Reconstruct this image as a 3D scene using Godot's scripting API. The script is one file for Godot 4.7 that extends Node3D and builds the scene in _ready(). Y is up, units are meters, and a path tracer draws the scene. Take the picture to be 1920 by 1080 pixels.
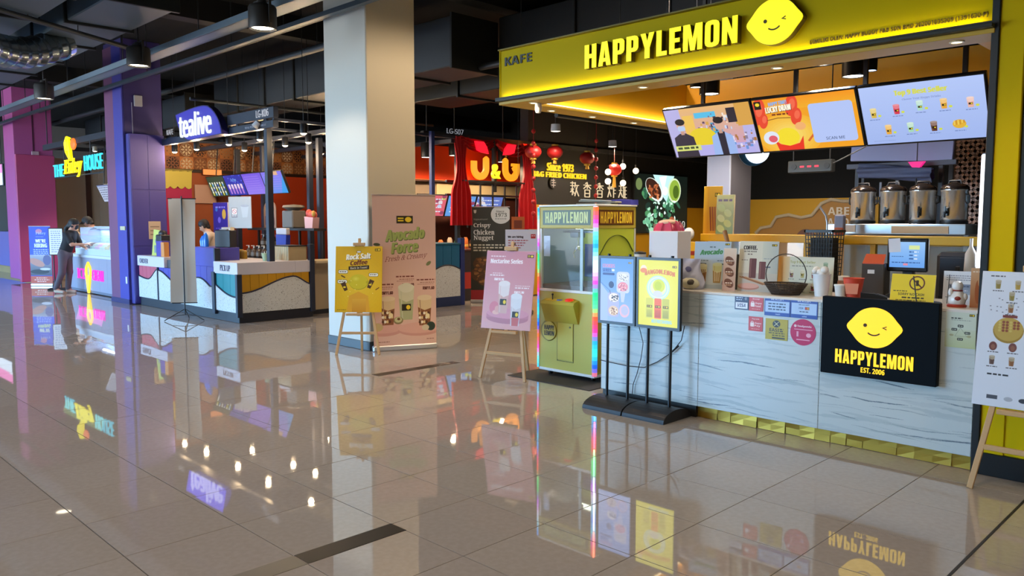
extends Node3D

# ---------- mesh builder: collects triangles, one mesh per part ----------
class MB:
	var v := PackedVector3Array()
	var n := PackedVector3Array()
	var uv := PackedVector2Array()
	func tri(a: Vector3, b: Vector3, c: Vector3, na: Vector3, nb: Vector3, nc: Vector3, ua := Vector2.ZERO, ub := Vector2.ZERO, uc := Vector2.ZERO) -> void:
		if (b - a).cross(c - a).dot(na + nb + nc) > 0.0:
			v.append_array([a, c, b]); n.append_array([na, nc, nb]); uv.append_array([ua, uc, ub])
		else:
			v.append_array([a, b, c]); n.append_array([na, nb, nc]); uv.append_array([ua, ub, uc])
	func flat(a: Vector3, b: Vector3, c: Vector3, out: Vector3) -> void:
		var k = (b - a).cross(c - a)
		if k.length_squared() < 1e-18:
			return
		k = k.normalized()
		if k.dot(out) < 0.0:
			k = -k
		tri(a, b, c, k, k, k)
	func quad(a: Vector3, b: Vector3, c: Vector3, d: Vector3, out: Vector3) -> MB:
		flat(a, b, c, out); flat(a, c, d, out)
		return self
	func picture(w: float, h: float, xf := Transform3D()) -> MB:
		var k = xf.basis.z.normalized()
		var a = xf * Vector3(-w / 2, h / 2, 0)
		var b = xf * Vector3(w / 2, h / 2, 0)
		var c = xf * Vector3(w / 2, -h / 2, 0)
		var d = xf * Vector3(-w / 2, -h / 2, 0)
		tri(a, b, c, k, k, k, Vector2(0, 0), Vector2(1, 0), Vector2(1, 1))
		tri(a, c, d, k, k, k, Vector2(0, 0), Vector2(1, 1), Vector2(0, 1))
		return self
	func box(c: Vector3, s: Vector3, bev := 0.0, bs := Basis()) -> MB:
		var h = s / 2
		var e = minf(bev, minf(h.x, minf(h.y, h.z)) * 0.9)
		for ax in 3:
			for sg in [-1.0, 1.0]:
				var u = (ax + 1) % 3
				var w = (ax + 2) % 3
				var p = []
				for q in [[-1, -1], [1, -1], [1, 1], [-1, 1]]:
					var t = Vector3()
					t[ax] = h[ax] * sg
					t[u] = (h[u] - e) * q[0]
					t[w] = (h[w] - e) * q[1]
					p.append(c + bs * t)
				var o = Vector3()
				o[ax] = sg
				quad(p[0], p[1], p[2], p[3], bs * o)
		if e > 0.0:
			for ax in 3:
				var u = (ax + 1) % 3
				var w = (ax + 2) % 3
				for su in [-1.0, 1.0]:
					for sw in [-1.0, 1.0]:
						var p = []
						for q in [[-1, 0], [1, 0], [1, 1], [-1, 1]]:
							var t = Vector3()
							t[ax] = (h[ax] - e) * q[0]
							t[u] = (h[u] - (e if q[1] else 0.0)) * su
							t[w] = (h[w] - (0.0 if q[1] else e)) * sw
							p.append(c + bs * t)
						var o = Vector3()
						o[u] = su
						o[w] = sw
						quad(p[0], p[1], p[2], p[3], bs * o)
			for sx in [-1.0, 1.0]:
				for sy in [-1.0, 1.0]:
					for sz in [-1.0, 1.0]:
						var a = Vector3(h.x * sx, (h.y - e) * sy, (h.z - e) * sz)
						var b = Vector3((h.x - e) * sx, h.y * sy, (h.z - e) * sz)
						var d = Vector3((h.x - e) * sx, (h.y - e) * sy, h.z * sz)
						flat(c + bs * a, c + bs * b, c + bs * d, bs * Vector3(sx, sy, sz))
		return self
	func bb(a: Vector3, b: Vector3, bev := 0.0) -> MB:   # box from corner to corner
		return box((a + b) / 2, (b - a).abs(), bev)
	func beam(a: Vector3, b: Vector3, w: float, h: float, bev := 0.0) -> MB:   # bar from a to b
		var z = (b - a).normalized()
		var x = (Vector3.UP if absf(z.y) < 0.95 else Vector3.BACK).cross(z).normalized()
		return box((a + b) / 2, Vector3(w, h, (b - a).length()), bev, Basis(x, z.cross(x), z))
	func cyl(a: Vector3, b: Vector3, r0: float, r1 := -1.0, seg := 14, caps := true) -> MB:
		if r1 < 0.0:
			r1 = r0
		var z = (b - a).normalized()
		var x = (Vector3.UP if absf(z.y) < 0.95 else Vector3.BACK).cross(z).normalized()
		var y = z.cross(x)
		for i in seg:
			var t0 = TAU * i / seg
			var t1 = TAU * (i + 1) / seg
			var d0 = x * cos(t0) + y * sin(t0)
			var d1 = x * cos(t1) + y * sin(t1)
			var k = z * (r0 - r1) / (b - a).length()
			var n0 = (d0 + k).normalized()
			var n1 = (d1 + k).normalized()
			if r0 > 0.0:
				tri(a + d0 * r0, a + d1 * r0, b + d1 * r1, n0, n1, n1)
			if r1 > 0.0:
				tri(a + d0 * r0, b + d1 * r1, b + d0 * r1, n0, n1, n0)
			if caps:
				if r0 > 0.0: tri(a, a + d0 * r0, a + d1 * r0, -z, -z, -z)
				if r1 > 0.0: tri(b, b + d0 * r1, b + d1 * r1, z, z, z)
		return self
	func lathe(prof: Array, seg := 20, at := Vector3.ZERO, sharp := 0.7) -> MB:   # profile of (radius, height), bottom to top
		for j in prof.size() - 1:
			var p = prof[j]
			var q = prof[j + 1]
			var dn = Vector2(q.y - p.y, p.x - q.x).normalized()
			var np = dn
			var nq = dn
			if j > 0:
				var pp = Vector2(p.y - prof[j - 1].y, prof[j - 1].x - p.x).normalized()
				if pp.dot(dn) > sharp: np = (pp + dn).normalized()
			if j < prof.size() - 2:
				var qq = Vector2(prof[j + 2].y - q.y, q.x - prof[j + 2].x).normalized()
				if qq.dot(dn) > sharp: nq = (qq + dn).normalized()
			for i in seg:
				var t0 = TAU * i / seg
				var t1 = TAU * (i + 1) / seg
				var a0 = Vector3(cos(t0), 0, sin(t0))
				var a1 = Vector3(cos(t1), 0, sin(t1))
				var P0 = at + a0 * p.x + Vector3.UP * p.y
				var P1 = at + a1 * p.x + Vector3.UP * p.y
				var Q0 = at + a0 * q.x + Vector3.UP * q.y
				var Q1 = at + a1 * q.x + Vector3.UP * q.y
				var np0 = a0 * np.x + Vector3.UP * np.y
				var np1 = a1 * np.x + Vector3.UP * np.y
				var nq0 = a0 * nq.x + Vector3.UP * nq.y
				var nq1 = a1 * nq.x + Vector3.UP * nq.y
				if p.x > 1e-5: tri(P0, P1, Q1, np0, np1, nq1)
				if q.x > 1e-5: tri(P0, Q1, Q0, np0, nq1, nq0)
		return self
	func ball(c: Vector3, r: Vector3, seg := 14, rings := 8) -> MB:
		for j in rings:
			var f0 = PI * j / rings
			var f1 = PI * (j + 1) / rings
			for i in seg:
				var t0 = TAU * i / seg
				var t1 = TAU * (i + 1) / seg
				var d = [Vector3(sin(f0) * cos(t0), cos(f0), sin(f0) * sin(t0)), Vector3(sin(f0) * cos(t1), cos(f0), sin(f0) * sin(t1)), Vector3(sin(f1) * cos(t1), cos(f1), sin(f1) * sin(t1)), Vector3(sin(f1) * cos(t0), cos(f1), sin(f1) * sin(t0))]
				var m = []
				for k in 4: m.append((d[k] / r).normalized())
				if j > 0: tri(c + d[0] * r, c + d[1] * r, c + d[2] * r, m[0], m[1], m[2])
				if j < rings - 1: tri(c + d[0] * r, c + d[2] * r, c + d[3] * r, m[0], m[2], m[3])
		return self
	func tube(path: Array, r: float, seg := 8) -> MB:
		var rings = []
		var up = Vector3.UP
		for i in path.size():
			var d = (path[mini(i + 1, path.size() - 1)] - path[maxi(i - 1, 0)]).normalized()
			var x = up.cross(d)
			if x.length() < 0.05:
				x = Vector3.RIGHT.cross(d)
			x = x.normalized()
			up = d.cross(x)
			var ring = []
			for k in seg:
				ring.append(x * cos(TAU * k / seg) + up * sin(TAU * k / seg))
			rings.append(ring)
		for i in path.size() - 1:
			for k in seg:
				var k2 = (k + 1) % seg
				var a = rings[i][k]
				var b = rings[i][k2]
				var c = rings[i + 1][k2]
				var d = rings[i + 1][k]
				tri(path[i] + a * r, path[i] + b * r, path[i + 1] + c * r, a, b, c)
				tri(path[i] + a * r, path[i + 1] + c * r, path[i + 1] + d * r, a, c, d)
		return self
	func ext(polys: Array, depth: float, xf := Transform3D(), smooth := false) -> MB:   # 2D outlines pushed out along z from 0 to depth
		var zb = xf.basis.z.normalized()
		for poly in polys:
			var idx = Geometry2D.triangulate_polygon(poly)
			for i in range(0, idx.size(), 3):
				var t = [poly[idx[i]], poly[idx[i + 1]], poly[idx[i + 2]]]
				for s in [[0.0, -zb], [depth, zb]]:
					flat(xf * Vector3(t[0].x, t[0].y, s[0]), xf * Vector3(t[1].x, t[1].y, s[0]), xf * Vector3(t[2].x, t[2].y, s[0]), s[1])
			var area = 0.0
			for i in poly.size():
				area += poly[i].cross(poly[(i + 1) % poly.size()])
			for i in poly.size():
				var p = poly[i]
				var q = poly[(i + 1) % poly.size()]
				var o = Vector2(q.y - p.y, p.x - q.x) * signf(area)
				if o.length() < 1e-7:
					continue
				quad(xf * Vector3(p.x, p.y, 0), xf * Vector3(q.x, q.y, 0), xf * Vector3(q.x, q.y, depth), xf * Vector3(p.x, p.y, depth), xf.basis * Vector3(o.x, o.y, 0))
		return self
	func add(arrays: Array, xf: Transform3D) -> MB:
		var av = arrays[Mesh.ARRAY_VERTEX]
		var an = arrays[Mesh.ARRAY_NORMAL]
		var ai = arrays[Mesh.ARRAY_INDEX]
		if ai == null or ai.size() == 0:
			ai = range(av.size())
		for i in range(0, ai.size() - 2, 3):
			var k = [ai[i], ai[i + 1], ai[i + 2]]
			tri(xf * av[k[0]], xf * av[k[1]], xf * av[k[2]], (xf.basis * an[k[0]]).normalized(), (xf.basis * an[k[1]]).normalized(), (xf.basis * an[k[2]]).normalized())
		return self
	func cloth(f: Callable, nu: int, nv: int, thick := 0.0) -> MB:   # a sheet f(u, v); smooth normals by differences
		for pass_ in (2 if thick > 0.0 else 1):
			for i in nu:
				for j in nv:
					var P = []
					var N = []
					var U = []
					for q in [[0, 0], [1, 0], [1, 1], [0, 1]]:
						var u = float(i + q[0]) / nu
						var w = float(j + q[1]) / nv
						var p: Vector3 = f.call(u, w)
						var nn = ((f.call(u + 0.01, w) as Vector3) - p).cross((f.call(u, w + 0.01) as Vector3) - p).normalized()
						P.append(p + nn * thick * pass_)
						N.append(nn if pass_ == 0 else nn)
						U.append(Vector2(u, w))
					tri(P[0], P[1], P[2], N[0], N[1], N[2], U[0], U[1], U[2])
					tri(P[0], P[2], P[3], N[0], N[2], N[3], U[0], U[2], U[3])
		return self
	func mesh() -> ArrayMesh:
		var a = []
		a.resize(Mesh.ARRAY_MAX)
		a[Mesh.ARRAY_VERTEX] = v
		a[Mesh.ARRAY_NORMAL] = n
		a[Mesh.ARRAY_TEX_UV] = uv
		var m = ArrayMesh.new()
		m.add_surface_from_arrays(Mesh.PRIMITIVE_TRIANGLES, a)
		return m

# ---------- print: flat artwork drawn into an image ----------
class Cv:
	var im: Image
	var w: int
	var h: int
	var s := 2
	func _init(w_: int, h_: int, bg: Color) -> void:
		w = w_
		h = h_
		im = Image.create_empty(w * s, h * s, false, Image.FORMAT_RGB8)
		im.fill(bg)
	func span(x0: float, x1: float, y: int, c: Color) -> void:
		var a = maxi(0, ceili(x0 - 0.5))
		var b = mini(w * s, ceili(x1 - 0.5))
		if b > a and y >= 0 and y < h * s:
			im.fill_rect(Rect2i(a, y, b - a, 1), c)
	func rect(x: float, y: float, rw: float, rh: float, c: Color) -> void:
		im.fill_rect(Rect2i(roundi(x * s), roundi(y * s), roundi(rw * s), roundi(rh * s)), c)
	func grad(x: float, y: float, rw: float, rh: float, c0: Color, c1: Color, across := false) -> void:
		var k = int((rw if across else rh) * s)
		for i in k:
			var c = c0.lerp(c1, float(i) / k)
			if across:
				im.fill_rect(Rect2i(int(x * s) + i, int(y * s), 1, int(rh * s)), c)
			else:
				im.fill_rect(Rect2i(int(x * s), int(y * s) + i, int(rw * s), 1), c)
	func poly(p, c: Color) -> void:
		var lo = 1e9
		var hi = -1e9
		for q in p:
			lo = minf(lo, q.y)
			hi = maxf(hi, q.y)
		for yy in range(maxi(0, floori(lo * s)), mini(h * s, ceili(hi * s))):
			var y = (yy + 0.5) / s
			var xs = []
			for i in p.size():
				var a = p[i]
				var b = p[(i + 1) % p.size()]
				if (a.y <= y) != (b.y <= y):
					xs.append(a.x + (b.x - a.x) * (y - a.y) / (b.y - a.y))
			xs.sort()
			for i in range(0, xs.size() - 1, 2):
				span(xs[i] * s, xs[i + 1] * s, yy, c)
	func ell(cx: float, cy: float, rx: float, ry: float, c: Color, rot := 0.0) -> void:
		var p = []
		for i in 28:
			var t = TAU * i / 28
			p.append(Vector2(cx, cy) + Vector2(rx * cos(t), ry * sin(t)).rotated(rot))
		poly(p, c)
	func glow(cx: float, cy: float, rx: float, ry: float, c: Color, bg: Color) -> void:
		for i in 10:
			ell(cx, cy, rx * (1.0 - i / 10.0), ry * (1.0 - i / 10.0), bg.lerp(c, (i + 1) / 10.0))
	func line(a: Vector2, b: Vector2, wd: float, c: Color) -> void:
		var d = (b - a).normalized() * wd / 2
		var k = Vector2(-d.y, d.x)
		poly([a - d + k, b + d + k, b + d - k, a - d - k], c)
	func path(p: Array, wd: float, c: Color) -> void:
		for i in p.size() - 1:
			line(p[i], p[i + 1], wd, c)
	func rr(x: float, y: float, rw: float, rh: float, r: float, c: Color) -> void:
		var p = []
		for k in 4:
			var o = [Vector2(x + rw - r, y + rh - r), Vector2(x + r, y + rh - r), Vector2(x + r, y + r), Vector2(x + rw - r, y + r)][k]
			for i in 6:
				p.append(o + Vector2.from_angle(PI / 2 * (k + i / 5.0)) * r)
		poly(p, c)
	func bars(x: float, y: float, rw: float, rh: float, c: Color, sd := 1) -> void:   # a line of print too small to read
		var g = RandomNumberGenerator.new()
		g.seed = sd
		var t = x
		while t < x + rw:
			var l = rh * g.randf_range(1.2, 3.2)
			rect(t, y, minf(l, x + rw - t), rh, c)
			t += l + rh * 0.7
	func tris(t: PackedVector2Array, c: Color) -> void:
		for i in range(0, t.size() - 2, 3):
			poly([t[i], t[i + 1], t[i + 2]], c)
	func cup(cx: float, by: float, cw: float, ch: float, body: Color, cream: Color, badge := true) -> void:   # a drink in a tapered cup
		poly([Vector2(cx - cw * 0.5, by - ch), Vector2(cx + cw * 0.5, by - ch), Vector2(cx + cw * 0.37, by), Vector2(cx - cw * 0.37, by)], body)
		poly([Vector2(cx - cw * 0.5, by - ch), Vector2(cx + cw * 0.5, by - ch), Vector2(cx + cw * 0.45, by - ch * 0.62), Vector2(cx, by - ch * 0.54), Vector2(cx - cw * 0.45, by - ch * 0.66)], cream)
		ell(cx, by - ch, cw * 0.5, ch * 0.1, cream.lightened(0.2))
		line(Vector2(cx - cw * 0.32, by - ch * 0.9), Vector2(cx - cw * 0.24, by - ch * 0.05), cw * 0.06, body.lightened(0.3))
		if badge:
			rect(cx - cw * 0.28, by - ch * 0.48, cw * 0.56, ch * 0.2, Color("241c08"))
			ell(cx + cw * 0.12, by - ch * 0.38, cw * 0.13, ch * 0.07, Color("f3d430"))
	func badge(x: float, y: float, bw: float) -> void:
		rect(x, y, bw, bw * 0.45, Color("2a2108"))
		ell(x + bw * 0.72, y + bw * 0.22, bw * 0.2, bw * 0.16, Color("f2d22e"))
		rect(x + bw * 0.08, y + bw * 0.1, bw * 0.36, bw * 0.08, Color("f2d22e"))
		rect(x + bw * 0.08, y + bw * 0.25, bw * 0.36, bw * 0.08, Color("f2d22e"))
	func tex() -> ImageTexture:
		im.shrink_x2()
		return ImageTexture.create_from_image(im)

# ---------- materials ----------
var mats := {}
func M(hex: String, rough := 0.6, metal := 0.0, spec := 0.5) -> StandardMaterial3D:
	var key = "%s %.3f %.2f %.2f" % [hex, rough, metal, spec]
	if not mats.has(key):
		var m = StandardMaterial3D.new()
		m.albedo_color = Color(hex)
		m.roughness = rough
		m.metallic = metal
		m.metallic_specular = spec
		mats[key] = m
	return mats[key]
func E(hex: String, energy := 1.0) -> StandardMaterial3D:
	var key = "E%s %.3f" % [hex, energy]
	if not mats.has(key):
		var m = StandardMaterial3D.new()
		m.albedo_color = Color(hex).darkened(0.6)
		m.roughness = 0.5
		m.emission_enabled = true
		m.emission = Color(hex)
		m.emission_energy_multiplier = energy
		mats[key] = m
	return mats[key]
func glass(tint := "e8f4f6", alpha := 0.08, spec := 0.5) -> StandardMaterial3D:
	var key = "G%s%.2f%.2f" % [tint, alpha, spec]
	if not mats.has(key):
		var m = StandardMaterial3D.new()
		m.transparency = BaseMaterial3D.TRANSPARENCY_ALPHA
		m.albedo_color = Color(Color(tint), alpha)
		m.roughness = 0.03
		m.metallic_specular = spec
		mats[key] = m
	return mats[key]
func P(cv: Cv, rough := 0.55, lit := 0.0) -> StandardMaterial3D:   # a printed sheet, or a lit screen
	var m = StandardMaterial3D.new()
	var t = cv.tex()
	m.roughness = rough
	m.texture_repeat = false
	if lit > 0.0:
		m.albedo_color = Color(0.03, 0.03, 0.03)
		m.emission_enabled = true
		m.emission_texture = t
		m.emission = Color.WHITE
		m.emission_operator = BaseMaterial3D.EMISSION_OP_MULTIPLY
		m.emission_energy_multiplier = lit
	else:
		m.albedo_texture = t
	return m
func T(m: StandardMaterial3D, t: Texture2D, scale: float, world := true) -> StandardMaterial3D:
	m.albedo_texture = t
	m.uv1_triplanar = true
	m.uv1_world_triplanar = world
	m.uv1_scale = Vector3.ONE * scale
	return m
func noise_tex(sd: int, freq: float, ramp: Array, oct := 4, size := 512, kind := FastNoiseLite.TYPE_SIMPLEX_SMOOTH) -> NoiseTexture2D:
	var f = FastNoiseLite.new()
	f.seed = sd
	f.noise_type = kind
	f.frequency = freq
	f.fractal_octaves = oct
	var g = Gradient.new()
	var off = PackedFloat32Array()
	var col = PackedColorArray()
	for r in ramp:
		off.append(r[0])
		col.append(Color(r[1]))
	g.offsets = off
	g.colors = col
	var t = NoiseTexture2D.new()
	t.width = size
	t.height = size
	t.seamless = true
	t.noise = f
	t.color_ramp = g
	return t

# ---------- lettering ----------
var fonts := {}
func font(kind: String) -> Font:
	if not fonts.has(kind):
		var f = SystemFont.new()
		f.font_names = PackedStringArray(["Droid Serif" if kind.begins_with("serif") else "Droid Sans"])
		f.font_weight = 400 if kind.ends_with("thin") else 700
		fonts[kind] = f
	return fonts[kind]
var words := {}
func word(s: String, kind := "sans") -> Array:   # triangles of a word fitted into the unit square, and its width over its height
	var key = kind + s
	if not words.has(key):
		var tm = TextMesh.new()
		tm.text = s
		tm.font = font(kind)
		tm.font_size = 48
		tm.pixel_size = 0.02
		tm.curve_step = 3.0
		tm.depth = 0.0
		var arr = tm.get_mesh_arrays()
		var vv = arr[Mesh.ARRAY_VERTEX]
		var ii = arr[Mesh.ARRAY_INDEX]
		if ii == null or ii.size() == 0:
			ii = range(vv.size())
		var lo = Vector2(1e9, 1e9)
		var hi = -lo
		for p in vv:
			lo = lo.min(Vector2(p.x, p.y))
			hi = hi.max(Vector2(p.x, p.y))
		var t = PackedVector2Array()
		for k in ii:
			t.append((Vector2(vv[k].x, vv[k].y) - lo) / (hi - lo))
		words[key] = [t, (hi.x - lo.x) / (hi.y - lo.y)]
	return words[key]
func put(cv: Cv, s: String, x: float, y: float, w: float, h: float, c: Color, kind := "sans", skew := 0.0, rise := 0.0) -> void:   # a word printed into a box
	for off in ([-0.05, -0.025, 0.0, 0.025, 0.05] if kind.ends_with("fat") else [0.0]):   # heavy letters: struck several times, a little apart
		var t = PackedVector2Array()
		for p in word(s, kind)[0]:
			t.append(Vector2(x + p.x * w + off * h + (p.y - 0.5) * skew * h, y + (1.0 - p.y) * h - (p.x - 0.5) * rise))
		cv.tris(t, c)
func letters(s: String, w: float, h: float, d: float, kind := "sans") -> MB:   # a word in relief, its back at z = 0, centred
	var tm = TextMesh.new()
	tm.text = s
	tm.font = font(kind)
	tm.font_size = 48
	tm.pixel_size = 0.02
	tm.curve_step = 2.0
	tm.depth = 1.0
	var arr = tm.get_mesh_arrays()
	var lo = Vector3(1e9, 1e9, 1e9)
	var hi = -lo
	for p in arr[Mesh.ARRAY_VERTEX]:
		lo = lo.min(p)
		hi = hi.max(p)
	var k = Vector3(w, h, d) / (hi - lo)
	var o = (lo + hi) / 2
	return MB.new().add(arr, Transform3D(Basis.from_scale(k), Vector3(-o.x * k.x, -o.y * k.y, -lo.z * k.z)))
func V2(a: Array) -> PackedVector2Array:
	var p = PackedVector2Array()
	for i in range(0, a.size(), 2):
		p.append(Vector2(a[i], a[i + 1]))
	return p
func flipped(p: PackedVector2Array, w: float) -> PackedVector2Array:
	var q = PackedVector2Array()
	for a in p:
		q.append(Vector2(w - a.x, a.y))
	return q
func glyph(c: String) -> Array:   # condensed heavy capitals of the shop sign: [width, outlines]
	match c:
		"H": return [0.54, [V2([0, 0, .2, 0, .2, 1, 0, 1]), V2([.34, 0, .54, 0, .54, 1, .34, 1]), V2([.2, .42, .34, .42, .34, .6, .2, .6])]]
		"A":
			var l = V2([0, 0, .19, 0, .215, .17, .28, .17, .28, .32, .235, .32, .28, .76, .28, 1, .16, 1])
			return [0.56, [l, flipped(l, 0.56)]]
		"P": return [0.5, [V2([0, 0, .2, 0, .2, 1, 0, 1]), V2([.2, 1, .36, 1, .45, .96, .5, .87, .5, .5, .45, .41, .36, .36, .2, .36, .2, .52, .27, .52, .3, .56, .3, .8, .27, .84, .2, .84])]]
		"Y": return [0.56, [V2([0, 1, .2, 1, .28, .66, .36, 1, .56, 1, .38, .42, .38, 0, .18, 0, .18, .42])]]
		"L": return [0.42, [V2([0, 0, .42, 0, .42, .17, .2, .17, .2, 1, 0, 1])]]
		"E": return [0.44, [V2([0, 0, .44, 0, .44, .17, .2, .17, .2, .42, .4, .42, .4, .58, .2, .58, .2, .83, .44, .83, .44, 1, 0, 1])]]
		"M": return [0.72, [V2([0, 0, .18, 0, .18, .62, .28, 0, .44, 0, .54, .62, .54, 0, .72, 0, .72, 1, .47, 1, .36, .42, .25, 1, 0, 1])]]
		"O":
			var l = V2([.26, 1, .12, .98, .03, .92, 0, .82, 0, .18, .03, .08, .12, .02, .26, 0, .26, .16, .21, .18, .2, .22, .2, .78, .21, .82, .26, .84])
			return [0.52, [l, flipped(l, 0.52)]]
		"N": return [0.54, [V2([0, 0, .18, 0, .18, .52, .36, 0, .54, 0, .54, 1, .36, 1, .36, .48, .18, 1, 0, 1])]]
	return [0.3, []]
func shop_word(s: String, w: float, h: float) -> Array:   # outlines of each letter, laid out centred over a width
	var total = 0.0
	for c in s:
		total += glyph(c)[0] + 0.1
	total -= 0.1
	var x = 0.0
	var out = []
	for c in s:
		var g = glyph(c)
		var ps = []
		for p in g[1]:
			var q = PackedVector2Array()
			for a in p:
				q.append(Vector2(((x + a.x) / total - 0.5) * w, (a.y - 0.5) * h))
			ps.append(q)
		out.append([c, ps])
		x += g[0] + 0.1
	return out
func print_shop(cv: Cv, s: String, x: float, y: float, w: float, h: float, c: Color) -> void:
	for l in shop_word(s, w, h):
		for p in l[1]:
			var q = []
			for a in p:
				q.append(Vector2(x + w / 2 + a.x, y + h / 2 - a.y))
			cv.poly(q, c)
func lemon(w: float) -> PackedVector2Array:
	var p = PackedVector2Array()
	for i in 56:
		var t = TAU * i / 56
		var e = 0.0
		for k in [0.0, PI]:
			e += exp(-pow(angle_difference(t, k) / 0.3, 2))
		p.append(Vector2(0.415 * cos(t) + 0.085 * e * signf(cos(t)), 0.375 * sin(t)) * w)
	return p
func arc(c: Vector2, r: float, a0: float, a1: float, wd: float) -> PackedVector2Array:
	var p = PackedVector2Array()
	for i in 13:
		p.append(c + Vector2.from_angle(lerpf(a0, a1, i / 12.0)) * (r + wd / 2))
	for i in 13:
		p.append(c + Vector2.from_angle(lerpf(a1, a0, i / 12.0)) * (r - wd / 2))
	return p
func turned(ps: Array, a: float) -> Array:
	var out = []
	for p in ps:
		var q = PackedVector2Array()
		for k in p:
			q.append(k.rotated(a))
		out.append(q)
	return out
func face(w: float) -> Array:   # eye, wink and smile of the shop emblem
	var eye = PackedVector2Array()
	for i in 16:
		eye.append(Vector2(-0.17, 0.04) * w + Vector2.from_angle(TAU * i / 16) * 0.036 * w)
	return [eye, arc(Vector2(0.0, 0.02) * w, 0.17 * w, -2.3, -0.85, 0.026 * w), PackedVector2Array([Vector2(.24, .05) * w, Vector2(.15, .012) * w, Vector2(.24, -.025) * w, Vector2(.24, -.005) * w, Vector2(.19, .012) * w, Vector2(.24, .03) * w])]

# ---------- things, parts and the setting ----------
var taken := {}
func numbered(called: String) -> String:
	taken[called] = taken.get(called, -1) + 1
	return called if taken[called] == 0 else "%s_%03d" % [called, taken[called]]
func tag(o: Node, label: String, category: String, group := "") -> void:
	o.set_meta("label", label)
	o.set_meta("category", category)
	if group: o.set_meta("group", group)
func thing(called: String, label: String, category: String, at := Vector3.ZERO, turn := 0.0, group := "") -> Node3D:
	var o = Node3D.new()
	o.name = numbered(called)
	add_child(o)
	o.position = at
	o.rotation.y = deg_to_rad(turn)
	tag(o, label, category, group)
	return o
func part(o: Node, called: String, mb: MB, m: Material, label := "") -> MeshInstance3D:
	var c = MeshInstance3D.new()
	c.name = called
	c.mesh = mb.mesh()
	c.material_override = m
	o.add_child(c, true)
	if label: c.set_meta("label", label)
	return c
func one(called: String, label: String, category: String, mb: MB, m: Material, at := Vector3.ZERO, turn := 0.0, group := "") -> MeshInstance3D:
	var c = MeshInstance3D.new()
	c.name = numbered(called)
	c.mesh = mb.mesh()
	c.material_override = m
	add_child(c)
	c.position = at
	c.rotation.y = deg_to_rad(turn)
	tag(c, label, category, group)
	return c
func struct(called: String, mb: MB, m: Material) -> MeshInstance3D:
	var c = MeshInstance3D.new()
	c.name = numbered(called)
	c.mesh = mb.mesh()
	c.material_override = m
	add_child(c)
	c.set_meta("kind", "structure")
	return c
func dup(o: Node3D, called: String, label: String, at: Vector3, turn := 1e9) -> Node3D:
	var c = o.duplicate()
	c.name = numbered(called)
	add_child(c)
	c.position = at
	if turn < 1e8: c.rotation.y = deg_to_rad(turn)
	if label: c.set_meta("label", label)
	return c
func spot(o: Node3D, at: Vector3, to: Vector3, energy: float, col: String, angle := 60.0, size := 0.06) -> SpotLight3D:
	var l = SpotLight3D.new()
	l.name = "lamp_light"
	o.add_child(l, true)
	l.position = at
	l.basis = Basis.looking_at(to, Vector3.RIGHT if absf(to.normalized().y) > 0.9 else Vector3.UP)
	l.light_energy = energy
	l.light_color = Color(col)
	l.spot_angle = angle
	l.spot_angle_attenuation = 0.35
	l.spot_range = 30.0
	l.spot_attenuation = 2.0
	l.light_size = size
	l.shadow_enabled = true
	return l
func glow(o: Node3D, at: Vector3, energy: float, col: String, size := 0.04) -> void:
	var l = OmniLight3D.new()
	l.name = "bulb_light"
	o.add_child(l, true)
	l.position = at
	l.light_energy = energy
	l.light_color = Color(col)
	l.light_size = size
	l.omni_range = 30.0
	l.omni_attenuation = 2.0
	l.shadow_enabled = true
func area(o: Node3D, at: Vector3, to: Vector3, size: Vector2, energy: float, col: String, up := Vector3.UP) -> AreaLight3D:
	var l = AreaLight3D.new()
	l.name = "panel_light"
	o.add_child(l, true)
	l.position = at
	l.basis = Basis.looking_at(to, up)
	l.area_size = size
	l.light_energy = energy
	l.light_color = Color(col)
	l.area_range = 30.0
	l.shadow_enabled = true
	return l
const EYE := 1.6706
func _ready() -> void:
	# camera
	var cam = Camera3D.new()
	cam.name = "camera"
	cam.fov = 39.8
	cam.near = 0.05
	cam.far = 200.0
	cam.position = Vector3(0, EYE, 0)
	cam.rotation = Vector3(-0.0830166, 0.781841, 0)
	cam.keep_aspect = Camera3D.KEEP_HEIGHT
	add_child(cam)
	cam.current = true
	# sky and exposure: daylight comes in by the open glazed front behind the camera
	var sky = ProceduralSkyMaterial.new()
	sky.sky_top_color = Color("5f9ee6")
	sky.sky_horizon_color = Color("9cd0f4")
	sky.ground_bottom_color = Color("8d9296")
	sky.ground_horizon_color = Color("c3cacd")
	sky.sun_angle_max = 0.0
	var env = Environment.new()
	env.background_mode = Environment.BG_SKY
	env.sky = Sky.new()
	env.sky.sky_material = sky
	env.background_energy_multiplier = DAY
	env.tonemap_mode = Environment.TONE_MAPPER_LINEAR
	env.tonemap_exposure = 1.0
	env.sdfgi_enabled = true
	env.ssao_enabled = true
	env.ssil_enabled = true
	var we = WorldEnvironment.new()
	we.name = "world"
	we.environment = env
	add_child(we)
	hall()
	floor_tiles()
	ceiling()
	columns()
	lemon_kiosk()
	kiosk_front()
	kiosk_inside()
	claw_machine()
	boards()
	tea_kiosk()
	gelato_shop()
	chicken_shop()
	people()

const DAY := 24.0
const HALL := 1.0

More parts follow.
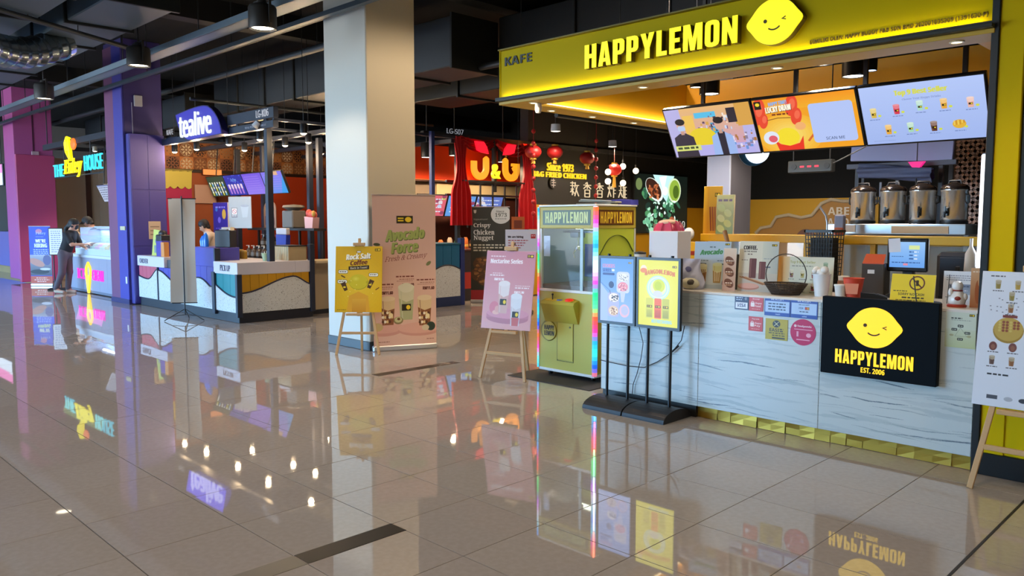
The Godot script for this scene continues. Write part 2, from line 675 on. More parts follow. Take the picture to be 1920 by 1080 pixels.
func hall() -> void:
	var w = M("3a3a3c", 0.8)
	struct("wall_back", MB.new().bb(Vector3(-34, 0, -21.2), Vector3(6, 5.6, -21)), M("141416", 0.8))
	struct("wall_left", MB.new().bb(Vector3(-34.2, 0, -21.2), Vector3(-34, 5.6, 9.2)), M("8b8580", 0.8))
	struct("wall_right", MB.new().bb(Vector3(6, 0, -21.2), Vector3(6.2, 5.6, 9.2)), M("b9b2a6", 0.8))
	var f = struct("wall_front", MB.new().bb(Vector3(-34, 4.4, 9), Vector3(6, 5.6, 9.2)).bb(Vector3(-34, 0, 9), Vector3(-9.5, 0.12, 9.2)).bb(Vector3(-9.5, 0, 9), Vector3(6, 4.4, 9.2)), M("a89c8c", 0.7))
	for i in 7:
		part(f, "mullion", MB.new().bb(Vector3(-34.0 + i * 4 - 0.06, 0.12, 9.02), Vector3(-34.0 + i * 4 + 0.06, 4.4, 9.18)), M("4a4c50", 0.4, 0.6))

func seen_at(p: Vector3) -> bool:
	var v = (p - Vector3(0, EYE, 0)) * Basis.from_euler(Vector3(-0.0830166, 0.781841, 0))
	return v.z < -0.3 and absf(v.x / v.z) < 0.70 and absf(v.y / v.z) < 0.42

func floor_tiles() -> void:
	var speck = noise_tex(3, 0.06, [[0.0, "a29890"], [0.45, "a69c94"], [1.0, "aca29a"]], 5)
	var tones = []
	for c in ["ffffff", "fdfdfc", "fefdfc", "fbfafa"]:
		var m = T(StandardMaterial3D.new(), speck, 0.7)
		m.albedo_color = Color(c)
		m.roughness = 0.022
		m.metallic_specular = 0.68
		tones.append(m)
	var f = struct("floor", MB.new().bb(Vector3(-34.2, -0.25, -21.2), Vector3(6.2, -0.006, 9.2)), M("3a342e", 0.8))
	var near = []
	for i in range(-45, 22):
		for k in range(-18, 33):
			var c = Vector3(-7.0973 + 0.6 * i + 0.3, 0, -1.3716 - 0.6 * k + 0.3)
			if c.x < -34 or c.x > 6 or c.z < -21 or c.z > 9:
				continue
			var vis = seen_at(c)
			near.append([c.distance_to(Vector3(0, EYE, 0)) + (0.0 if vis else 1000.0), c])
	near.sort_custom(func(a, b): return a[0] < b[0])
	var rng = RandomNumberGenerator.new()
	rng.seed = 5
	var tile = MB.new().box(Vector3(0, -0.005, 0), Vector3(0.596, 0.01, 0.596), 0.0012).mesh()
	var rest = MB.new()
	for i in near.size():
		var c = near[i][1]
		var tilt = Basis.from_euler(Vector3(rng.randfn(0, 0.0009), 0, rng.randfn(0, 0.0009)))
		if i < 300:
			var t = MeshInstance3D.new()
			t.name = "tile"
			t.mesh = tile
			t.material_override = tones[rng.randi() % 4]
			t.transform = Transform3D(tilt, c)
			f.add_child(t, true)
		else:
			rest.box(c + Vector3(0, -0.005, 0), Vector3(0.596, 0.01, 0.596), 0.0, tilt)
	part(f, "tile_field", rest, tones[0]).set_meta("kind", "stuff")
	part(f, "dark_strip", MB.new().bb(Vector3(-3.503, -0.004, -2.575), Vector3(-3.366, 0.0022, -1.975), 0.001), M("1c1a18", 0.4, 0.0, 0.3), "near black inlaid floor strip")
	part(f, "dark_strip", MB.new().bb(Vector3(-3.503, -0.004, -1.97), Vector3(-3.366, 0.0022, 0.45), 0.001), M("6d675f", 0.35, 0.0, 0.3), "worn grey inlaid floor strip")
	part(f, "dark_strip", MB.new().bb(Vector3(-7.165, -0.004, -5.6), Vector3(-7.035, 0.0022, -5.03), 0.001), M("4a4038", 0.4, 0.0, 0.3))
	part(f, "dark_strip", MB.new().bb(Vector3(-7.165, -0.004, -6.21), Vector3(-7.035, 0.0022, -5.605), 0.001), M("332b26", 0.4, 0.0, 0.3))
	part(f, "movement_joint", MB.new().bb(Vector3(-1.104, -0.004, -7.0), Vector3(-1.09, 0.0024, 6.0)), M("1d1a18", 0.6))

func high_bay(at: Vector3, label: String, angle := 58.0, energy := 2.6, tint := "fff0dc") -> Node3D:
	var t = thing("ceiling_lamp", label, "lamp", at, 0, "drum lamps under the dark ceiling")
	part(t, "housing", MB.new().lathe([Vector2(0, 0.34), Vector2(0.05, 0.34), Vector2(0.06, 0.3), Vector2(0.15, 0.27), Vector2(0.165, 0.24), Vector2(0.165, 0.03), Vector2(0.16, 0.0), Vector2(0.145, 0.0), Vector2(0.14, 0.04)]), M("2c2a28", 0.5))
	part(t, "lens", MB.new().lathe([Vector2(0.14, 0.03), Vector2(0.13, 0.02), Vector2(0, 0.012)]), E("fff0d2", 6.0))
	part(t, "bracket", MB.new().beam(Vector3(-0.18, 0.05, 0), Vector3(-0.18, 0.34, 0), 0.02, 0.03).beam(Vector3(0.18, 0.05, 0), Vector3(0.18, 0.34, 0), 0.02, 0.03).beam(Vector3(-0.19, 0.34, 0), Vector3(0.19, 0.34, 0), 0.03, 0.02), M("232325", 0.5))
	part(t, "hanger", MB.new().cyl(Vector3(0, 0.33, 0), Vector3(0, 5.3 - at.y, 0), 0.012), M("232325", 0.5))
	spot(t, Vector3(0, -0.02, 0), Vector3.DOWN, energy * HALL, tint, angle, 0.1)
	return t

func duct(called: String, label: String, a: Vector3, b: Vector3, w: float, h: float, m: Material, step := 1.25) -> void:   # a rectangular air duct of flanged sections along x
	var t = thing(called, label, "duct", a)
	var L = absf(b.x - a.x)
	var k = maxi(1, int(L / step))
	for i in k:
		var x0 = L * i / k
		part(t, "section", MB.new().bb(Vector3(x0 + 0.02, 0, -w / 2), Vector3(x0 + L / k - 0.02, h, w / 2), 0.015), m)
		part(t, "flange", MB.new().bb(Vector3(x0 + L / k - 0.025, -0.035, -w / 2 - 0.035), Vector3(x0 + L / k + 0.025, h + 0.035, w / 2 + 0.035), 0.006), M("1f2326", 0.5, 0.3))

func ceiling() -> void:
	struct("ceiling", MB.new().bb(Vector3(-34.2, 5.3, -21.2), Vector3(6.2, 5.5, 9.2)), M("101113", 0.85))
	var grey = M("4c5a64", 0.5, 0.05)
	var dark = M("1e262e", 0.5, 0.05)
	duct("air_duct", "long grey air duct of stepped sections above the cable tray at upper left", Vector3(-20.2, 4.42, -4.05), Vector3(-10.6, 4.42, -4.05), 0.85, 0.42, grey, 1.6)
	duct("air_duct", "shorter grey air duct hanging lower beside the flexible silver hose", Vector3(-15.2, 4.36, -2.9), Vector3(-7.6, 4.36, -2.9), 0.7, 0.45, grey, 1.5)
	duct("air_duct", "dark square air duct running behind the glowing leaf shaped sign", Vector3(-17.2, 4.0, -8.45), Vector3(-9.2, 4.0, -8.45), 0.9, 0.75, dark, 1.1)
	duct("air_duct", "black air duct crossing just right of the tall pale column", Vector3(-12.4, 3.95, -10.2), Vector3(-5.4, 3.95, -10.2), 1.0, 0.7, M("1d2226", 0.5, 0.3), 1.3)
	duct("air_duct", "black air duct high above the yellow fascia beam", Vector3(-9.0, 4.2, -9.2), Vector3(-1.2, 4.2, -9.2), 0.9, 0.6, M("1a1c1e", 0.6, 0.2), 1.5)
	duct("air_duct", "dim air duct high over the neon script sign", Vector3(-25.4, 3.9, -8.3), Vector3(-18.4, 3.9, -8.3), 0.8, 0.7, dark, 1.4)
	var t = thing("cable_tray", "pale grey cable tray running diagonally below the ducts at upper left", "cable tray", Vector3(-33, 4.26, -5.12))
	part(t, "tray_base", MB.new().bb(Vector3(0, 0, -0.11), Vector3(25.4, 0.012, 0.11)), M("6d7f8c", 0.45, 0.2))
	for s in [-1.0, 1.0]:
		part(t, "tray_rail", MB.new().bb(Vector3(0, 0, s * 0.11 - 0.012), Vector3(25.4, 0.09, s * 0.11 + 0.012)), M("6d7f8c", 0.45, 0.2))
	for i in 9:
		part(t, "hanger_rod", MB.new().cyl(Vector3(1.5 + i * 2.9, 0, 0.1), Vector3(1.5 + i * 2.9, 1.1, 0.1), 0.008, 0.008, 6), M("2a2c2e", 0.5))
	t = thing("cable_tray", "thin grey strut channel running parallel just behind the wide cable tray", "cable tray", Vector3(-30, 4.3, -5.75))
	part(t, "channel", MB.new().bb(Vector3(0, 0, -0.04), Vector3(23, 0.06, 0.04)), M("4b565f", 0.45, 0.3))
	for i in 7:
		part(t, "hanger_rod", MB.new().cyl(Vector3(1.8 + i * 3.3, 0, 0), Vector3(1.8 + i * 3.3, 1.1, 0), 0.008, 0.008, 6), M("2a2c2e", 0.5))
	# the flexible hose, crinkled foil
	var path = []
	for i in 26:
		var u = i / 25.0
		path.append(Vector3(-11.2, 4.1, -2.05).bezier_interpolate(Vector3(-12.2, 3.95, -2.4), Vector3(-13.2, 3.85, -3.2), Vector3(-13.55, 4.4, -3.95), u))
	var hose = MB.new()
	for i in 25:
		hose.cyl(path[i], path[i + 1], 0.2 if i % 2 else 0.225, 0.225 if i % 2 else 0.2, 16, false)
	hose.cyl(path[24], path[25], 0.25, 0.25, 16)
	one("flexible_duct", "crinkled silver flexible hose drooping from the ceiling at the far upper left", "hose", hose, M("7c8a92", 0.22, 0.9))
	var rng = RandomNumberGenerator.new()
	rng.seed = 8
	var pipes = [[Vector3(-11.3, 4.31, -2.0), Vector3(-13.0, 4.31, -4.9), "thin pipe crossing the grey ducts at upper left", 0.035], [Vector3(-26, 4.7, -6.6), Vector3(-9.6, 4.7, -6.6), "long dark pipe behind the cable tray", 0.05], [Vector3(-26, 4.5, -7.2), Vector3(-9.6, 4.5, -7.2), "second long dark pipe farther behind the cable tray", 0.06], [Vector3(-9.2, 4.05, -8.55), Vector3(-2, 4.05, -8.55), "dark pipe above the yellow fascia", 0.05], [Vector3(-10.5, 3.75, -11.8), Vector3(-10.5, 3.75, -19), "long pipe over the red drapes and lanterns", 0.05], [Vector3(-8.2, 3.6, -11.2), Vector3(-8.2, 3.6, -19), "pale pipe running back under the ceiling past the menu screens", 0.06], [Vector3(-14.5, 3.9, -6.3), Vector3(-14.5, 3.9, -12), "sprinkler pipe crossing over the leaf shaped sign", 0.03]]
	for p in pipes:
		var g = thing("pipe", p[2], "pipe", p[0])
		part(g, "pipe_run", MB.new().cyl(Vector3.ZERO, p[1] - p[0], p[3]), M("3a4046", 0.5, 0.4))
		for i in 4:
			var q = (p[1] - p[0]) * (i + 0.5) / 4.0
			var top = 4.36 if p[0].x == -11.3 else (4.0 if p[0].x == -14.5 else 5.28)
			part(g, "hanger", MB.new().cyl(q, q + Vector3(0, top - p[0].y, 0), 0.007, 0.007, 6), M("2a2c2e", 0.5))
	for b in [[-9.0, "dark steel beam under the ceiling left of the tall column"], [-5.0, "dark steel beam crossing above the yellow fascia"], [-13.0, "dark steel beam over the leaf shaped sign"], [-21.0, "dark steel beam over the neon script sign"]]:
		one("ceiling_beam", b[1], "beam", MB.new().bb(Vector3(-0.15, 0, -20.9), Vector3(0.15, 0.38, -1.0)), M("17191b", 0.6, 0.2), Vector3(b[0], 4.92, 0))
	high_bay(Vector3(-8.92, 3.95, -4.78), "glowing drum lamp nearest the tall pale column, largest of the three hanging along the tray")
	high_bay(Vector3(-12.3, 3.95, -4.6), "glowing drum lamp hanging in front of the purple pillar, middle of three along the tray")
	high_bay(Vector3(-16.8, 3.95, -4.55), "smallest glowing drum lamp along the tray, in front of the pink pillar")
	var more = [[Vector3(-5.0, 3.95, -4.0), "drum lamp over the hall floor in front of the game cabinet"], [Vector3(-1.2, 3.95, -3.8), "drum lamp over the hall floor in front of the yellow pillar"], [Vector3(-6.5, 3.95, -0.8), "drum lamp of the second row, over the middle of the hall"], [Vector3(-2.5, 3.95, -0.4), "drum lamp of the second row, close to the viewer"], [Vector3(-10.7, 3.95, -0.8), "drum lamp of the second row, opposite the tea counter"], [Vector3(-15.0, 3.95, -0.8), "drum lamp of the second row, farthest down the hall"], [Vector3(2.2, 3.95, -2.6), "drum lamp at the near right end of the hall"], [Vector3(-21.0, 3.95, -4.2), "drum lamp over the hall before the neon gelato counter"]]
	high_bay(Vector3(-6.4, 4.6, -7.0), "drum lamp high over the passage between the tall column and the game cabinet", 84.0, 7.0, "ffdcb0")
	for q in more:
		if q[0].z > -3.0: high_bay(q[0], q[1], 84.0, 4.4)
		else: high_bay(q[0], q[1])

func columns() -> void:
	var t = thing("column", "tall pale square column between the purple tea counter and the yellow kiosk", "column", Vector3(-8.985, 0, -6.34))
	part(t, "shaft", MB.new().box(Vector3(0, 2.7, 0), Vector3(0.97, 5.2, 0.78), 0.012), M("d3d0c4", 0.55))
	part(t, "skirting", MB.new().box(Vector3(0, 0.06, 0), Vector3(0.99, 0.12, 0.80), 0.006), M("3b4247", 0.4))
	t = thing("column", "square purple pillar with a boxed lower half beside the neon gelato counter", "column", Vector3(-17.3, 0, -6.33))
	part(t, "shaft", MB.new().box(Vector3(0, 2.7, 0), Vector3(1.0, 5.2, 0.76), 0.01), M("352e70", 0.5))
	part(t, "front_cladding", MB.new().bb(Vector3(-0.5, 0.02, 0.38), Vector3(0.02, 5.2, 0.40), 0.004), M("75446a", 0.5), "reddish purple painted half of the front")
	part(t, "corner_strip", MB.new().bb(Vector3(0.02, 0.02, 0.38), Vector3(0.5, 5.2, 0.41), 0.004), M("413d9c", 0.5))
	var bx = part(t, "lower_box", MB.new().bb(Vector3(0.5, 0.02, -0.34), Vector3(0.66, 3.42, 0.36), 0.012), M("423a8c", 0.5))
	for k in 2:
		for j in 3:
			part(bx, "panel", MB.new().bb(Vector3(0.655, 0.06 + j * 1.13, -0.33 + k * 0.34), Vector3(0.668, 1.16 + j * 1.13, 0.0 + k * 0.34), 0.004), M("463e94", 0.5))
	part(t, "skirting", MB.new().bb(Vector3(-0.51, 0.0, -0.39), Vector3(0.51, 0.1, 0.415)), M("30295e", 0.5))
	part(t, "sensor_box", MB.new().bb(Vector3(0.5, 3.98, 0.02), Vector3(0.55, 4.2, 0.18), 0.01), M("b9b9bf", 0.5), "pale grey box on the pillar")
	part(t, "cable_conduit", MB.new().cyl(Vector3(0.51, 3.42, 0.22), Vector3(0.51, 4.05, 0.22), 0.008), M("9a97b5", 0.5))
	part(t, "socket", MB.new().bb(Vector3(0.38, 0.42, 0.41), Vector3(0.46, 0.56, 0.425), 0.004), M("d8d8dc", 0.5))
	part(t, "switch", MB.new().bb(Vector3(0.2, 1.5, 0.41), Vector3(0.46, 1.58, 0.43), 0.004), M("c4c09a", 0.5))
	var nt = part(t, "notice", MB.new().bb(Vector3(0.668, 1.32, -0.2), Vector3(0.674, 1.68, 0.04)), M("cbb39a", 0.7), "buff paper notice")
	part(nt, "print_lines", MB.new().bb(Vector3(0.674, 1.4, -0.17), Vector3(0.6745, 1.42, 0.01)).bb(Vector3(0.674, 1.48, -0.17), Vector3(0.6745, 1.5, 0.01)).bb(Vector3(0.674, 1.56, -0.17), Vector3(0.6745, 1.58, 0.01)), M("8a7664", 0.7))
	t = thing("column", "broad magenta pink pillar behind the blue hiring banner at far left", "column", Vector3(-25.4, 0, -6.42))
	part(t, "shaft", MB.new().box(Vector3(0, 2.7, 0), Vector3(1.0, 5.2, 0.95), 0.01), M("b85a98", 0.5))
	part(t, "lower_casing", MB.new().bb(Vector3(0.4, 0.02, -0.49), Vector3(0.56, 3.5, 0.46), 0.01), M("c04a7c", 0.5))
	part(t, "groove", MB.new().bb(Vector3(0.49, 3.55, -0.02), Vector3(0.51, 4.9, 0.02)), M("5a2546", 0.5))
	part(t, "sensor_box", MB.new().bb(Vector3(0.5, 3.36, -0.12), Vector3(0.55, 3.6, 0.06), 0.01), M("c9a7b4", 0.5))
	t = thing("column", "slim lavender grey column far behind the counter, under the menu screens", "column", Vector3(-8.2, 0, -14.41))
	part(t, "shaft", MB.new().box(Vector3(0, 2.7, 0), Vector3(0.52, 5.2, 0.82), 0.01), M("c3c6dc", 0.5))
	part(t, "corner_bead", MB.new().bb(Vector3(0.24, 0.1, 0.405), Vector3(0.275, 5.2, 0.425)), M("dfe2f0", 0.5))
const YEL := "c4aa00"
const AMB := "dfa414"
const FZ := -5.85
func marble() -> StandardMaterial3D:
	if not mats.has("marble"):
		var c = Cv.new(1024, 400, Color("c4cbc8"))
		var g = RandomNumberGenerator.new()
		g.seed = 77
		for i in 300:   # broad pale clouds first, then fine dark veins, all drifting down to the right
			var fine = i > 130
			var x = g.randf_range(-200, 1000)
			var y = g.randf_range(-30, 420)
			var slope = g.randf_range(-0.03, 0.07)
			var L = g.randi_range(8, 26) if fine else g.randi_range(12, 40)
			var wd = g.randf_range(1.0, 4.2) if fine else g.randf_range(5, 15)
			var tone = Color("c4cbc8").lerp(Color("62707a"), pow(g.randf(), 1.6) * 0.95 + 0.05) if fine else Color("c4cbc8").lerp(Color("a4b0b2"), g.randf_range(0.2, 0.7))
			var up = []
			var dn = []
			for k in L:
				var u = float(k) / (L - 1)
				var t = wd * sin(PI * u) * g.randf_range(0.5, 1.0)
				up.append(Vector2(x, y - t * 0.5))
				dn.append(Vector2(x, y + t * 0.5))
				x += 8.0
				slope = clampf(slope + g.randf_range(-0.1, 0.1), -0.09, 0.13)
				y += slope * 8.0
			dn.reverse()
			c.poly(up + dn, tone)
		var m = T(StandardMaterial3D.new(), c.tex(), 1.0)
		m.uv1_scale = Vector3(0.31, 0.8, 0.31)
		m.uv1_offset = Vector3(1.438, 0, 0)
		m.roughness = 0.22
		mats["marble"] = m
	return mats["marble"]

func lemon_kiosk() -> void:
	# the yellow ring beam
	var t = thing("shop_fascia", "long yellow fascia beam with lit lower edge over the marble counter", "fascia", Vector3(-3.73, 2.87, FZ))
	part(t, "front_board", MB.new().bb(Vector3(-2.24, 0.06, -0.03), Vector3(2.25, 0.545, 0), 0.003), M(YEL, 0.5, 0.0, 0.18))
	part(t, "light_ledge", MB.new().bb(Vector3(-2.25, 0.03, -0.03), Vector3(2.26, 0.055, 0.075), 0.003).bb(Vector3(-2.25, 0.055, 0.065), Vector3(2.26, 0.066, 0.075)), M("2e2a16", 0.5))
	part(t, "led_strip", MB.new().bb(Vector3(-2.22, 0.056, 0.02), Vector3(2.23, 0.062, 0.035)), E("fff0a0", 5.0))
	area(t, Vector3(0, 0.068, 0.035), Vector3(0, 1, -0.45), Vector2(4.4, 0.02), 0.42, "fff2b0", Vector3.BACK)
	part(t, "top_cap", MB.new().bb(Vector3(-2.25, 0.545, -0.08), Vector3(2.26, 0.56, 0.04), 0.003), M("7a6a10", 0.5))
	part(t, "left_beam", MB.new().bb(Vector3(-2.24, 0.03, -3.35), Vector3(-2.0, 0.545, -0.03), 0.004), M(AMB, 0.5))
	part(t, "back_beam", MB.new().bb(Vector3(-2.0, 0.03, -3.35), Vector3(2.25, 0.545, -3.1), 0.004), M(AMB, 0.5))
	part(t, "right_beam", MB.new().bb(Vector3(2.05, 0.03, -3.1), Vector3(2.25, 0.545, -0.03), 0.004), M(AMB, 0.5))
	part(t, "front_lining", MB.new().bb(Vector3(-2.0, 0.06, -0.25), Vector3(2.05, 0.5, -0.22), 0.004), M(AMB, 0.5))
	part(t, "soffit", MB.new().bb(Vector3(-2.25, 0.0, -0.26), Vector3(2.26, 0.03, 0.02), 0.003).bb(Vector3(-2.25, 0.0, -3.36), Vector3(-1.99, 0.03, -0.26), 0.003), M("caa02c", 0.5))
	part(t, "cove_strip", MB.new().bb(Vector3(-1.985, 0.031, -3.2), Vector3(-1.97, 0.037, -0.3)), E("fff0c0", 4.0))
	area(t, Vector3(-1.95, 0.045, -1.75), Vector3(-0.5, 1, 0), Vector2(2.9, 0.03), 0.4, "ffe8b8", Vector3.RIGHT)
	part(t, "left_end", MB.new().bb(Vector3(-2.255, 0.03, -3.35), Vector3(-2.24, 0.56, 0.01), 0.003), M(YEL, 0.5, 0.0, 0.18))
	part(t, "category_word", letters("KAFE", 0.38, 0.085, 0.008), M("23200c", 0.5)).position = Vector3(-1.985, 0.43, 0.001)
	part(t, "licence_line", letters("DIMILIKI OLEH: HAPPY BUDDY F&B SDN BHD 202001035309 (1391630-P)", 1.17, 0.036, 0.005, "sans thin"), M("5a4508", 0.5)).position = Vector3(1.63, 0.125, 0.001)
	var where = ["third from the left along the front", "fourth from the left along the front", "rightmost along the front", "second from the left along the front", "foremost along the left side", "middle one along the left side", "rearmost along the left side"]
	var dn = 0
	for p in [Vector3(-4.26, 2.868, -5.95), Vector3(-2.99, 2.868, -5.95), Vector3(-1.72, 2.868, -5.95), Vector3(-5.6, 2.868, -5.95), Vector3(-5.85, 2.868, -6.5), Vector3(-5.85, 2.868, -7.2), Vector3(-5.85, 2.868, -8.0)]:
		var d = thing("recessed_downlight", "small round downlight in the amber fascia underside, " + where[dn], "downlight", p, 0, "downlights in the fascia underside")
		part(d, "trim", MB.new().lathe([Vector2(0.032, 0.0), Vector2(0.034, -0.006), Vector2(0.046, -0.004), Vector2(0.048, 0.003)]), M("e8dcb0", 0.4))
		part(d, "lens", MB.new().lathe([Vector2(0.033, -0.002), Vector2(0.0, -0.003)]), E("fff0c8", 5.0))
		dn += 1
		spot(d, Vector3(0, -0.012, 0), Vector3.DOWN, 0.3, "ffe2b0", 60.0, 0.03)
	# sign letters
	t = thing("shop_sign", "big glowing yellow block capitals on the yellow fascia beam", "sign", Vector3(-4.025, 3.182, FZ))
	for l in shop_word("HAPPYLEMON", 1.55, 0.212):
		var b = part(t, "letter", MB.new().ext(l[1], 0.06), M("4a3a08", 0.5))
		part(b, "lit_face", MB.new().ext(l[1], 0.006, Transform3D(Basis(), Vector3(0, 0, 0.0605))), E("fff400", 1.15))
	t = thing("emblem_sign", "glowing yellow winking lemon emblem on the fascia right of the capitals", "sign", Vector3(-2.945, 3.185, FZ))
	part(t, "casing", MB.new().ext([lemon(0.46)], 0.06), M("4a3a08", 0.5))
	part(t, "lit_face", MB.new().ext([lemon(0.455)], 0.006, Transform3D(Basis(), Vector3(0, 0, 0.0605))), E("fff400", 1.1))
	part(t, "face_lines", MB.new().ext(turned(face(0.40), 0.08), 0.004, Transform3D(Basis(), Vector3(0, 0, 0.067))), M("4a3c00", 0.6))
	# right pillar
	t = thing("pillar", "yellow pillar with black edge strip at the right end of the counter", "pillar", Vector3(-1.1, 0, -6.1))
	part(t, "black_edge", MB.new().bb(Vector3(-0.39, 0, 0.0), Vector3(-0.345, 5.2, 0.26), 0.004), M("1c2226", 0.35))
	part(t, "yellow_face", MB.new().bb(Vector3(-0.345, 0.15, 0.0), Vector3(-0.205, 5.2, 0.245), 0.004), M("d8b406", 0.5, 0.0, 0.2))
	part(t, "dark_panel", MB.new().bb(Vector3(-0.2, 1.2, 0.0), Vector3(0.7, 5.2, 0.22), 0.004), M("1f2a2c", 0.35))
	part(t, "lower_panel", MB.new().bb(Vector3(-0.345, 0.15, -0.02), Vector3(0.7, 1.2, 0.235), 0.004), M("d8b406", 0.5, 0.0, 0.2))
	part(t, "base", MB.new().bb(Vector3(-0.35, 0, -0.02), Vector3(0.7, 0.15, 0.25), 0.004), M("161a1c", 0.35))
	# front counter
	t = thing("front_counter", "long white counter clad in grey veined marble with a gold foil kick", "counter", Vector3(-3.06, 0, -6.2))
	for k in 3:
		part(t, "marble_panel", MB.new().bb(Vector3(-1.565 + k * 1.045, 0.105, 0.33), Vector3(-1.565 + (k + 1) * 1.045 - 0.003, 1.075, 0.35), 0.002), marble())
	part(t, "end_panel", MB.new().bb(Vector3(-1.57, 0.105, -0.3), Vector3(-1.55, 1.075, 0.33), 0.002), marble())
	part(t, "carcass", MB.new().bb(Vector3(-1.55, 0.107, -0.3), Vector3(1.57, 1.06, 0.329)), M("8b8d8c", 0.6))
	part(t, "worktop", MB.new().bb(Vector3(-1.57, 1.065, -0.34), Vector3(1.575, 1.09, 0.355), 0.005), M("d8cfc4", 0.3))
	var foil = M("b08a30", 0.4, 0.6)
	var kick = MB.new()
	var rng = RandomNumberGenerator.new()
	rng.seed = 4
	for i in 26:
		var x = -1.56 + i * 0.12
		var z0 = 0.292 + rng.randf_range(0, 0.012)
		kick.quad(Vector3(x, 0.003, z0), Vector3(x + 0.12, 0.003, z0 + 0.004), Vector3(x + 0.12, 0.055, z0 + rng.randf_range(-0.003, 0.005)), Vector3(x, 0.055, z0), Vector3.BACK)
		kick.quad(Vector3(x, 0.055, z0), Vector3(x + 0.12, 0.055, z0 + rng.randf_range(-0.003, 0.003)), Vector3(x + 0.12, 0.108, 0.297), Vector3(x, 0.108, 0.3), Vector3.BACK)
	part(t, "kick_core", MB.new().bb(Vector3(-1.54, 0.0, -0.28), Vector3(1.56, 0.107, 0.27)), M("4a3c14", 0.6))
	part(t, "gold_kick", kick, foil, "crinkled gold foil kick plate")
	part(t, "black_kick", MB.new().bb(Vector3(-1.56, 0.0, 0.2), Vector3(-0.55, 0.104, 0.325)), M("15130f", 0.5))
	t = thing("side_counter", "low counter returning behind the game cabinet at the left end of the marble counter", "counter", Vector3(-4.45, 0, -7.1))
	part(t, "body", MB.new().bb(Vector3(-0.17, 0.1, -0.57), Vector3(0.2, 1.06, 0.56), 0.004), marble())
	part(t, "worktop", MB.new().bb(Vector3(-0.19, 1.06, -0.59), Vector3(0.22, 1.09, 0.555), 0.005), M("d8cfc4", 0.3))
	part(t, "kick", MB.new().bb(Vector3(-0.15, 0, -0.55), Vector3(0.18, 0.1, 0.54)), M("5c4a14", 0.4, 0.5))
	menu_screens()
	pendants()
	t = thing("wall_light", "tall glowing white tube upright on the inside of the yellow pillar", "lamp", Vector3(-1.79, 1.3, -7.0))
	part(t, "channel", MB.new().bb(Vector3(-0.02, 0, -0.05), Vector3(0.06, 0.9, -0.01), 0.004), M("c8ccd4", 0.4))
	part(t, "glowing_tube", MB.new().bb(Vector3(-0.018, 0.01, -0.008), Vector3(0.03, 0.89, 0.018), 0.006), E("eef4ff", 2.2))
	area(t, Vector3(0, 0.45, 0.03), Vector3(-0.5, 0, 1), Vector2(0.04, 0.88), 0.25, "e8f0ff")
	part(t, "mounting_post", MB.new().bb(Vector3(0.06, -1.3, -0.06), Vector3(0.12, 1.57, 0.0), 0.003), M("1c2226", 0.4))

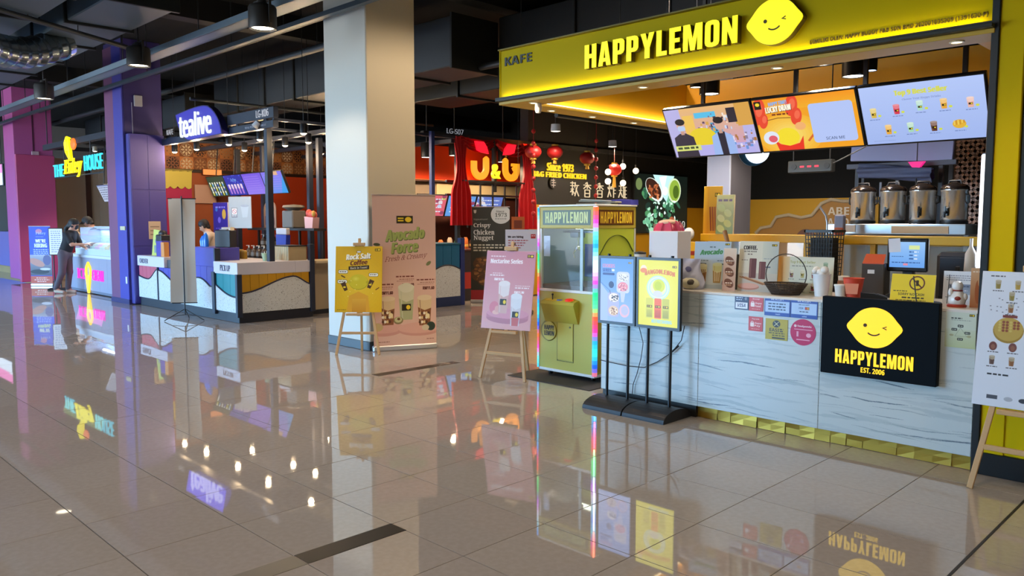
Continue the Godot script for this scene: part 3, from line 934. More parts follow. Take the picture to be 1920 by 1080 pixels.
func menu_screens() -> void:
	var g = RandomNumberGenerator.new()
	g.seed = 21
	# 1: a picture of two masked staff in a bright shop
	var a = Cv.new(480, 270, Color("b9b4e6"))
	a.grad(90, 0, 330, 270, Color("e8b878"), Color("c79ad0"))
	a.rect(100, 40, 60, 200, Color("efc35a"))
	a.rect(170, 30, 120, 30, Color("58bfe8"))
	a.rect(250, 90, 60, 60, Color("3fa9d8"))
	for i in 50:
		a.rect(g.randf_range(170, 420), g.randf_range(40, 130), g.randf_range(5, 22), g.randf_range(5, 18), [Color("4a3440"), Color("d8a64e"), Color("c6d6f2"), Color("7a5a86"), Color("f2e6da")][i % 5])
	a.rect(352, 20, 48, 78, Color("2c2430"))
	a.rect(400, 0, 80, 120, Color("d8a24a"))
	a.ell(190, 165, 78, 52, Color("e8cf2a"))
	a.rect(130, 210, 330, 60, Color("b6b0ea"))
	for i in 30:
		a.rect(g.randf_range(330, 470), g.randf_range(140, 230), g.randf_range(6, 20), g.randf_range(6, 22), [Color("8a7f9c"), Color("e6dcf0"), Color("b0763e"), Color("6a94d8")][i % 4])
	for m in [[78, 70, Color("332a3c"), Color("332a3c")], [296, 78, Color("9cb8ec"), Color("2a2434")]]:
		var x = float(m[0])
		var y = float(m[1])
		a.poly([Vector2(x - 66, 270), Vector2(x - 56, y + 88), Vector2(x - 18, y + 66), Vector2(x + 18, y + 66), Vector2(x + 58, y + 90), Vector2(x + 66, 270)], m[2])
		a.poly([Vector2(x - 20, y + 66), Vector2(x + 20, y + 66), Vector2(x + 18, 270), Vector2(x - 18, 270)], m[3])
		a.rect(x - 10, y + 44, 20, 30, Color("c99a88"))
		a.ell(x, y + 24, 25, 32, Color("d8ab98"))
		a.ell(x, y + 2, 28, 18, Color("22191c"))
		a.rr(x - 22, y + 24, 44, 28, 10, Color("b8cdf0") if m[0] == 78 else Color("d8ab98"))
	a.rect(14, 206, 150, 30, Color("d9e07a"))
	a.bars(26, 214, 120, 12, Color("3c4a30"), 3)
	# 2: orange promotion with a blank code panel
	var b = Cv.new(480, 270, Color("f2a21e"))
	b.grad(0, 0, 480, 60, Color("f5961a"), Color("f3b02a"))
	b.glow(150, 190, 160, 110, Color("f7e07a"), Color("f3b02a"))
	for r in [[20, 60, 34, 70], [36, 110, 22, 40], [186, 44, 30, 54], [200, 100, 26, 44]]:
		b.ell(r[0], r[1], r[2], r[3], Color("e8472c"), 0.3)
		b.ell(r[0] + 6, r[1] - 8, r[2] * 0.5, r[3] * 0.5, Color("f26a4a"), 0.3)
	b.rect(6, 8, 34, 40, Color("1c180c"))
	b.ell(23, 24, 11, 9, Color("f2d62e"))
	put(b, "HAPPY TIME!", 78, 16, 90, 18, Color("8fb0e8"), "sans fat", 0.0, 6)
	put(b, "LUCKY DRAW", 60, 40, 126, 30, Color("3c1c08"), "sans fat", 0.0, 8)
	put(b, "LUCKY DRAW", 58, 38, 126, 30, Color("fff6e0"), "sans fat", 0.0, 8)
	b.bars(84, 78, 80, 8, Color("7a3414"), 5)
	b.path([Vector2(56, 108), Vector2(110, 100), Vector2(170, 104)], 3, Color("6a3a10"))
	b.ell(140, 200, 56, 46, Color("f4dc2c"))
	b.poly([Vector2(70, 210), Vector2(96, 236), Vector2(140, 248), Vector2(190, 236), Vector2(214, 200), Vector2(206, 270), Vector2(84, 270)], Color("e8321c"))
	b.ell(56, 200, 40, 34, Color("dfe6f4"), -0.3)
	b.ell(64, 206, 22, 18, Color("e05a6a"))
	b.ell(210, 150, 26, 20, Color("f0b070"))
	b.line(Vector2(238, 226), Vector2(262, 200), 10, Color("d8682a"))
	b.rr(262, 46, 200, 196, 16, Color("b4c6f6"))
	put(b, "SCAN ME", 318, 216, 86, 14, Color("3a4a72"), "sans thin")
	# 3: pale blue menu of nine drinks
	var c = Cv.new(640, 360, Color("aabff4"))
	c.grad(0, 0, 640, 360, Color("b4c8f8"), Color("a2b8ee"))
	put(c, "Top 9 Best Seller", 190, 36, 270, 42, Color("d6d85a"), "sans fat")
	put(c, "Choose Your Happy Drinks", 226, 88, 200, 15, Color("7f92c8"), "serif")
	var cups = [[62, 190, "d9b84a"], [190, 178, "d8344a"], [314, 168, "a8d8c4"], [436, 170, "e8a638"], [566, 176, "e8b0a0"], [130, 300, "e8a638"], [250, 296, "a6d6b8"], [372, 300, "5a3020"], [500, 296, "e8d24a"]]
	for k in cups.size():
		var q = cups[k]
		if k == 8:
			c.ell(q[0], q[1] - 26, 34, 26, Color("e2b23a"))
			for i in 16: c.ell(q[0] - 24 + (i % 6) * 9.6, q[1] - 44 + (i / 6) * 9, 4, 4, Color("c88a28") if i % 2 else Color("f0d060"))
		else:
			c.cup(q[0], q[1] + 2, 36, 56, Color(q[2]), Color(q[2]).lightened(0.35))
		c.ell(q[0] + 32, q[1] - 8, 9, 7, Color("d2dc52"))
		c.bars(q[0] - 26, q[1] + 12, 56, 5, Color("7488c0"), k + 4)
	c.bars(40, 340, 120, 3, Color("8a9cd0"), 2)
	var words_ = ["tilted menu screen showing two masked staff in a bright shop, leftmost of three", "tilted menu screen with an orange promotion and a blank pale square, middle of three", "tilted pale blue menu screen listing nine drinks, rightmost of three"]
	var cvs = [a, b, c]
	for k in 3:
		var t = thing("menu_screen", words_[k], "screen", Vector3(-4.78 + 0.99 * (k + 0.5), 2.575, -7.14), 0, "menu screens over the counter")
		t.rotation.x = deg_to_rad(30.5)
		part(t, "casing", MB.new().box(Vector3(0, 0, -0.03), Vector3(0.985, 0.562, 0.05), 0.006), M("101114", 0.35))
		part(t, "display", MB.new().picture(0.955, 0.53, Transform3D(Basis(), Vector3(0, 0.002, -0.0035))), P(cvs[k], 0.4, 1.0))
		area(t, Vector3(0, 0, 0.004), Vector3(0, 0, 1), Vector2(0.95, 0.53), 0.10, ["d8c8d8", "ffc060", "c0d0ff"][k])
		part(t, "mount_arm", MB.new().bb(Vector3(-0.05, -0.05, -0.29), Vector3(0.05, 0.12, -0.055), 0.004).bb(Vector3(-0.2, 0.02, -0.09), Vector3(0.2, 0.06, -0.055), 0.004), M("1c1d20", 0.4, 0.4))
	var t2 = thing("screen_rail", "dark steel rail and hangers carrying the three menu screens", "rail", Vector3(-3.3, 2.9, -7.33))
	part(t2, "rail", MB.new().bb(Vector3(-1.5, -0.28, -0.06), Vector3(1.5, -0.14, -0.01), 0.004), M("1b1c1f", 0.4, 0.5))
	for x in [-1.2, -0.2, 0.45, 1.25]:
		part(t2, "hanger", MB.new().bb(Vector3(x - 0.02, -0.2, -0.03), Vector3(x + 0.02, 2.4, 0.0), 0.003), M("2b2c2f", 0.4, 0.5))
	part(t2, "truss_bar", MB.new().bb(Vector3(-1.9, 0.42, -0.04), Vector3(1.55, 0.48, 0.02), 0.004), M("26272a", 0.4, 0.5))

func pendants() -> void:
	var spots = [[-4.83, -7.2, "large black drum pendant with warm disc over the left end of the counter"], [-4.84, -8.03, "large black drum pendant with warm disc farther back at left, above the masked staff screen"], [-3.22, -7.23, "large black drum pendant with warm disc over the middle menu screen"], [-3.25, -8.07, "large black drum pendant with warm disc behind the join of the two right screens"]]
	var p0: Node3D
	for k in 4:
		if k == 0:
			p0 = thing("pendant_lamp", spots[0][2], "lamp", Vector3(-4.83, 3.1, -7.2), 0, "drum pendants inside the kiosk")
			part(p0, "shade", MB.new().lathe([Vector2(0, 0.2), Vector2(0.1, 0.2), Vector2(0.112, 0.19), Vector2(0.112, 0.0), Vector2(0.106, 0.0), Vector2(0.1, 0.03)], 24), M("17171a", 0.35))
			part(p0, "disc", MB.new().lathe([Vector2(0.102, 0.01), Vector2(0.08, 0.004), Vector2(0.0, 0.001)], 24), E("fff0d8", 6.0))
			part(p0, "rod", MB.new().cyl(Vector3(0, 0.19, 0), Vector3(0, 2.2, 0), 0.009), M("8a8c90", 0.4, 0.6))
			spot(p0, Vector3(0, -0.012, 0), Vector3.DOWN, 2.8, "ffeacc", 68.0, 0.1)
		else:
			dup(p0, "pendant_lamp", spots[k][2], Vector3(spots[k][0], 3.1, spots[k][1]))
	var s0: Node3D
	var sm = [[-4.77, -7.63, "fff0d8", "small round spotlight between the two left drum pendants"], [-3.055, -7.19, "b8d4ff", "small bluish spotlight just right of the front drum pendant"], [-3.056, -7.98, "b8d4ff", "small bluish spotlight just right of the rear drum pendant"]]
	for k in 3:
		s0 = thing("spotlight", sm[k][3], "lamp", Vector3(sm[k][0], 3.12, sm[k][1]), 0, "small spotlights inside the kiosk")
		part(s0, "can", MB.new().lathe([Vector2(0, 0.13), Vector2(0.055, 0.13), Vector2(0.062, 0.12), Vector2(0.062, 0.0), Vector2(0.056, 0.0)], 18), M("17171a", 0.35))
		part(s0, "lens", MB.new().lathe([Vector2(0.057, 0.006), Vector2(0.0, 0.003)], 18), E(sm[k][2], 6.0))
		part(s0, "rod", MB.new().cyl(Vector3(0, 0.12, 0), Vector3(0, 2.18, 0), 0.007), M("8a8c90", 0.4, 0.6))
		spot(s0, Vector3(0, -0.012, 0), Vector3.DOWN, 0.5, sm[k][2], 60.0, 0.05)

func sheet(called: String, label: String, cat: String, cv: Cv, w: float, h: float, at: Vector3, turn := 0.0, lean := 0.0, th := 0.003, edge := "e6e4de", grp := "") -> Node3D:   # a printed board: backing and print
	var t = thing(called, label, cat, at, turn, grp)
	t.rotation.x = deg_to_rad(-lean)
	part(t, "board", MB.new().box(Vector3(0, 0, -th / 2), Vector3(w, h, th), minf(0.001, th / 4)), M(edge, 0.5))
	part(t, "print", MB.new().picture(w * 0.995, h * 0.995, Transform3D(Basis(), Vector3(0, 0, 0.0006))), P(cv, 0.35))
	return t

func kiosk_front() -> void:
	# lit sign box on the counter
	var t = thing("light_box_sign", "black sign box with glowing yellow winking lemon on the marble counter front", "sign", Vector3(-2.105, 0.84, FZ))
	part(t, "box", MB.new().bb(Vector3(-0.4, -0.287, 0.001), Vector3(0.4, 0.283, 0.06), 0.004), M("0a1117", 0.55, 0.0, 0.2))
	part(t, "emblem", MB.new().ext([lemon(0.385)], 0.004, Transform3D(Basis(), Vector3(-0.02, 0.08, 0.0602))), E("ffd21c", 1.25))
	part(t, "face_lines", MB.new().ext(face(0.36), 0.003, Transform3D(Basis(), Vector3(-0.02, 0.08, 0.0645))), M("3a2a04", 0.6))
	for l in shop_word("HAPPYLEMON", 0.54, 0.1):
		part(t, "letter", MB.new().ext(l[1], 0.004, Transform3D(Basis(), Vector3(-0.02, -0.148, 0.0602))), E("ffd21c", 1.25))
	part(t, "date_line", letters("EST. 2006", 0.165, 0.038, 0.004), E("ffd21c", 1.25)).position = Vector3(-0.02, -0.232, 0.0602)
	# stickers
	var z = FZ + 0.004
	var c = Cv.new(96, 96, Color("1f2a52"))
	c.rect(6, 46, 84, 42, Color("e8ecf2"))
	put(c, "VISA", 18, 54, 60, 24, Color("1a2a6a"), "sans", 0.25)
	c.bars(10, 12, 44, 6, Color("d0d8e8"), 2); c.bars(10, 26, 44, 5, Color("d0d8e8"), 3)
	for i in 3: c.poly(arc(Vector2(66, 20), 5 + i * 5.0, -0.8, 0.8, 2), Color("e8ecf2"))
	sheet("payment_sticker", "navy and white card payment sticker, first of the top row on the marble", "sticker", c, 0.122, 0.115, Vector3(-3.19, 1.02, z), 0, 0, 0.002, "1f2a52")
	var names = [["Shopee", "Food", Vector3(-3.064, 1.018, z), "coral red sticker with rounded corners beside the navy card sticker"], ["Shopee", "Pay", Vector3(-3.064, 0.858, z), "coral red sticker below the other red one, left of the olive sticker"]]
	for q in names:
		c = Cv.new(96, 96, Color("c8434a"))
		c.rr(12, 40, 26, 28, 5, Color("f6e8e4"))
		c.poly(arc(Vector2(25, 40), 8, PI, TAU, 4), Color("f6e8e4"))
		put(c, q[0], 42, 36, 44, 16, Color("f6e8e4")); put(c, q[1], 42, 54, 38, 15, Color("f6e8e4"))
		put(c, "We accept" if q[1] == "Food" else "Pay with", 24, 10, 48, 12, Color("f6e8e4"))
		c.bars(20, 80, 56, 5, Color("e8a09c"), 4)
		sheet("payment_sticker", q[3], "sticker", c, 0.122, 0.115, q[2], 0, 0, 0.002, "c8434a")
	for k in 2:
		c = Cv.new(160, 112, Color("2248a0"))
		c.rect(5, 22, 150, 68, Color("b4cff0"))
		put(c, "WE ACCEPT", 40, 5, 80, 11, Color("e8eef8"))
		if k == 0:
			for j in 3: c.bars(24, 34 + j * 17, 108, 8, Color("3a527c"), j + 2)
			c.ell(96, 55, 6, 6, Color("24345c"))
		else:
			put(c, "WE ACCEPT", 48, 28, 64, 8, Color("2a4a80"))
			put(c, "VISA", 48, 46, 28, 12, Color("2a4a90"), "sans", 0.2)
			c.rect(86, 44, 26, 16, Color("5a2a34")); c.ell(94, 52, 7, 7, Color("c8343a")); c.ell(104, 52, 7, 7, Color("d89a3a"))
			c.bars(54, 70, 52, 6, Color("3a527c"), 7)
		put(c, "ezlink" if k == 1 else "touch", 70, 96, 28, 9, Color("dce6f6"))
		sheet("payment_sticker", ["blue framed payment sticker listing many tiny logos, left of the two blue ones", "blue framed payment sticker with two card logos, nearest the black sign box"][k], "sticker", c, 0.213, 0.145, Vector3(-2.885 + k * 0.216, 1.008, z), 0, 0, 0.002, "2248a0")
	c = Cv.new(128, 128, Color("b8a83c"))
	c.ell(64, 30, 22, 22, Color("1e1a0c"))
	c.line(Vector2(52, 18), Vector2(76, 42), 4, Color("d8d0a0")); c.line(Vector2(76, 18), Vector2(52, 42), 4, Color("d8d0a0"))
	put(c, "EASI", 24, 58, 56, 20, Color("241e0a")); c.bars(84, 58, 20, 7, Color("241e0a"), 1); c.bars(84, 70, 20, 7, Color("241e0a"), 2)
	c.bars(20, 84, 92, 6, Color("3a3214"), 4)
	c.bars(40, 98, 72, 6, Color("3a3214"), 5); c.rect(40, 112, 74, 9, Color("241e0a"))
	sheet("delivery_sticker", "square olive sticker with a round black cutlery mark on the marble", "sticker", c, 0.184, 0.165, Vector3(-2.887, 0.83, z), 0, 0, 0.002, "b8a83c")
	t = thing("delivery_sticker", "round magenta delivery sticker left of the black sign box", "sticker", Vector3(-2.672, 0.828, FZ + 0.001))
	part(t, "disc", MB.new().cyl(Vector3.ZERO, Vector3(0, 0, 0.002), 0.101, 0.101, 40), M("c01f5c", 0.4))
	part(t, "lettering", letters("foodpanda", 0.11, 0.02, 0.0012), M("f2d8e2", 0.5)).position = Vector3(0.01, 0.045, 0.002)
	part(t, "panda_mark", MB.new().ball(Vector3(-0.062, 0.046, 0.002), Vector3(0.011, 0.011, 0.001)), M("f2d8e2", 0.5))
	part(t, "small_marks", MB.new().bb(Vector3(-0.05, -0.035, 0.002), Vector3(-0.035, 0.005, 0.0032)).ball(Vector3(0.045, -0.02, 0.002), Vector3(0.02, 0.017, 0.001)).bb(Vector3(-0.07, 0.018, 0.002), Vector3(0.075, 0.024, 0.0032)).bb(Vector3(-0.05, -0.062, 0.002), Vector3(0.055, -0.054, 0.0032)), M("e8a8c0", 0.5))
	c = Cv.new(140, 180, Color("c9ceba"))
	c.grad(0, 90, 140, 90, Color("c6cbb0"), Color("b9bf8e"))
	c.badge(108, 14, 24); c.bars(26, 34, 50, 6, Color("3c4038"), 1); c.bars(26, 44, 92, 4, Color("a0a496"), 2)
	for q in [[70, 74], [42, 92], [102, 106], [70, 138]]:
		c.rr(q[0] - 13, q[1] - 6, 26, 12, 3, Color("2a2c26")); c.bars(q[0] - 9, q[1] - 2, 18, 4, Color("c8ccb8"), int(q[0]))
	c.path([Vector2(70, 82), Vector2(46, 124), Vector2(100, 124), Vector2(70, 82)], 2, Color("9aa088"))
	c.ell(30, 120, 10, 5, Color("a8a078")); c.ell(110, 122, 10, 6, Color("a8a078"))
	sheet("notice_sheet", "pale green notice with a triangle diagram taped on marble right of the sign box", "notice", c, 0.186, 0.25, Vector3(-1.588, 0.955, z), 0, 0, 0.001, "c9ceba")
	# the two lit poster stands
	var b1 = Cv.new(224, 384, Color("5f93ea"))
	b1.grad(0, 0, 224, 384, Color("5c94ec"), Color("9fbcf6"))
	b1.poly([Vector2(0, 150), Vector2(70, 230), Vector2(50, 384), Vector2(0, 384)], Color("a9bff2"))
	put(b1, "COOKIES", 16, 34, 82, 22, Color("c88ab8"), "sans fat"); put(b1, "SERIES", 16, 62, 58, 20, Color("2c4a9c"), "sans fat"); b1.rr(78, 64, 20, 14, 6, Color("dce6fa"))
	b1.rr(16, 88, 82, 14, 6, Color("2c3f86"))
	b1.rr(112, 78, 86, 128, 18, Color("cfd4f4")); b1.poly([Vector2(136, 200), Vector2(172, 200), Vector2(162, 262), Vector2(144, 262)], Color("c4ccf4"))
	b1.ell(156, 112, 34, 24, Color("e4e6ee")); b1.ell(154, 168, 34, 28, Color("e88a9a"))
	b1.rr(52, 206, 78, 150, 18, Color("b0b4f0")); b1.ell(94, 238, 34, 27, Color("f0ecec")); b1.ell(92, 318, 34, 30, Color("e0c4a4"))
	b1.ell(166, 314, 34, 40, Color("e2b8cc")); b1.ell(168, 312, 24, 28, Color("b8bcf2"))
	b1.ell(76, 160, 18, 21, Color("2a3468"))
	var g = RandomNumberGenerator.new()
	g.seed = 2
	for k in 26:
		b1.rect(126 + g.randf() * 58, 96 + g.randf() * 32, 4, 4, Color("46424e")); b1.rect(126 + g.randf() * 56, 148 + g.randf() * 40, 5, 5, Color("fff0ee") if k % 2 else Color("7a3048"))
		b1.rect(68 + g.randf() * 52, 220 + g.randf() * 36, 7, 6, Color("32242c")); b1.rect(66 + g.randf() * 50, 298 + g.randf() * 40, 7, 6, Color("8a5a34") if k % 3 else Color("fff4e0"))
	b1.line(Vector2(6, 150), Vector2(66, 196), 3, Color("4a6ab8")); b1.line(Vector2(66, 196), Vector2(70, 214), 4, Color("5a4a5a"))
	b1.badge(188, 18, 22)
	var b2 = Cv.new(224, 384, Color("e8e42a"))
	b2.glow(112, 200, 130, 190, Color("f4f27a"), Color("e8e42a"))
	for k in 11:
		var xx = 36 + k * 15.5
		put(b2, "MANGO LEMON"[k] if k != 5 else ".", xx, 52 + pow((k - 5) / 5.0, 2) * 12, 12, 26, Color("d87a2a"), "sans fat")
	b2.ell(28, 52, 18, 22, Color("f2e2c8")); b2.ell(28, 62, 20, 14, Color("e8863a"))
	for k in 4: b2.ell(112, 160, 66 - k * 7, 72 - k * 8, [Color("c4e8d8"), Color("e4f4d8"), Color("bfe4ea"), Color("eef6c0")][k])
	b2.ell(116, 148, 34, 38, Color("d8e42e")); b2.ell(112, 148, 20, 26, Color("c4d818")); b2.ell(110, 196, 26, 20, Color("d8dcf0"))
	for q in [[64, "d6d84a"], [112, "ee7040"], [156, "c8cc50"]]:
		b2.rr(q[0] - 20, 222, 40, 118, 6, Color(q[1])); b2.grad(q[0] - 16, 290, 32, 44, Color(q[1]).darkened(0.08), Color(q[1]).darkened(0.2)); b2.badge(q[0] - 15, 264, 30)
	put(b2, "REFRESHING", 78, 346, 112, 20, Color("a8d8e4"), "sans fat")
	b2.badge(190, 30, 24)
	var cv = [b1, b2]
	for k in 2:
		var x = -4.307 + k * 0.44
		t = thing("poster_stand", ["slim black twin pole stand with glowing blue cookie drink poster", "slim black twin pole stand with glowing yellow lemon drink poster"][k], "display stand", Vector3(x, 0, -5.66), 0, "lit poster stands before the marble counter")
		var w = [0.41, 0.445][k]
		part(t, "frame", MB.new().bb(Vector3(-w / 2, 0.757, -0.03), Vector3(w / 2, 1.368, 0.0), 0.004), M("14171b", 0.35))
		part(t, "bezel", MB.new().bb(Vector3(-w / 2, 0.757, 0.0), Vector3(w / 2, 0.783, 0.008)).bb(Vector3(-w / 2, 1.345, 0.0), Vector3(w / 2, 1.368, 0.008)).bb(Vector3(-w / 2, 0.783, 0.0), Vector3(-w / 2 + 0.022, 1.345, 0.008)).bb(Vector3(w / 2 - 0.022, 0.783, 0.0), Vector3(w / 2, 1.345, 0.008)), M("14171b", 0.35))
		part(t, "lit_poster", MB.new().picture(w - 0.044, 0.562, Transform3D(Basis(), Vector3(0, 1.064, 0.003))), P(cv[k], 0.4, 1.0))
		area(t, Vector3(0, 1.064, 0.01), Vector3(0, 0, 1), Vector2(w - 0.06, 0.55), 0.05, ["a8c4ff", "fff080"][k])
		for s in [-1.0, 1.0]:
			part(t, "pole", MB.new().cyl(Vector3(s * 0.115, 0.06, -0.02), Vector3(s * 0.115, 1.385, -0.035), 0.0135), M("171c22", 0.35))
		var prof = PackedVector2Array()
		for i in 13:
			var a = PI * i / 12
			prof.append(Vector2(0.21 * cos(a), 0.012 + 0.085 * sin(a)))
		prof.append(Vector2(-0.21, 0)); prof.append(Vector2(0.21, 0))
		part(t, "weighted_base", MB.new().ext([prof], 0.425, Transform3D(Basis(Vector3(0, 0, -1), Vector3.UP, Vector3.RIGHT), Vector3(-0.2125, 0, 0.0))), M("1b1c20", 0.5))
	one("power_cable", "thin black power cable with an inline plug looping behind the stands", "cable", MB.new().tube([Vector3(-3.64, 0.8, -5.72), Vector3(-3.72, 0.66, -5.8), Vector3(-3.83, 0.54, -5.82), Vector3(-3.98, 0.44, -5.83), Vector3(-4.12, 0.37, -5.83), Vector3(-4.3, 0.36, -5.83), Vector3(-4.55, 0.375, -5.82), Vector3(-4.61, 0.38, -5.82)], 0.004, 6).cyl(Vector3(-3.76, 0.607, -5.82), Vector3(-3.83, 0.545, -5.82), 0.008), M("16181c", 0.5))
	one("power_cable", "thin black power cable hanging down behind the second pole of the blue stand", "cable", MB.new().tube([Vector3(-4.09, 0.76, -5.7), Vector3(-4.1, 0.6, -5.78), Vector3(-4.15, 0.45, -5.82), Vector3(-4.2, 0.3, -5.83), Vector3(-4.24, 0.2, -5.83), Vector3(-4.25, 0.1, -5.83)], 0.0035, 6), M("16181c", 0.5))
func cup_of(o: Node3D, called: String, at: Vector3, r: float, h: float, m: Material) -> void:
	part(o, called, MB.new().lathe([Vector2(0, 0.002), Vector2(r * 0.72, 0.0), Vector2(r, h), Vector2(r * 1.06, h), Vector2(r * 1.06, h - 0.006), Vector2(r * 0.96, h - 0.004), Vector2(r * 0.7, 0.006)], 18, at), m)

func kiosk_inside() -> void:
	var y = 1.09
	# counter top: standing cards
	var c = Cv.new(200, 300, Color("bccad2"))
	c.grad(0, 0, 200, 300, Color("b4c6d4"), Color("c6ccc8"))
	put(c, "Avocado", 34, 48, 122, 34, Color("4a8a50"), "sans fat", 0.15, 8); c.bars(84, 30, 32, 8, Color("6a7a80"), 1); c.badge(168, 10, 24)
	for q in [[20, 118], [128, 118]]: c.bars(q[0], q[1], 60, 5, Color("5a6a74"), q[0]); c.rect(q[0] + 14, q[1] + 20, 34, 9, Color("2c3a48"))
	c.cup(50, 262, 48, 110, Color("a8753a"), Color("e6dca4"), false); c.cup(130, 262, 52, 118, Color("b08a48"), Color("d8d894"), false)
	for k in 4: c.line(Vector2(36 + k * 9, 180), Vector2(40 + k * 7, 256), 4, Color("7a4a20")); c.line(Vector2(116 + k * 9, 186), Vector2(120 + k * 7, 250), 3, Color("f0e6c8"))
	c.ell(20, 268, 26, 16, Color("c8c480")); c.ell(16, 268, 12, 9, Color("6a5a30")); c.ell(176, 262, 18, 30, Color("7a6a80"))
	c.rect(0, 274, 200, 26, Color("b0bcc2"))
	sheet("menu_card", "pale blue standing card with two cream topped drinks, leftmost on the counter", "card", c, 0.32, 0.41, Vector3(-3.63, y + 0.205, -6.12), 14, 6)
	c = Cv.new(96, 200, Color("dcc0a8"))
	c.grad(0, 0, 96, 200, Color("e0c8b0"), Color("d0a890"))
	for k in 3: c.ell(48, 60 + k * 52, 36, 20, Color("7a4a30"), 0.3); c.bars(20, 56 + k * 52, 56, 6, Color("f0dcc0"), k + 2); c.bars(24, 66 + k * 52, 40, 5, Color("d8a878"), k + 9)
	sheet("snack_card", "narrow tan card with three brown snacks, overlapping the coffee card", "card", c, 0.11, 0.36, Vector3(-3.41, y + 0.18, -6.03), 10, 5)
	c = Cv.new(200, 300, Color("d9d2bc"))
	c.grad(120, 0, 80, 300, Color("cfcdb8"), Color("b4b8b0"), true)
	c.grad(0, 190, 200, 110, Color("c8bfae"), Color("b8b4aa"))
	put(c, "COFFEE.", 22, 26, 70, 24, Color("3a2c24"), "sans fat"); put(c, "IN THE HOUSE", 24, 56, 66, 9, Color("3a2c24")); c.bars(44, 74, 24, 6, Color("6a5a50"), 1); c.badge(166, 16, 26)
	c.bars(14, 110, 34, 4, Color("7a6c60"), 3); c.bars(128, 100, 60, 5, Color("98a0a2"), 4); c.bars(140, 148, 26, 8, Color("5a6470"), 6)
	c.rr(56, 102, 36, 118, 4, Color("6a3a34")); c.rr(106, 120, 34, 104, 4, Color("70403a")); c.rect(60, 106, 6, 108, Color("8a5a50")); c.rect(110, 124, 6, 96, Color("8f5e54"))
	for k in 3: c.line(Vector2(10 + k * 14, 214), Vector2(130 + k * 14, 256), 6, [Color("a8744a"), Color("8a5836"), Color("c89a6a")][k])
	c.ell(56, 272, 56, 20, Color("b88070")); c.ell(56, 266, 54, 16, Color("d8a898"))
	sheet("menu_card", "cream standing coffee card with two tall brown cups, behind the snack card", "card", c, 0.33, 0.42, Vector3(-3.2, y + 0.21, -6.12), 8, 6)
	c = Cv.new(240, 170, Color("d3d2bc"))
	c.grad(0, 0, 50, 170, Color("e2a44a"), Color("d8c49a"), true)
	put(c, "Top 9 Best Seller", 52, 18, 110, 16, Color("a8a460")); c.bars(60, 40, 92, 5, Color("98988a"), 2)
	for k in 8:
		c.cup(60 + (k % 4) * 48, 96 + (k / 4) * 58, 18, 34, [Color("8a5a50"), Color("b8a860"), Color("a04a44"), Color("8fa070")][k % 4], Color("d8d0b0"))
		c.bars(46 + (k % 4) * 48, 102 + (k / 4) * 58, 28, 4, Color("8a8a7c"), k)
	c.cup(206, 60, 20, 34, Color("5a7a58"), Color("8aa080"))
	sheet("menu_card", "wide pale menu card standing behind the wicker basket", "card", c, 0.44, 0.30, Vector3(-2.83, y + 0.15, -6.2), 6, 5)
	# basket
	var t = thing("basket", "dark wicker basket with a thin hooped handle on the counter", "basket", Vector3(-2.92, y, -6.05), 4)
	var weave = MB.new()
	for k in 7:
		var u = k / 6.0
		var rx = 0.11 + 0.06 * u
		var rz = 0.07 + 0.04 * u
		var ring = []
		for i in 25:
			ring.append(Vector3(rx * cos(TAU * i / 24), 0.004 + 0.085 * u, rz * sin(TAU * i / 24)))
		weave.tube(ring, 0.0065, 6)
	for i in 18:
		var a = TAU * i / 18
		weave.tube([Vector3(0.11 * cos(a), 0.003, 0.07 * sin(a)), Vector3(0.172 * cos(a), 0.092, 0.112 * sin(a))], 0.004, 5)
	weave.lathe([Vector2(0, 0.0), Vector2(0.11, 0.0), Vector2(0.1, 0.008), Vector2(0, 0.008)], 16)
	part(t, "wicker_body", weave, M("3a2a1c", 0.7))
	var hoop = []
	for i in 21:
		var a = PI * (1.12 - 1.24 * i / 20.0)
		hoop.append(Vector3(0.165 * cos(a), 0.16 + 0.165 * sin(a), 0))
	part(t, "handle", MB.new().tube(hoop, 0.004, 6), M("2a201a", 0.6))
	for k in 6:
		part(t, "wrapped_sweet", MB.new().ball(Vector3(-0.06 + k * 0.025, 0.03 + 0.008 * (k % 2), 0.02 * ((k % 3) - 1)), Vector3(0.02, 0.014, 0.015), 8, 5), M(["4a3c34", "c8b8a0", "5a4a3c"][k % 3], 0.4))
	t = thing("straw_tub", "white plastic tub stuffed with crumpled white tissue beside the basket", "tub", Vector3(-2.65, y, -6.1))
	cup_of(t, "tub", Vector3.ZERO, 0.068, 0.175, M("dcdfe2", 0.35))
	var puff = MB.new()
	var g = RandomNumberGenerator.new()
	g.seed = 6
	for i in 9: puff.ball(Vector3(g.randf_range(-0.04, 0.04), 0.175 + g.randf_range(0, 0.035), g.randf_range(-0.04, 0.04)), Vector3(0.03, 0.028, 0.03) * g.randf_range(0.7, 1.1), 8, 6)
	part(t, "tissue", puff, M("e6e2dc", 0.8))
	t = thing("sauce_jar", "small glass jar with a white screw lid behind the tissue tub", "jar", Vector3(-2.55, y, -6.28))
	part(t, "jar", MB.new().lathe([Vector2(0, 0), Vector2(0.045, 0), Vector2(0.048, 0.01), Vector2(0.048, 0.11), Vector2(0.04, 0.125), Vector2(0.0, 0.125)]), M("8a6048", 0.2))
	part(t, "lid", MB.new().lathe([Vector2(0.042, 0.122), Vector2(0.043, 0.155), Vector2(0.0, 0.158)]), M("e2ded8", 0.4))
	t = thing("paper_cup", "white paper cup standing left of the red bucket card", "cup", Vector3(-2.47, y, -6.02))
	cup_of(t, "cup", Vector3.ZERO, 0.042, 0.1, M("d6d6d2", 0.5))
	part(t, "cup_lid", MB.new().lathe([Vector2(0.046, 0.098), Vector2(0.044, 0.108), Vector2(0.0, 0.112)]), M("e6e6e2", 0.4))
	c = Cv.new(96, 80, Color("d8482c"))
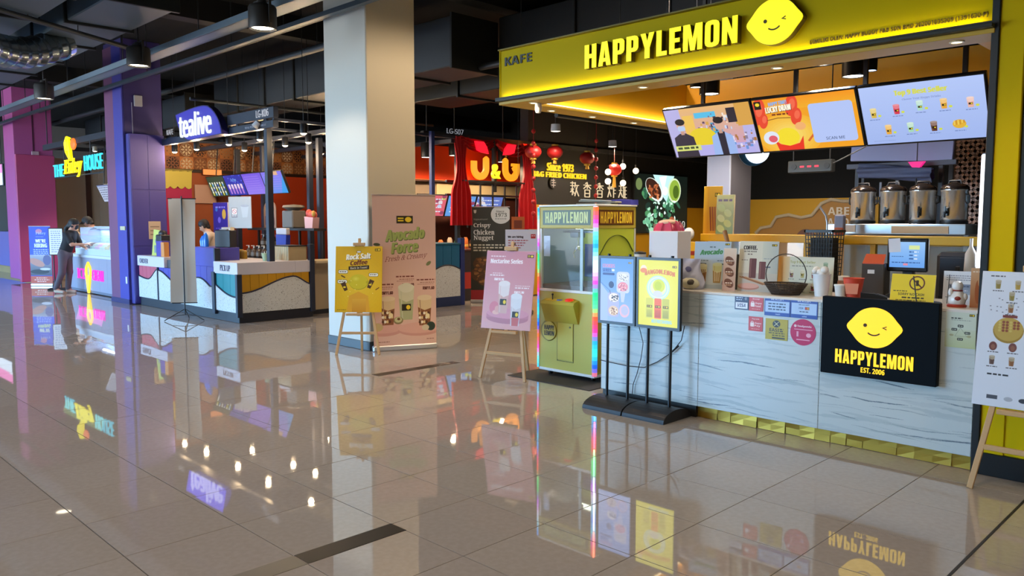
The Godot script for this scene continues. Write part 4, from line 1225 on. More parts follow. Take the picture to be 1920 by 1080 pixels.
	put(c, "TRY", 22, 8, 44, 14, Color("f2b890"), "sans fat"); c.bars(20, 28, 50, 5, Color("f0a080"), 1); c.bars(24, 40, 44, 5, Color("f0a080"), 2); c.bars(28, 54, 36, 5, Color("f0a080"), 3)
	t = thing("red_bucket", "small red paper bucket printed with pale lettering on the counter", "bucket", Vector3(-2.395, y, -6.08), 12)
	part(t, "bucket", MB.new().lathe([Vector2(0, 0.001), Vector2(0.05, 0.0), Vector2(0.075, 0.155), Vector2(0.078, 0.157), Vector2(0.07, 0.15), Vector2(0.048, 0.006)], 24), M("d0452c", 0.5))
	part(t, "print", MB.new().quad(Vector3(-0.04, 0.04, 0.066), Vector3(0.04, 0.04, 0.066), Vector3(0.05, 0.12, 0.078), Vector3(-0.05, 0.12, 0.078), Vector3.BACK), M("e89070", 0.5))
	t = thing("card_stand", "chrome desk stand with black clips between the paper cup and the sign box edge", "stand", Vector3(-2.43, y, -5.93))
	part(t, "clip", MB.new().cyl(Vector3(-0.03, 0.012, 0), Vector3(-0.01, 0.012, 0), 0.012).cyl(Vector3(0.0, 0.012, 0.01), Vector3(0.025, 0.014, 0.01), 0.013), M("dcdce0", 0.2, 0.9))
	part(t, "plate", MB.new().bb(Vector3(-0.05, 0, -0.03), Vector3(0.06, 0.006, 0.03), 0.002), M("1c1c1e", 0.4))
	t = thing("card_terminal", "low black card terminal lying behind the black sign box", "terminal", Vector3(-2.22, y, -6.02), 20)
	part(t, "body", MB.new().ext([V2([-0.09, 0, 0.09, 0, 0.09, 0.03, 0.0, 0.055, -0.09, 0.06])], 0.1, Transform3D(Basis(), Vector3(0, 0, -0.05))), M("17181a", 0.4))
	part(t, "keypad", MB.new().box(Vector3(0.05, 0.043, 0), Vector3(0.06, 0.006, 0.07), 0.002, Basis(Vector3.BACK, -0.28)), M("3a3c40", 0.5))
	c = Cv.new(220, 160, Color("e2c512"))
	for i in 2: c.poly(arc(Vector2(130, 48), 36, 0, PI, 7), Color("5a2414")); c.poly(arc(Vector2(130, 48), 36, PI, TAU, 7), Color("5a2414"))
	c.line(Vector2(106, 24), Vector2(154, 72), 7, Color("5a2414")); c.rr(124, 32, 14, 32, 3, Color("3a2a14"))
	c.bars(14, 92, 70, 5, Color("5a4a10"), 2); put(c, "SORRY NO CASH", 40, 104, 130, 14, Color("3a3008")); c.bars(60, 126, 110, 8, Color("3a3008"), 4); c.bars(30, 142, 150, 5, Color("6a5a10"), 6)
	sheet("notice_sign", "yellow tent sign with a red brown prohibition circle on top of the sign box", "sign", c, 0.29, 0.21, Vector3(-1.955, y + 0.105, -6.02), 4, 14)
	t = thing("coin_tray", "flat black tray with an upright pen on a stalk right of the yellow sign", "tray", Vector3(-1.86, y + 0.0, -5.94))
	part(t, "tray", MB.new().lathe([Vector2(0, 0.0), Vector2(0.09, 0.0), Vector2(0.115, 0.022), Vector2(0.118, 0.024), Vector2(0.09, 0.01), Vector2(0, 0.008)], 24), M("1a1a1c", 0.5))
	part(t, "pen", MB.new().cyl(Vector3(-0.045, 0.01, -0.02), Vector3(-0.075, 0.2, -0.03), 0.004), M("151518", 0.4))
	c = Cv.new(160, 160, Color("dcdfe4"))
	c.bars(14, 20, 130, 4, Color("8a90a0"), 1); c.bars(14, 30, 120, 4, Color("8a90a0"), 2); c.bars(14, 40, 126, 4, Color("8a90a0"), 3)
	c.grad(30, 62, 110, 50, Color("7a88a0"), Color("a8b4c4")); c.bars(34, 70, 100, 5, Color("44546c"), 5); c.bars(34, 90, 90, 5, Color("d8dce4"), 6); c.bars(14, 124, 110, 4, Color("8a90a0"), 7)
	sheet("notice_card", "white acrylic notice card with blue grey print standing behind the figurine", "card", c, 0.2, 0.235, Vector3(-1.695, y + 0.118, -6.16), 6, 6)
	t = thing("figurine", "small white and red porcelain figurine on a red base at the counter end", "figurine", Vector3(-1.66, y, -6.0), 20)
	part(t, "base", MB.new().lathe([Vector2(0, 0), Vector2(0.06, 0.0), Vector2(0.062, 0.012), Vector2(0.05, 0.02), Vector2(0, 0.02)]), M("b0341c", 0.3))
	part(t, "body", MB.new().lathe([Vector2(0, 0.018), Vector2(0.05, 0.02), Vector2(0.056, 0.05), Vector2(0.045, 0.09), Vector2(0.028, 0.112), Vector2(0.034, 0.13), Vector2(0.036, 0.148), Vector2(0.025, 0.17), Vector2(0.0, 0.178)], 18).ball(Vector3(0.045, 0.07, 0.02), Vector3(0.018, 0.026, 0.018), 8, 6).ball(Vector3(-0.042, 0.1, 0.02), Vector3(0.015, 0.03, 0.015), 8, 6), M("dcd8d4", 0.2))
	part(t, "trim", MB.new().lathe([Vector2(0.03, 0.106), Vector2(0.038, 0.112), Vector2(0.031, 0.118)]).ball(Vector3(0.0, 0.06, 0.05), Vector3(0.02, 0.016, 0.01), 8, 5), M("8a2c24", 0.3))
	part(t, "flag_stick", MB.new().cyl(Vector3(-0.06, 0.02, 0.0), Vector3(-0.05, 0.22, 0.0), 0.0025), M("2a2420", 0.4))
	c = Cv.new(80, 200, Color("c88a5a"))
	c.grad(0, 0, 80, 200, Color("d8aa80"), Color("b06a3c")); c.ell(40, 120, 16, 60, Color("a85a30")); c.ell(52, 60, 14, 40, Color("d8a070")); c.bars(10, 16, 60, 6, Color("f0e0c8"), 1)
	sheet("snack_banner", "tall orange brown snack card leaning at the right end of the counter", "card", c, 0.09, 0.27, Vector3(-1.54, y + 0.135, -6.02), 12, 4)
	t = thing("tea_jar", "clear jar of brown drink mix standing at the left end of the counter", "jar", Vector3(-3.93, y, -6.08))
	part(t, "glass", MB.new().lathe([Vector2(0, 0.001), Vector2(0.055, 0.0), Vector2(0.058, 0.01), Vector2(0.058, 0.15), Vector2(0.04, 0.17), Vector2(0.042, 0.2)]), glass("e0d8cc", 0.15))
	part(t, "drink", MB.new().lathe([Vector2(0, 0.004), Vector2(0.053, 0.004), Vector2(0.055, 0.09), Vector2(0, 0.09)]), M("a0643a", 0.4))
	t = thing("plastic_bag", "translucent white printed plastic bag slumped beside the pale blue card", "bag", Vector3(-3.80, y, -6.03), 10)
	part(t, "bag", MB.new().cloth(func(u, w): return Vector3((0.13 + 0.02 * sin(w * 7.0)) * cos(TAU * u) * (1.0 - 0.25 * w * w), 0.26 * w, (0.07 - 0.05 * w) * sin(TAU * u) + 0.012 * sin(u * 31.0 + w * 9.0)), 40, 10), M("c6c6da", 0.35))
	part(t, "print_marks", MB.new().ball(Vector3(0.01, 0.17, 0.045), Vector3(0.03, 0.025, 0.006), 10, 6).ball(Vector3(-0.03, 0.07, 0.064), Vector3(0.03, 0.02, 0.006), 10, 6), M("6a6a94", 0.5))
	t = thing("paper_bag", "crumpled pale paper pack with brown print below the pale blue card", "bag", Vector3(-3.74, y, -5.95), -8)
	part(t, "pack", MB.new().ball(Vector3(0, 0.05, 0), Vector3(0.1, 0.05, 0.05), 12, 7), M("c8c2a4", 0.6))
	part(t, "dark_label", MB.new().ball(Vector3(0.03, 0.06, 0.02), Vector3(0.045, 0.03, 0.034), 10, 6), M("4a4238", 0.6))
	# white box and pink bowl on the side counter
	one("white_carton", "plain white carton standing on the side counter behind the yellow lit poster", "box", MB.new().box(Vector3(0, 0.245, 0), Vector3(0.31, 0.49, 0.3), 0.006), M("d8d8dc", 0.5), Vector3(-4.46, 1.09, -6.72), 8)
	t = thing("pink_bag", "crinkled pink plastic bag bundled on top of the white carton", "bag", Vector3(-4.47, 1.58, -6.7))
	part(t, "bundle", MB.new().cloth(func(u, w): return Vector3((0.15 - 0.05 * w * w) * cos(TAU * u) + 0.012 * sin(u * 50.0), 0.09 * w + 0.01 * sin(u * 37.0) * w, (0.12 - 0.04 * w) * sin(TAU * u) + 0.01 * cos(u * 44.0)), 48, 8), M("c8385c", 0.4))
	part(t, "tissue_top", MB.new().ball(Vector3(0, 0.08, 0), Vector3(0.11, 0.035, 0.09), 12, 6), M("e0b8a0", 0.7))
	t = thing("sanitizer_bottle", "white squat canister with a black lid left of the white carton", "canister", Vector3(-4.66, 1.09, -6.5))
	part(t, "body", MB.new().lathe([Vector2(0, 0), Vector2(0.055, 0), Vector2(0.058, 0.01), Vector2(0.058, 0.26), Vector2(0.05, 0.27), Vector2(0, 0.27)]), M("c9c4ba", 0.4))
	part(t, "lid", MB.new().lathe([Vector2(0.058, 0.262), Vector2(0.06, 0.28), Vector2(0.02, 0.29), Vector2(0, 0.29)]), M("2a2624", 0.5))
	t = thing("menu_flyer", "grey menu leaflet in a stand behind the game cabinet", "leaflet", Vector3(-4.87, 1.09, -7.3), 30)
	part(t, "leaflet", MB.new().box(Vector3(0, 0.28, 0), Vector3(0.32, 0.56, 0.01), 0.001), M("b8b6b0", 0.6))
	part(t, "yellow_corner", MB.new().bb(Vector3(0.06, 0.42, 0.005), Vector3(0.15, 0.55, 0.008)), M("b89a14", 0.6))
	part(t, "pictures", MB.new().bb(Vector3(-0.12, 0.28, 0.005), Vector3(-0.05, 0.4, 0.007)).bb(Vector3(-0.1, 0.12, 0.005), Vector3(-0.03, 0.2, 0.007)).bb(Vector3(0.0, 0.36, 0.005), Vector3(0.07, 0.38, 0.007)), M("7a6a64", 0.6))
	one("stand_shelf", "narrow grey shelf bracket holding the leaflet behind the game cabinet", "shelf", MB.new().bb(Vector3(-0.2, 0, -0.1), Vector3(0.2, 1.088, 0.1), 0.005), M("4a4844", 0.6), Vector3(-4.89, 0, -7.32), 30)
	# yellow framed glass partition at the back
	t = thing("glass_partition", "yellow framed glass partition along the back of the kiosk", "partition", Vector3(-3.2, 0, -7.75))
	var yf = M("dfa90c", 0.45)
	part(t, "top_rail", MB.new().bb(Vector3(-1.52, 1.46, -0.05), Vector3(1.55, 1.54, 0.05), 0.005), yf)
	for x in [-1.52, -0.35, 0.3, 1.5]: part(t, "post", MB.new().bb(Vector3(x, 0, -0.03), Vector3(x + 0.05, 1.46, 0.03), 0.004), yf)
	part(t, "lower_panel", MB.new().bb(Vector3(-1.47, 0.05, -0.02), Vector3(1.5, 0.85, 0.02)), M("a08040", 0.5))
	for k in 3: part(t, "pane", MB.new().bb(Vector3([-1.47, -0.3, 0.35][k], 0.86, -0.004), Vector3([-0.35, 0.3, 1.5][k], 1.46, 0.004)), glass("dfe6e0", 0.12))
	for q in [[Vector3(-4.62, 1.54, -7.78), "sandwich stick snack banner in yellow, taller of the two on the partition", 0.2, 0.52, 18, 0], [Vector3(-4.43, 1.54, -7.71), "yellow green lemon snack banner, shorter of the two on the partition", 0.2, 0.42, 4, 1]]:
		c = Cv.new(140, 240, Color("c8962a"))
		if q[5] == 0:
			c.grad(0, 0, 40, 240, Color("e8b020"), Color("c88a1c"), true)
			for k in 4: c.line(Vector2(50 + k * 18, 110), Vector2(60 + k * 18, 220), 13, Color("8a4a24").lightened(k * 0.06))
			c.badge(84, 34, 40)
		else:
			c.grad(0, 0, 140, 240, Color("c8b03a"), Color("7a8a30")); c.bars(14, 26, 112, 14, Color("6a3420"), 3)
			for k in 5: c.ell(40 + (k % 2) * 54, 80 + k * 32, 32, 22, Color("b8b43c").lightened(0.1 * (k % 3)), 0.4)
		sheet("snack_banner", q[1], "banner", c, q[2], q[3], q[0] + Vector3(0, q[3] / 2, 0), q[4], 3, 0.03, "e8d8b0")
	# the wooden ladle propped across
	t = thing("wooden_scoop", "long wooden scoop handle leaning up from a dark pot on the counter", "scoop", Vector3(-3.46, y, -6.22))
	part(t, "handle", MB.new().cyl(Vector3(0.03, 0.05, 0.0), Vector3(-0.17, 0.5, -0.1), 0.016, 0.02), M("9a6a38", 0.6))
	part(t, "pot", MB.new().lathe([Vector2(0, 0), Vector2(0.05, 0.0), Vector2(0.062, 0.05), Vector2(0.06, 0.27), Vector2(0.05, 0.3), Vector2(0.045, 0.28)], 18), M("4a4640", 0.25, 0.7))
	# urns on the steel over-shelf
	var steel = M("b8bcbe", 0.28, 0.85)
	t = thing("steel_rack", "stainless steel over-shelf bench carrying the four tea urns", "rack", Vector3(-2.8, 0, -8.15))
	part(t, "top_shelf", MB.new().bb(Vector3(-0.62, 1.55, -0.2), Vector3(0.64, 1.65, 0.18), 0.006), steel)
	part(t, "bench_top", MB.new().bb(Vector3(-0.66, 0.86, -0.3), Vector3(0.68, 0.9, 0.3), 0.005), steel)
	part(t, "back_plate", MB.new().bb(Vector3(-0.6, 0.9, -0.22), Vector3(0.62, 1.55, -0.2)), M("9a9890", 0.4, 0.5))
	for x in [-0.6, 0.6]: part(t, "upright", MB.new().bb(Vector3(x - 0.02, 0.9, -0.02), Vector3(x + 0.02, 1.55, 0.02), 0.004), steel)
	for x in [-0.62, 0.62]:
		for z in [-0.26, 0.26]: part(t, "leg", MB.new().bb(Vector3(x - 0.02, 0, z - 0.02), Vector3(x + 0.02, 0.86, z + 0.02), 0.004), steel)
	part(t, "cloth_strip", MB.new().bb(Vector3(0.0, 1.56, 0.181), Vector3(0.5, 1.63, 0.187), 0.001), M("d8b890", 0.7), "tan paper strip along the shelf edge")
	part(t, "price_tag", MB.new().bb(Vector3(-0.44, 1.57, 0.181), Vector3(-0.34, 1.64, 0.188), 0.001), M("c8beb0", 0.7))
	var u0: Node3D
	var ux = [-3.14, -2.855, -2.585, -2.31]
	var ul = ["polished steel tea urn, leftmost of the four on the shelf", "polished steel tea urn, second from the left on the shelf", "polished steel tea urn, third from the left on the shelf", "polished steel tea urn, rightmost of the four nearest the yellow pillar"]
	for k in 4:
		if k == 0:
			u0 = thing("tea_urn", ul[0], "urn", Vector3(ux[0], 1.65, -8.14), 0, "tea urns on the shelf")
			part(u0, "body", MB.new().lathe([Vector2(0.105, 0.035), Vector2(0.113, 0.045), Vector2(0.113, 0.3), Vector2(0.118, 0.305), Vector2(0.118, 0.315), Vector2(0.11, 0.318)], 32), M("dcdede", 0.24, 0.8))
			part(u0, "base_ring", MB.new().lathe([Vector2(0, 0), Vector2(0.115, 0.0), Vector2(0.119, 0.01), Vector2(0.119, 0.03), Vector2(0.105, 0.038)], 32), M("1c1a1a", 0.4))
			part(u0, "lid", MB.new().lathe([Vector2(0.119, 0.315), Vector2(0.12, 0.335), Vector2(0.1, 0.358), Vector2(0.055, 0.372), Vector2(0.05, 0.38), Vector2(0.03, 0.385), Vector2(0, 0.386)], 32), M("4a403c", 0.18, 0.7))
			part(u0, "lid_handle", MB.new().tube([Vector3(-0.06, 0.365, 0), Vector3(-0.05, 0.4, 0), Vector3(0.05, 0.4, 0), Vector3(0.06, 0.365, 0)], 0.009, 8), M("2a2422", 0.35))
			var tp = part(u0, "tap", MB.new().bb(Vector3(-0.018, 0.075, 0.108), Vector3(0.018, 0.15, 0.125), 0.004).cyl(Vector3(0, 0.11, 0.115), Vector3(0, 0.105, 0.16), 0.013).cyl(Vector3(0, 0.11, 0.155), Vector3(0, 0.06, 0.158), 0.011), M("141416", 0.35))
			part(tp, "lever", MB.new().bb(Vector3(-0.01, 0.12, 0.145), Vector3(0.01, 0.165, 0.155), 0.003), M("101012", 0.35))
			for s in [-1.0, 1.0]: part(u0, "side_handle", MB.new().tube([Vector3(s * 0.112, 0.27, 0), Vector3(s * 0.135, 0.26, 0), Vector3(s * 0.135, 0.2, 0), Vector3(s * 0.112, 0.19, 0)], 0.008, 6), M("1c1a1a", 0.4))
		else:
			dup(u0, "tea_urn", ul[k], Vector3(ux[k], 1.65, -8.14), [0, -8, 6, -14][k])
	# till on the counter behind the sign box
	t = thing("till_screen", "till with a glowing blue order screen above the yellow sign", "till", Vector3(-2.14, 1.09, -6.45), 3)
	part(t, "base", MB.new().bb(Vector3(-0.12, 0, -0.13), Vector3(0.12, 0.03, 0.1), 0.006), M("1a1c20", 0.4))
	part(t, "neck", MB.new().bb(Vector3(-0.04, 0.03, -0.08), Vector3(0.04, 0.25, -0.02), 0.01), M("1a1c20", 0.4))
	part(t, "casing", MB.new().bb(Vector3(-0.145, 0.2, -0.03), Vector3(0.145, 0.455, 0.015), 0.01), M("15171b", 0.35))
	c = Cv.new(200, 150, Color("7ab2f2"))
	c.grad(0, 0, 200, 150, Color("9ac6f6"), Color("6aa4ee")); c.rect(110, 20, 60, 24, Color("d8e8a0"))
	for k in 6: c.bars(112 + (k % 2) * 28, 54 + (k / 2) * 20, 24, 8, Color("d8e6fa") if k % 2 else Color("3a62a0"), k)
	c.bars(12, 84, 70, 4, Color("3a62a0"), 3); c.bars(14, 118, 160, 6, Color("3a62a0"), 5); c.rect(80, 126, 26, 12, Color("e08aa0"))
	part(t, "display", MB.new().picture(0.25, 0.195, Transform3D(Basis(), Vector3(0, 0.33, 0.0158))), P(c, 0.3, 1.0))
	area(t, Vector3(0, 0.33, 0.02), Vector3(0, 0, 1), Vector2(0.24, 0.19), 0.02, "8ab8f4")
	part(t, "paper_note", MB.new().box(Vector3(-0.09, 0.4, 0.022), Vector3(0.085, 0.105, 0.002), 0.0, Basis(Vector3.BACK, 0.08)), M("d6d6dc", 0.7), "white paper note taped over the screen corner")
	t = thing("receipt_printer", "dark brown cabinet with a red and white sticker left of the till", "cabinet", Vector3(-2.37, 1.09, -6.42), 6)
	part(t, "body", MB.new().bb(Vector3(-0.075, 0, -0.1), Vector3(0.09, 0.26, 0.08), 0.005), M("3a3022", 0.5))
	part(t, "top_sticker", MB.new().quad(Vector3(-0.07, 0.262, 0.082), Vector3(0.085, 0.262, 0.082), Vector3(0.085, 0.33, 0.02), Vector3(-0.06, 0.33, 0.02), Vector3(0, 1, 1)).bb(Vector3(-0.07, 0.255, 0.02), Vector3(0.085, 0.262, 0.082)), M("c8502c", 0.5))
	part(t, "tag", MB.new().bb(Vector3(-0.03, 0.18, 0.08), Vector3(0.02, 0.21, 0.083)), M("d8d8d4", 0.6))
	# things on the bench under the shelf
	t = thing("drying_bin", "black mesh bin standing left of the steel rack", "bin", Vector3(-3.22, 0.86, -7.45))
	var mesh_ = MB.new()
	for i in 11:
		for s in [-1.0, 1.0]:
			var x = -0.13 + i * 0.026
			mesh_.beam(Vector3(x * 0.8, 0, s * 0.1), Vector3(x, 0.72, s * 0.13), 0.006, 0.006)
	for k in 20:
		var u = k / 19.0
		var a = 0.104 + 0.026 * u
		for s in [-1.0, 1.0]:
			mesh_.beam(Vector3(-a, 0.72 * u, s * (0.1 + 0.03 * u)), Vector3(a, 0.72 * u, s * (0.1 + 0.03 * u)), 0.006, 0.006)
			mesh_.beam(Vector3(s * a, 0.72 * u, -0.1 - 0.03 * u), Vector3(s * a, 0.72 * u, 0.1 + 0.03 * u), 0.006, 0.006)
	part(t, "wire_mesh", mesh_, M("15130f", 0.5)).set_meta("kind", "stuff")
	part(t, "rim", MB.new().bb(Vector3(-0.14, 0.71, -0.14), Vector3(0.14, 0.735, -0.125)).bb(Vector3(-0.14, 0.71, 0.125), Vector3(0.14, 0.735, 0.14)).bb(Vector3(-0.14, 0.71, -0.14), Vector3(-0.125, 0.735, 0.14)).bb(Vector3(0.125, 0.71, -0.14), Vector3(0.14, 0.735, 0.14)), M("2a2824", 0.4))
	part(t, "liner", MB.new().bb(Vector3(-0.095, 0.01, -0.09), Vector3(0.095, 0.66, 0.09)), M("2c2822", 0.7))
	one("back_bench", "low steel prep bench behind the counter under the black mesh bin", "bench", MB.new().bb(Vector3(-0.5, 0, -0.2), Vector3(0.3, 0.86, 0.22), 0.005), M("8a8c8a", 0.35, 0.6), Vector3(-3.1, 0, -7.42))
	t = thing("swan_tap", "bent pale straw tap rising beside the pink flower pack", "tap", Vector3(-3.36, 1.54, -7.75))
	part(t, "spout", MB.new().tube([Vector3(0.03, 0, 0), Vector3(0.03, 0.12, 0), Vector3(0.015, 0.19, 0), Vector3(-0.04, 0.28, 0.02)], 0.01, 8), M("c8c8cc", 0.3, 0.6))
	t = thing("snack_pack", "grey and orange snack pack standing on the yellow rail", "pack", Vector3(-3.2, 1.54, -7.74))
	part(t, "pack", MB.new().box(Vector3(0, 0.1, 0), Vector3(0.1, 0.2, 0.05), 0.012), M("8a8490", 0.6))
	part(t, "orange_panel", MB.new().box(Vector3(0, 0.04, 0.02), Vector3(0.09, 0.07, 0.03), 0.01), M("c85a2c", 0.6))
	var jg = thing("glass_jug", "clear glass jug on the steel bench under the urn shelf", "jug", Vector3(-3.1, 0.9, -8.0), 0, "glass jugs under the urn shelf")
	part(jg, "jug", MB.new().lathe([Vector2(0, 0.004), Vector2(0.06, 0.0), Vector2(0.065, 0.01), Vector2(0.065, 0.24), Vector2(0.07, 0.26)], 20), glass("d8d4c4", 0.22))
	part(jg, "syrup", MB.new().lathe([Vector2(0, 0.006), Vector2(0.06, 0.006), Vector2(0.062, 0.15), Vector2(0, 0.15)], 18), M("8a7450", 0.4))
	dup(jg, "glass_jug", "clear glass jug on the steel bench, second from the left under the urn shelf", Vector3(-2.93, 0.9, -7.98))
	one("white_carton", "long white and tan carton lying on the bench under the urn shelf", "box", MB.new().box(Vector3(0, 0.1, 0), Vector3(0.5, 0.2, 0.2), 0.005), M("c4b8a4", 0.6), Vector3(-2.55, 0.9, -8.1))
	one("red_carton", "flat dark red carton stacked beneath the cups on the bench", "box", MB.new().box(Vector3(0, 0.04, 0), Vector3(0.36, 0.08, 0.14), 0.004), M("8a2c24", 0.6), Vector3(-2.62, 0.9, -7.93))
	one("yellow_shelf_bar", "yellow edged glass shelf bar running under the urn shelf", "shelf", MB.new().bb(Vector3(-0.56, 0, -0.02), Vector3(0.58, 0.05, 0.03), 0.004), yf, Vector3(-2.8, 1.44, -8.1))
	t = thing("black_backpack", "large black machine housing behind the till", "machine", Vector3(-1.98, 0.86, -7.3))
	part(t, "housing", MB.new().bb(Vector3(-0.17, 0, -0.15), Vector3(0.17, 0.56, 0.15), 0.03), M("1a1a1e", 0.45))
	part(t, "front_lid", MB.new().bb(Vector3(-0.14, 0.2, 0.15), Vector3(0.14, 0.52, 0.165), 0.01), M("26262c", 0.4))
	one("machine_stand", "short steel cabinet under the black machine housing", "cabinet", MB.new().bb(Vector3(-0.2, 0, -0.2), Vector3(0.22, 0.86, 0.2), 0.005), M("7c7e7e", 0.4, 0.5), Vector3(-1.98, 0, -7.3))
	t = thing("soap_dispenser", "white bottle with black bracket hanging near the glowing tube", "dispenser", Vector3(-1.84, 1.22, -6.95), 10)
	part(t, "bottle", MB.new().lathe([Vector2(0, -0.02), Vector2(0.035, -0.02), Vector2(0.045, 0.05), Vector2(0.04, 0.2), Vector2(0.012, 0.26), Vector2(0.012, 0.32), Vector2(0, 0.32)]), M("d8d8d8", 0.3))
	part(t, "bracket", MB.new().bb(Vector3(-0.09, 0.02, -0.02), Vector3(0.1, 0.05, 0.05), 0.004).bb(Vector3(-0.1, -0.03, -0.02), Vector3(-0.07, 0.1, 0.05), 0.004).bb(Vector3(0.08, -0.03, -0.02), Vector3(0.11, 0.1, 0.05), 0.004), M("1c1a18", 0.5))
	t = thing("wall_panel", "blue and white machine panel with a round dial behind the rightmost urn", "panel", Vector3(-2.0, 0.9, -8.3))
	part(t, "panel", MB.new().bb(Vector3(-0.1, 0, -0.03), Vector3(0.14, 0.95, 0.0), 0.004), M("7a94a8", 0.5))
	part(t, "lower_panel", MB.new().bb(Vector3(-0.1, 0.3, 0.0), Vector3(0.12, 0.65, 0.01), 0.003), M("c8d4dc", 0.5))
	part(t, "dial", MB.new().cyl(Vector3(-0.06, 0.76, 0.0), Vector3(-0.06, 0.76, 0.03), 0.035, 0.035, 18), M("d8d8d8", 0.4))
	part(t, "hose", MB.new().tube([Vector3(-0.05, 0.76, 0.02), Vector3(0.02, 0.77, 0.05), Vector3(0.04, 0.66, 0.05), Vector3(0.0, 0.54, 0.03)], 0.01, 6), M("1a1a1c", 0.4))
	one("panel_stand", "narrow steel locker under the blue machine panel", "locker", MB.new().bb(Vector3(-0.1, 0, -0.2), Vector3(0.14, 0.9, 0.1), 0.005), M("74787c", 0.4, 0.5), Vector3(-2.0, 0, -8.3))
	# the radio under the screens
	t = thing("display_unit", "small dark box with three red digits hanging under the middle screen", "display", Vector3(-3.78, 2.26, -8.35))
	part(t, "box", MB.new().bb(Vector3(-0.24, -0.065, -0.05), Vector3(0.24, 0.065, 0.05), 0.008), M("2a2c2c", 0.5))
	for x in [-0.17, 0.19]: part(t, "knob", MB.new().cyl(Vector3(x, 0, 0.05), Vector3(x, 0, 0.056), 0.03, 0.03, 16), M("1c1d1e", 0.5))
	for x in [-0.08, 0.0, 0.08]: part(t, "red_digit", MB.new().bb(Vector3(x - 0.022, -0.01, 0.05), Vector3(x + 0.022, 0.008, 0.053)), E("ff3048", 1.5))
	for x in [-0.2, 0.2]: part(t, "hanger", MB.new().cyl(Vector3(x, 0.06, 0), Vector3(x, 3.04, -0.0), 0.006), M("3a3b3d", 0.4, 0.5))
	part(t, "strut", MB.new().cyl(Vector3(0.23, 0.02, 0), Vector3(0.62, 0.2, 0.0), 0.006), M("6a6c70", 0.4, 0.5))

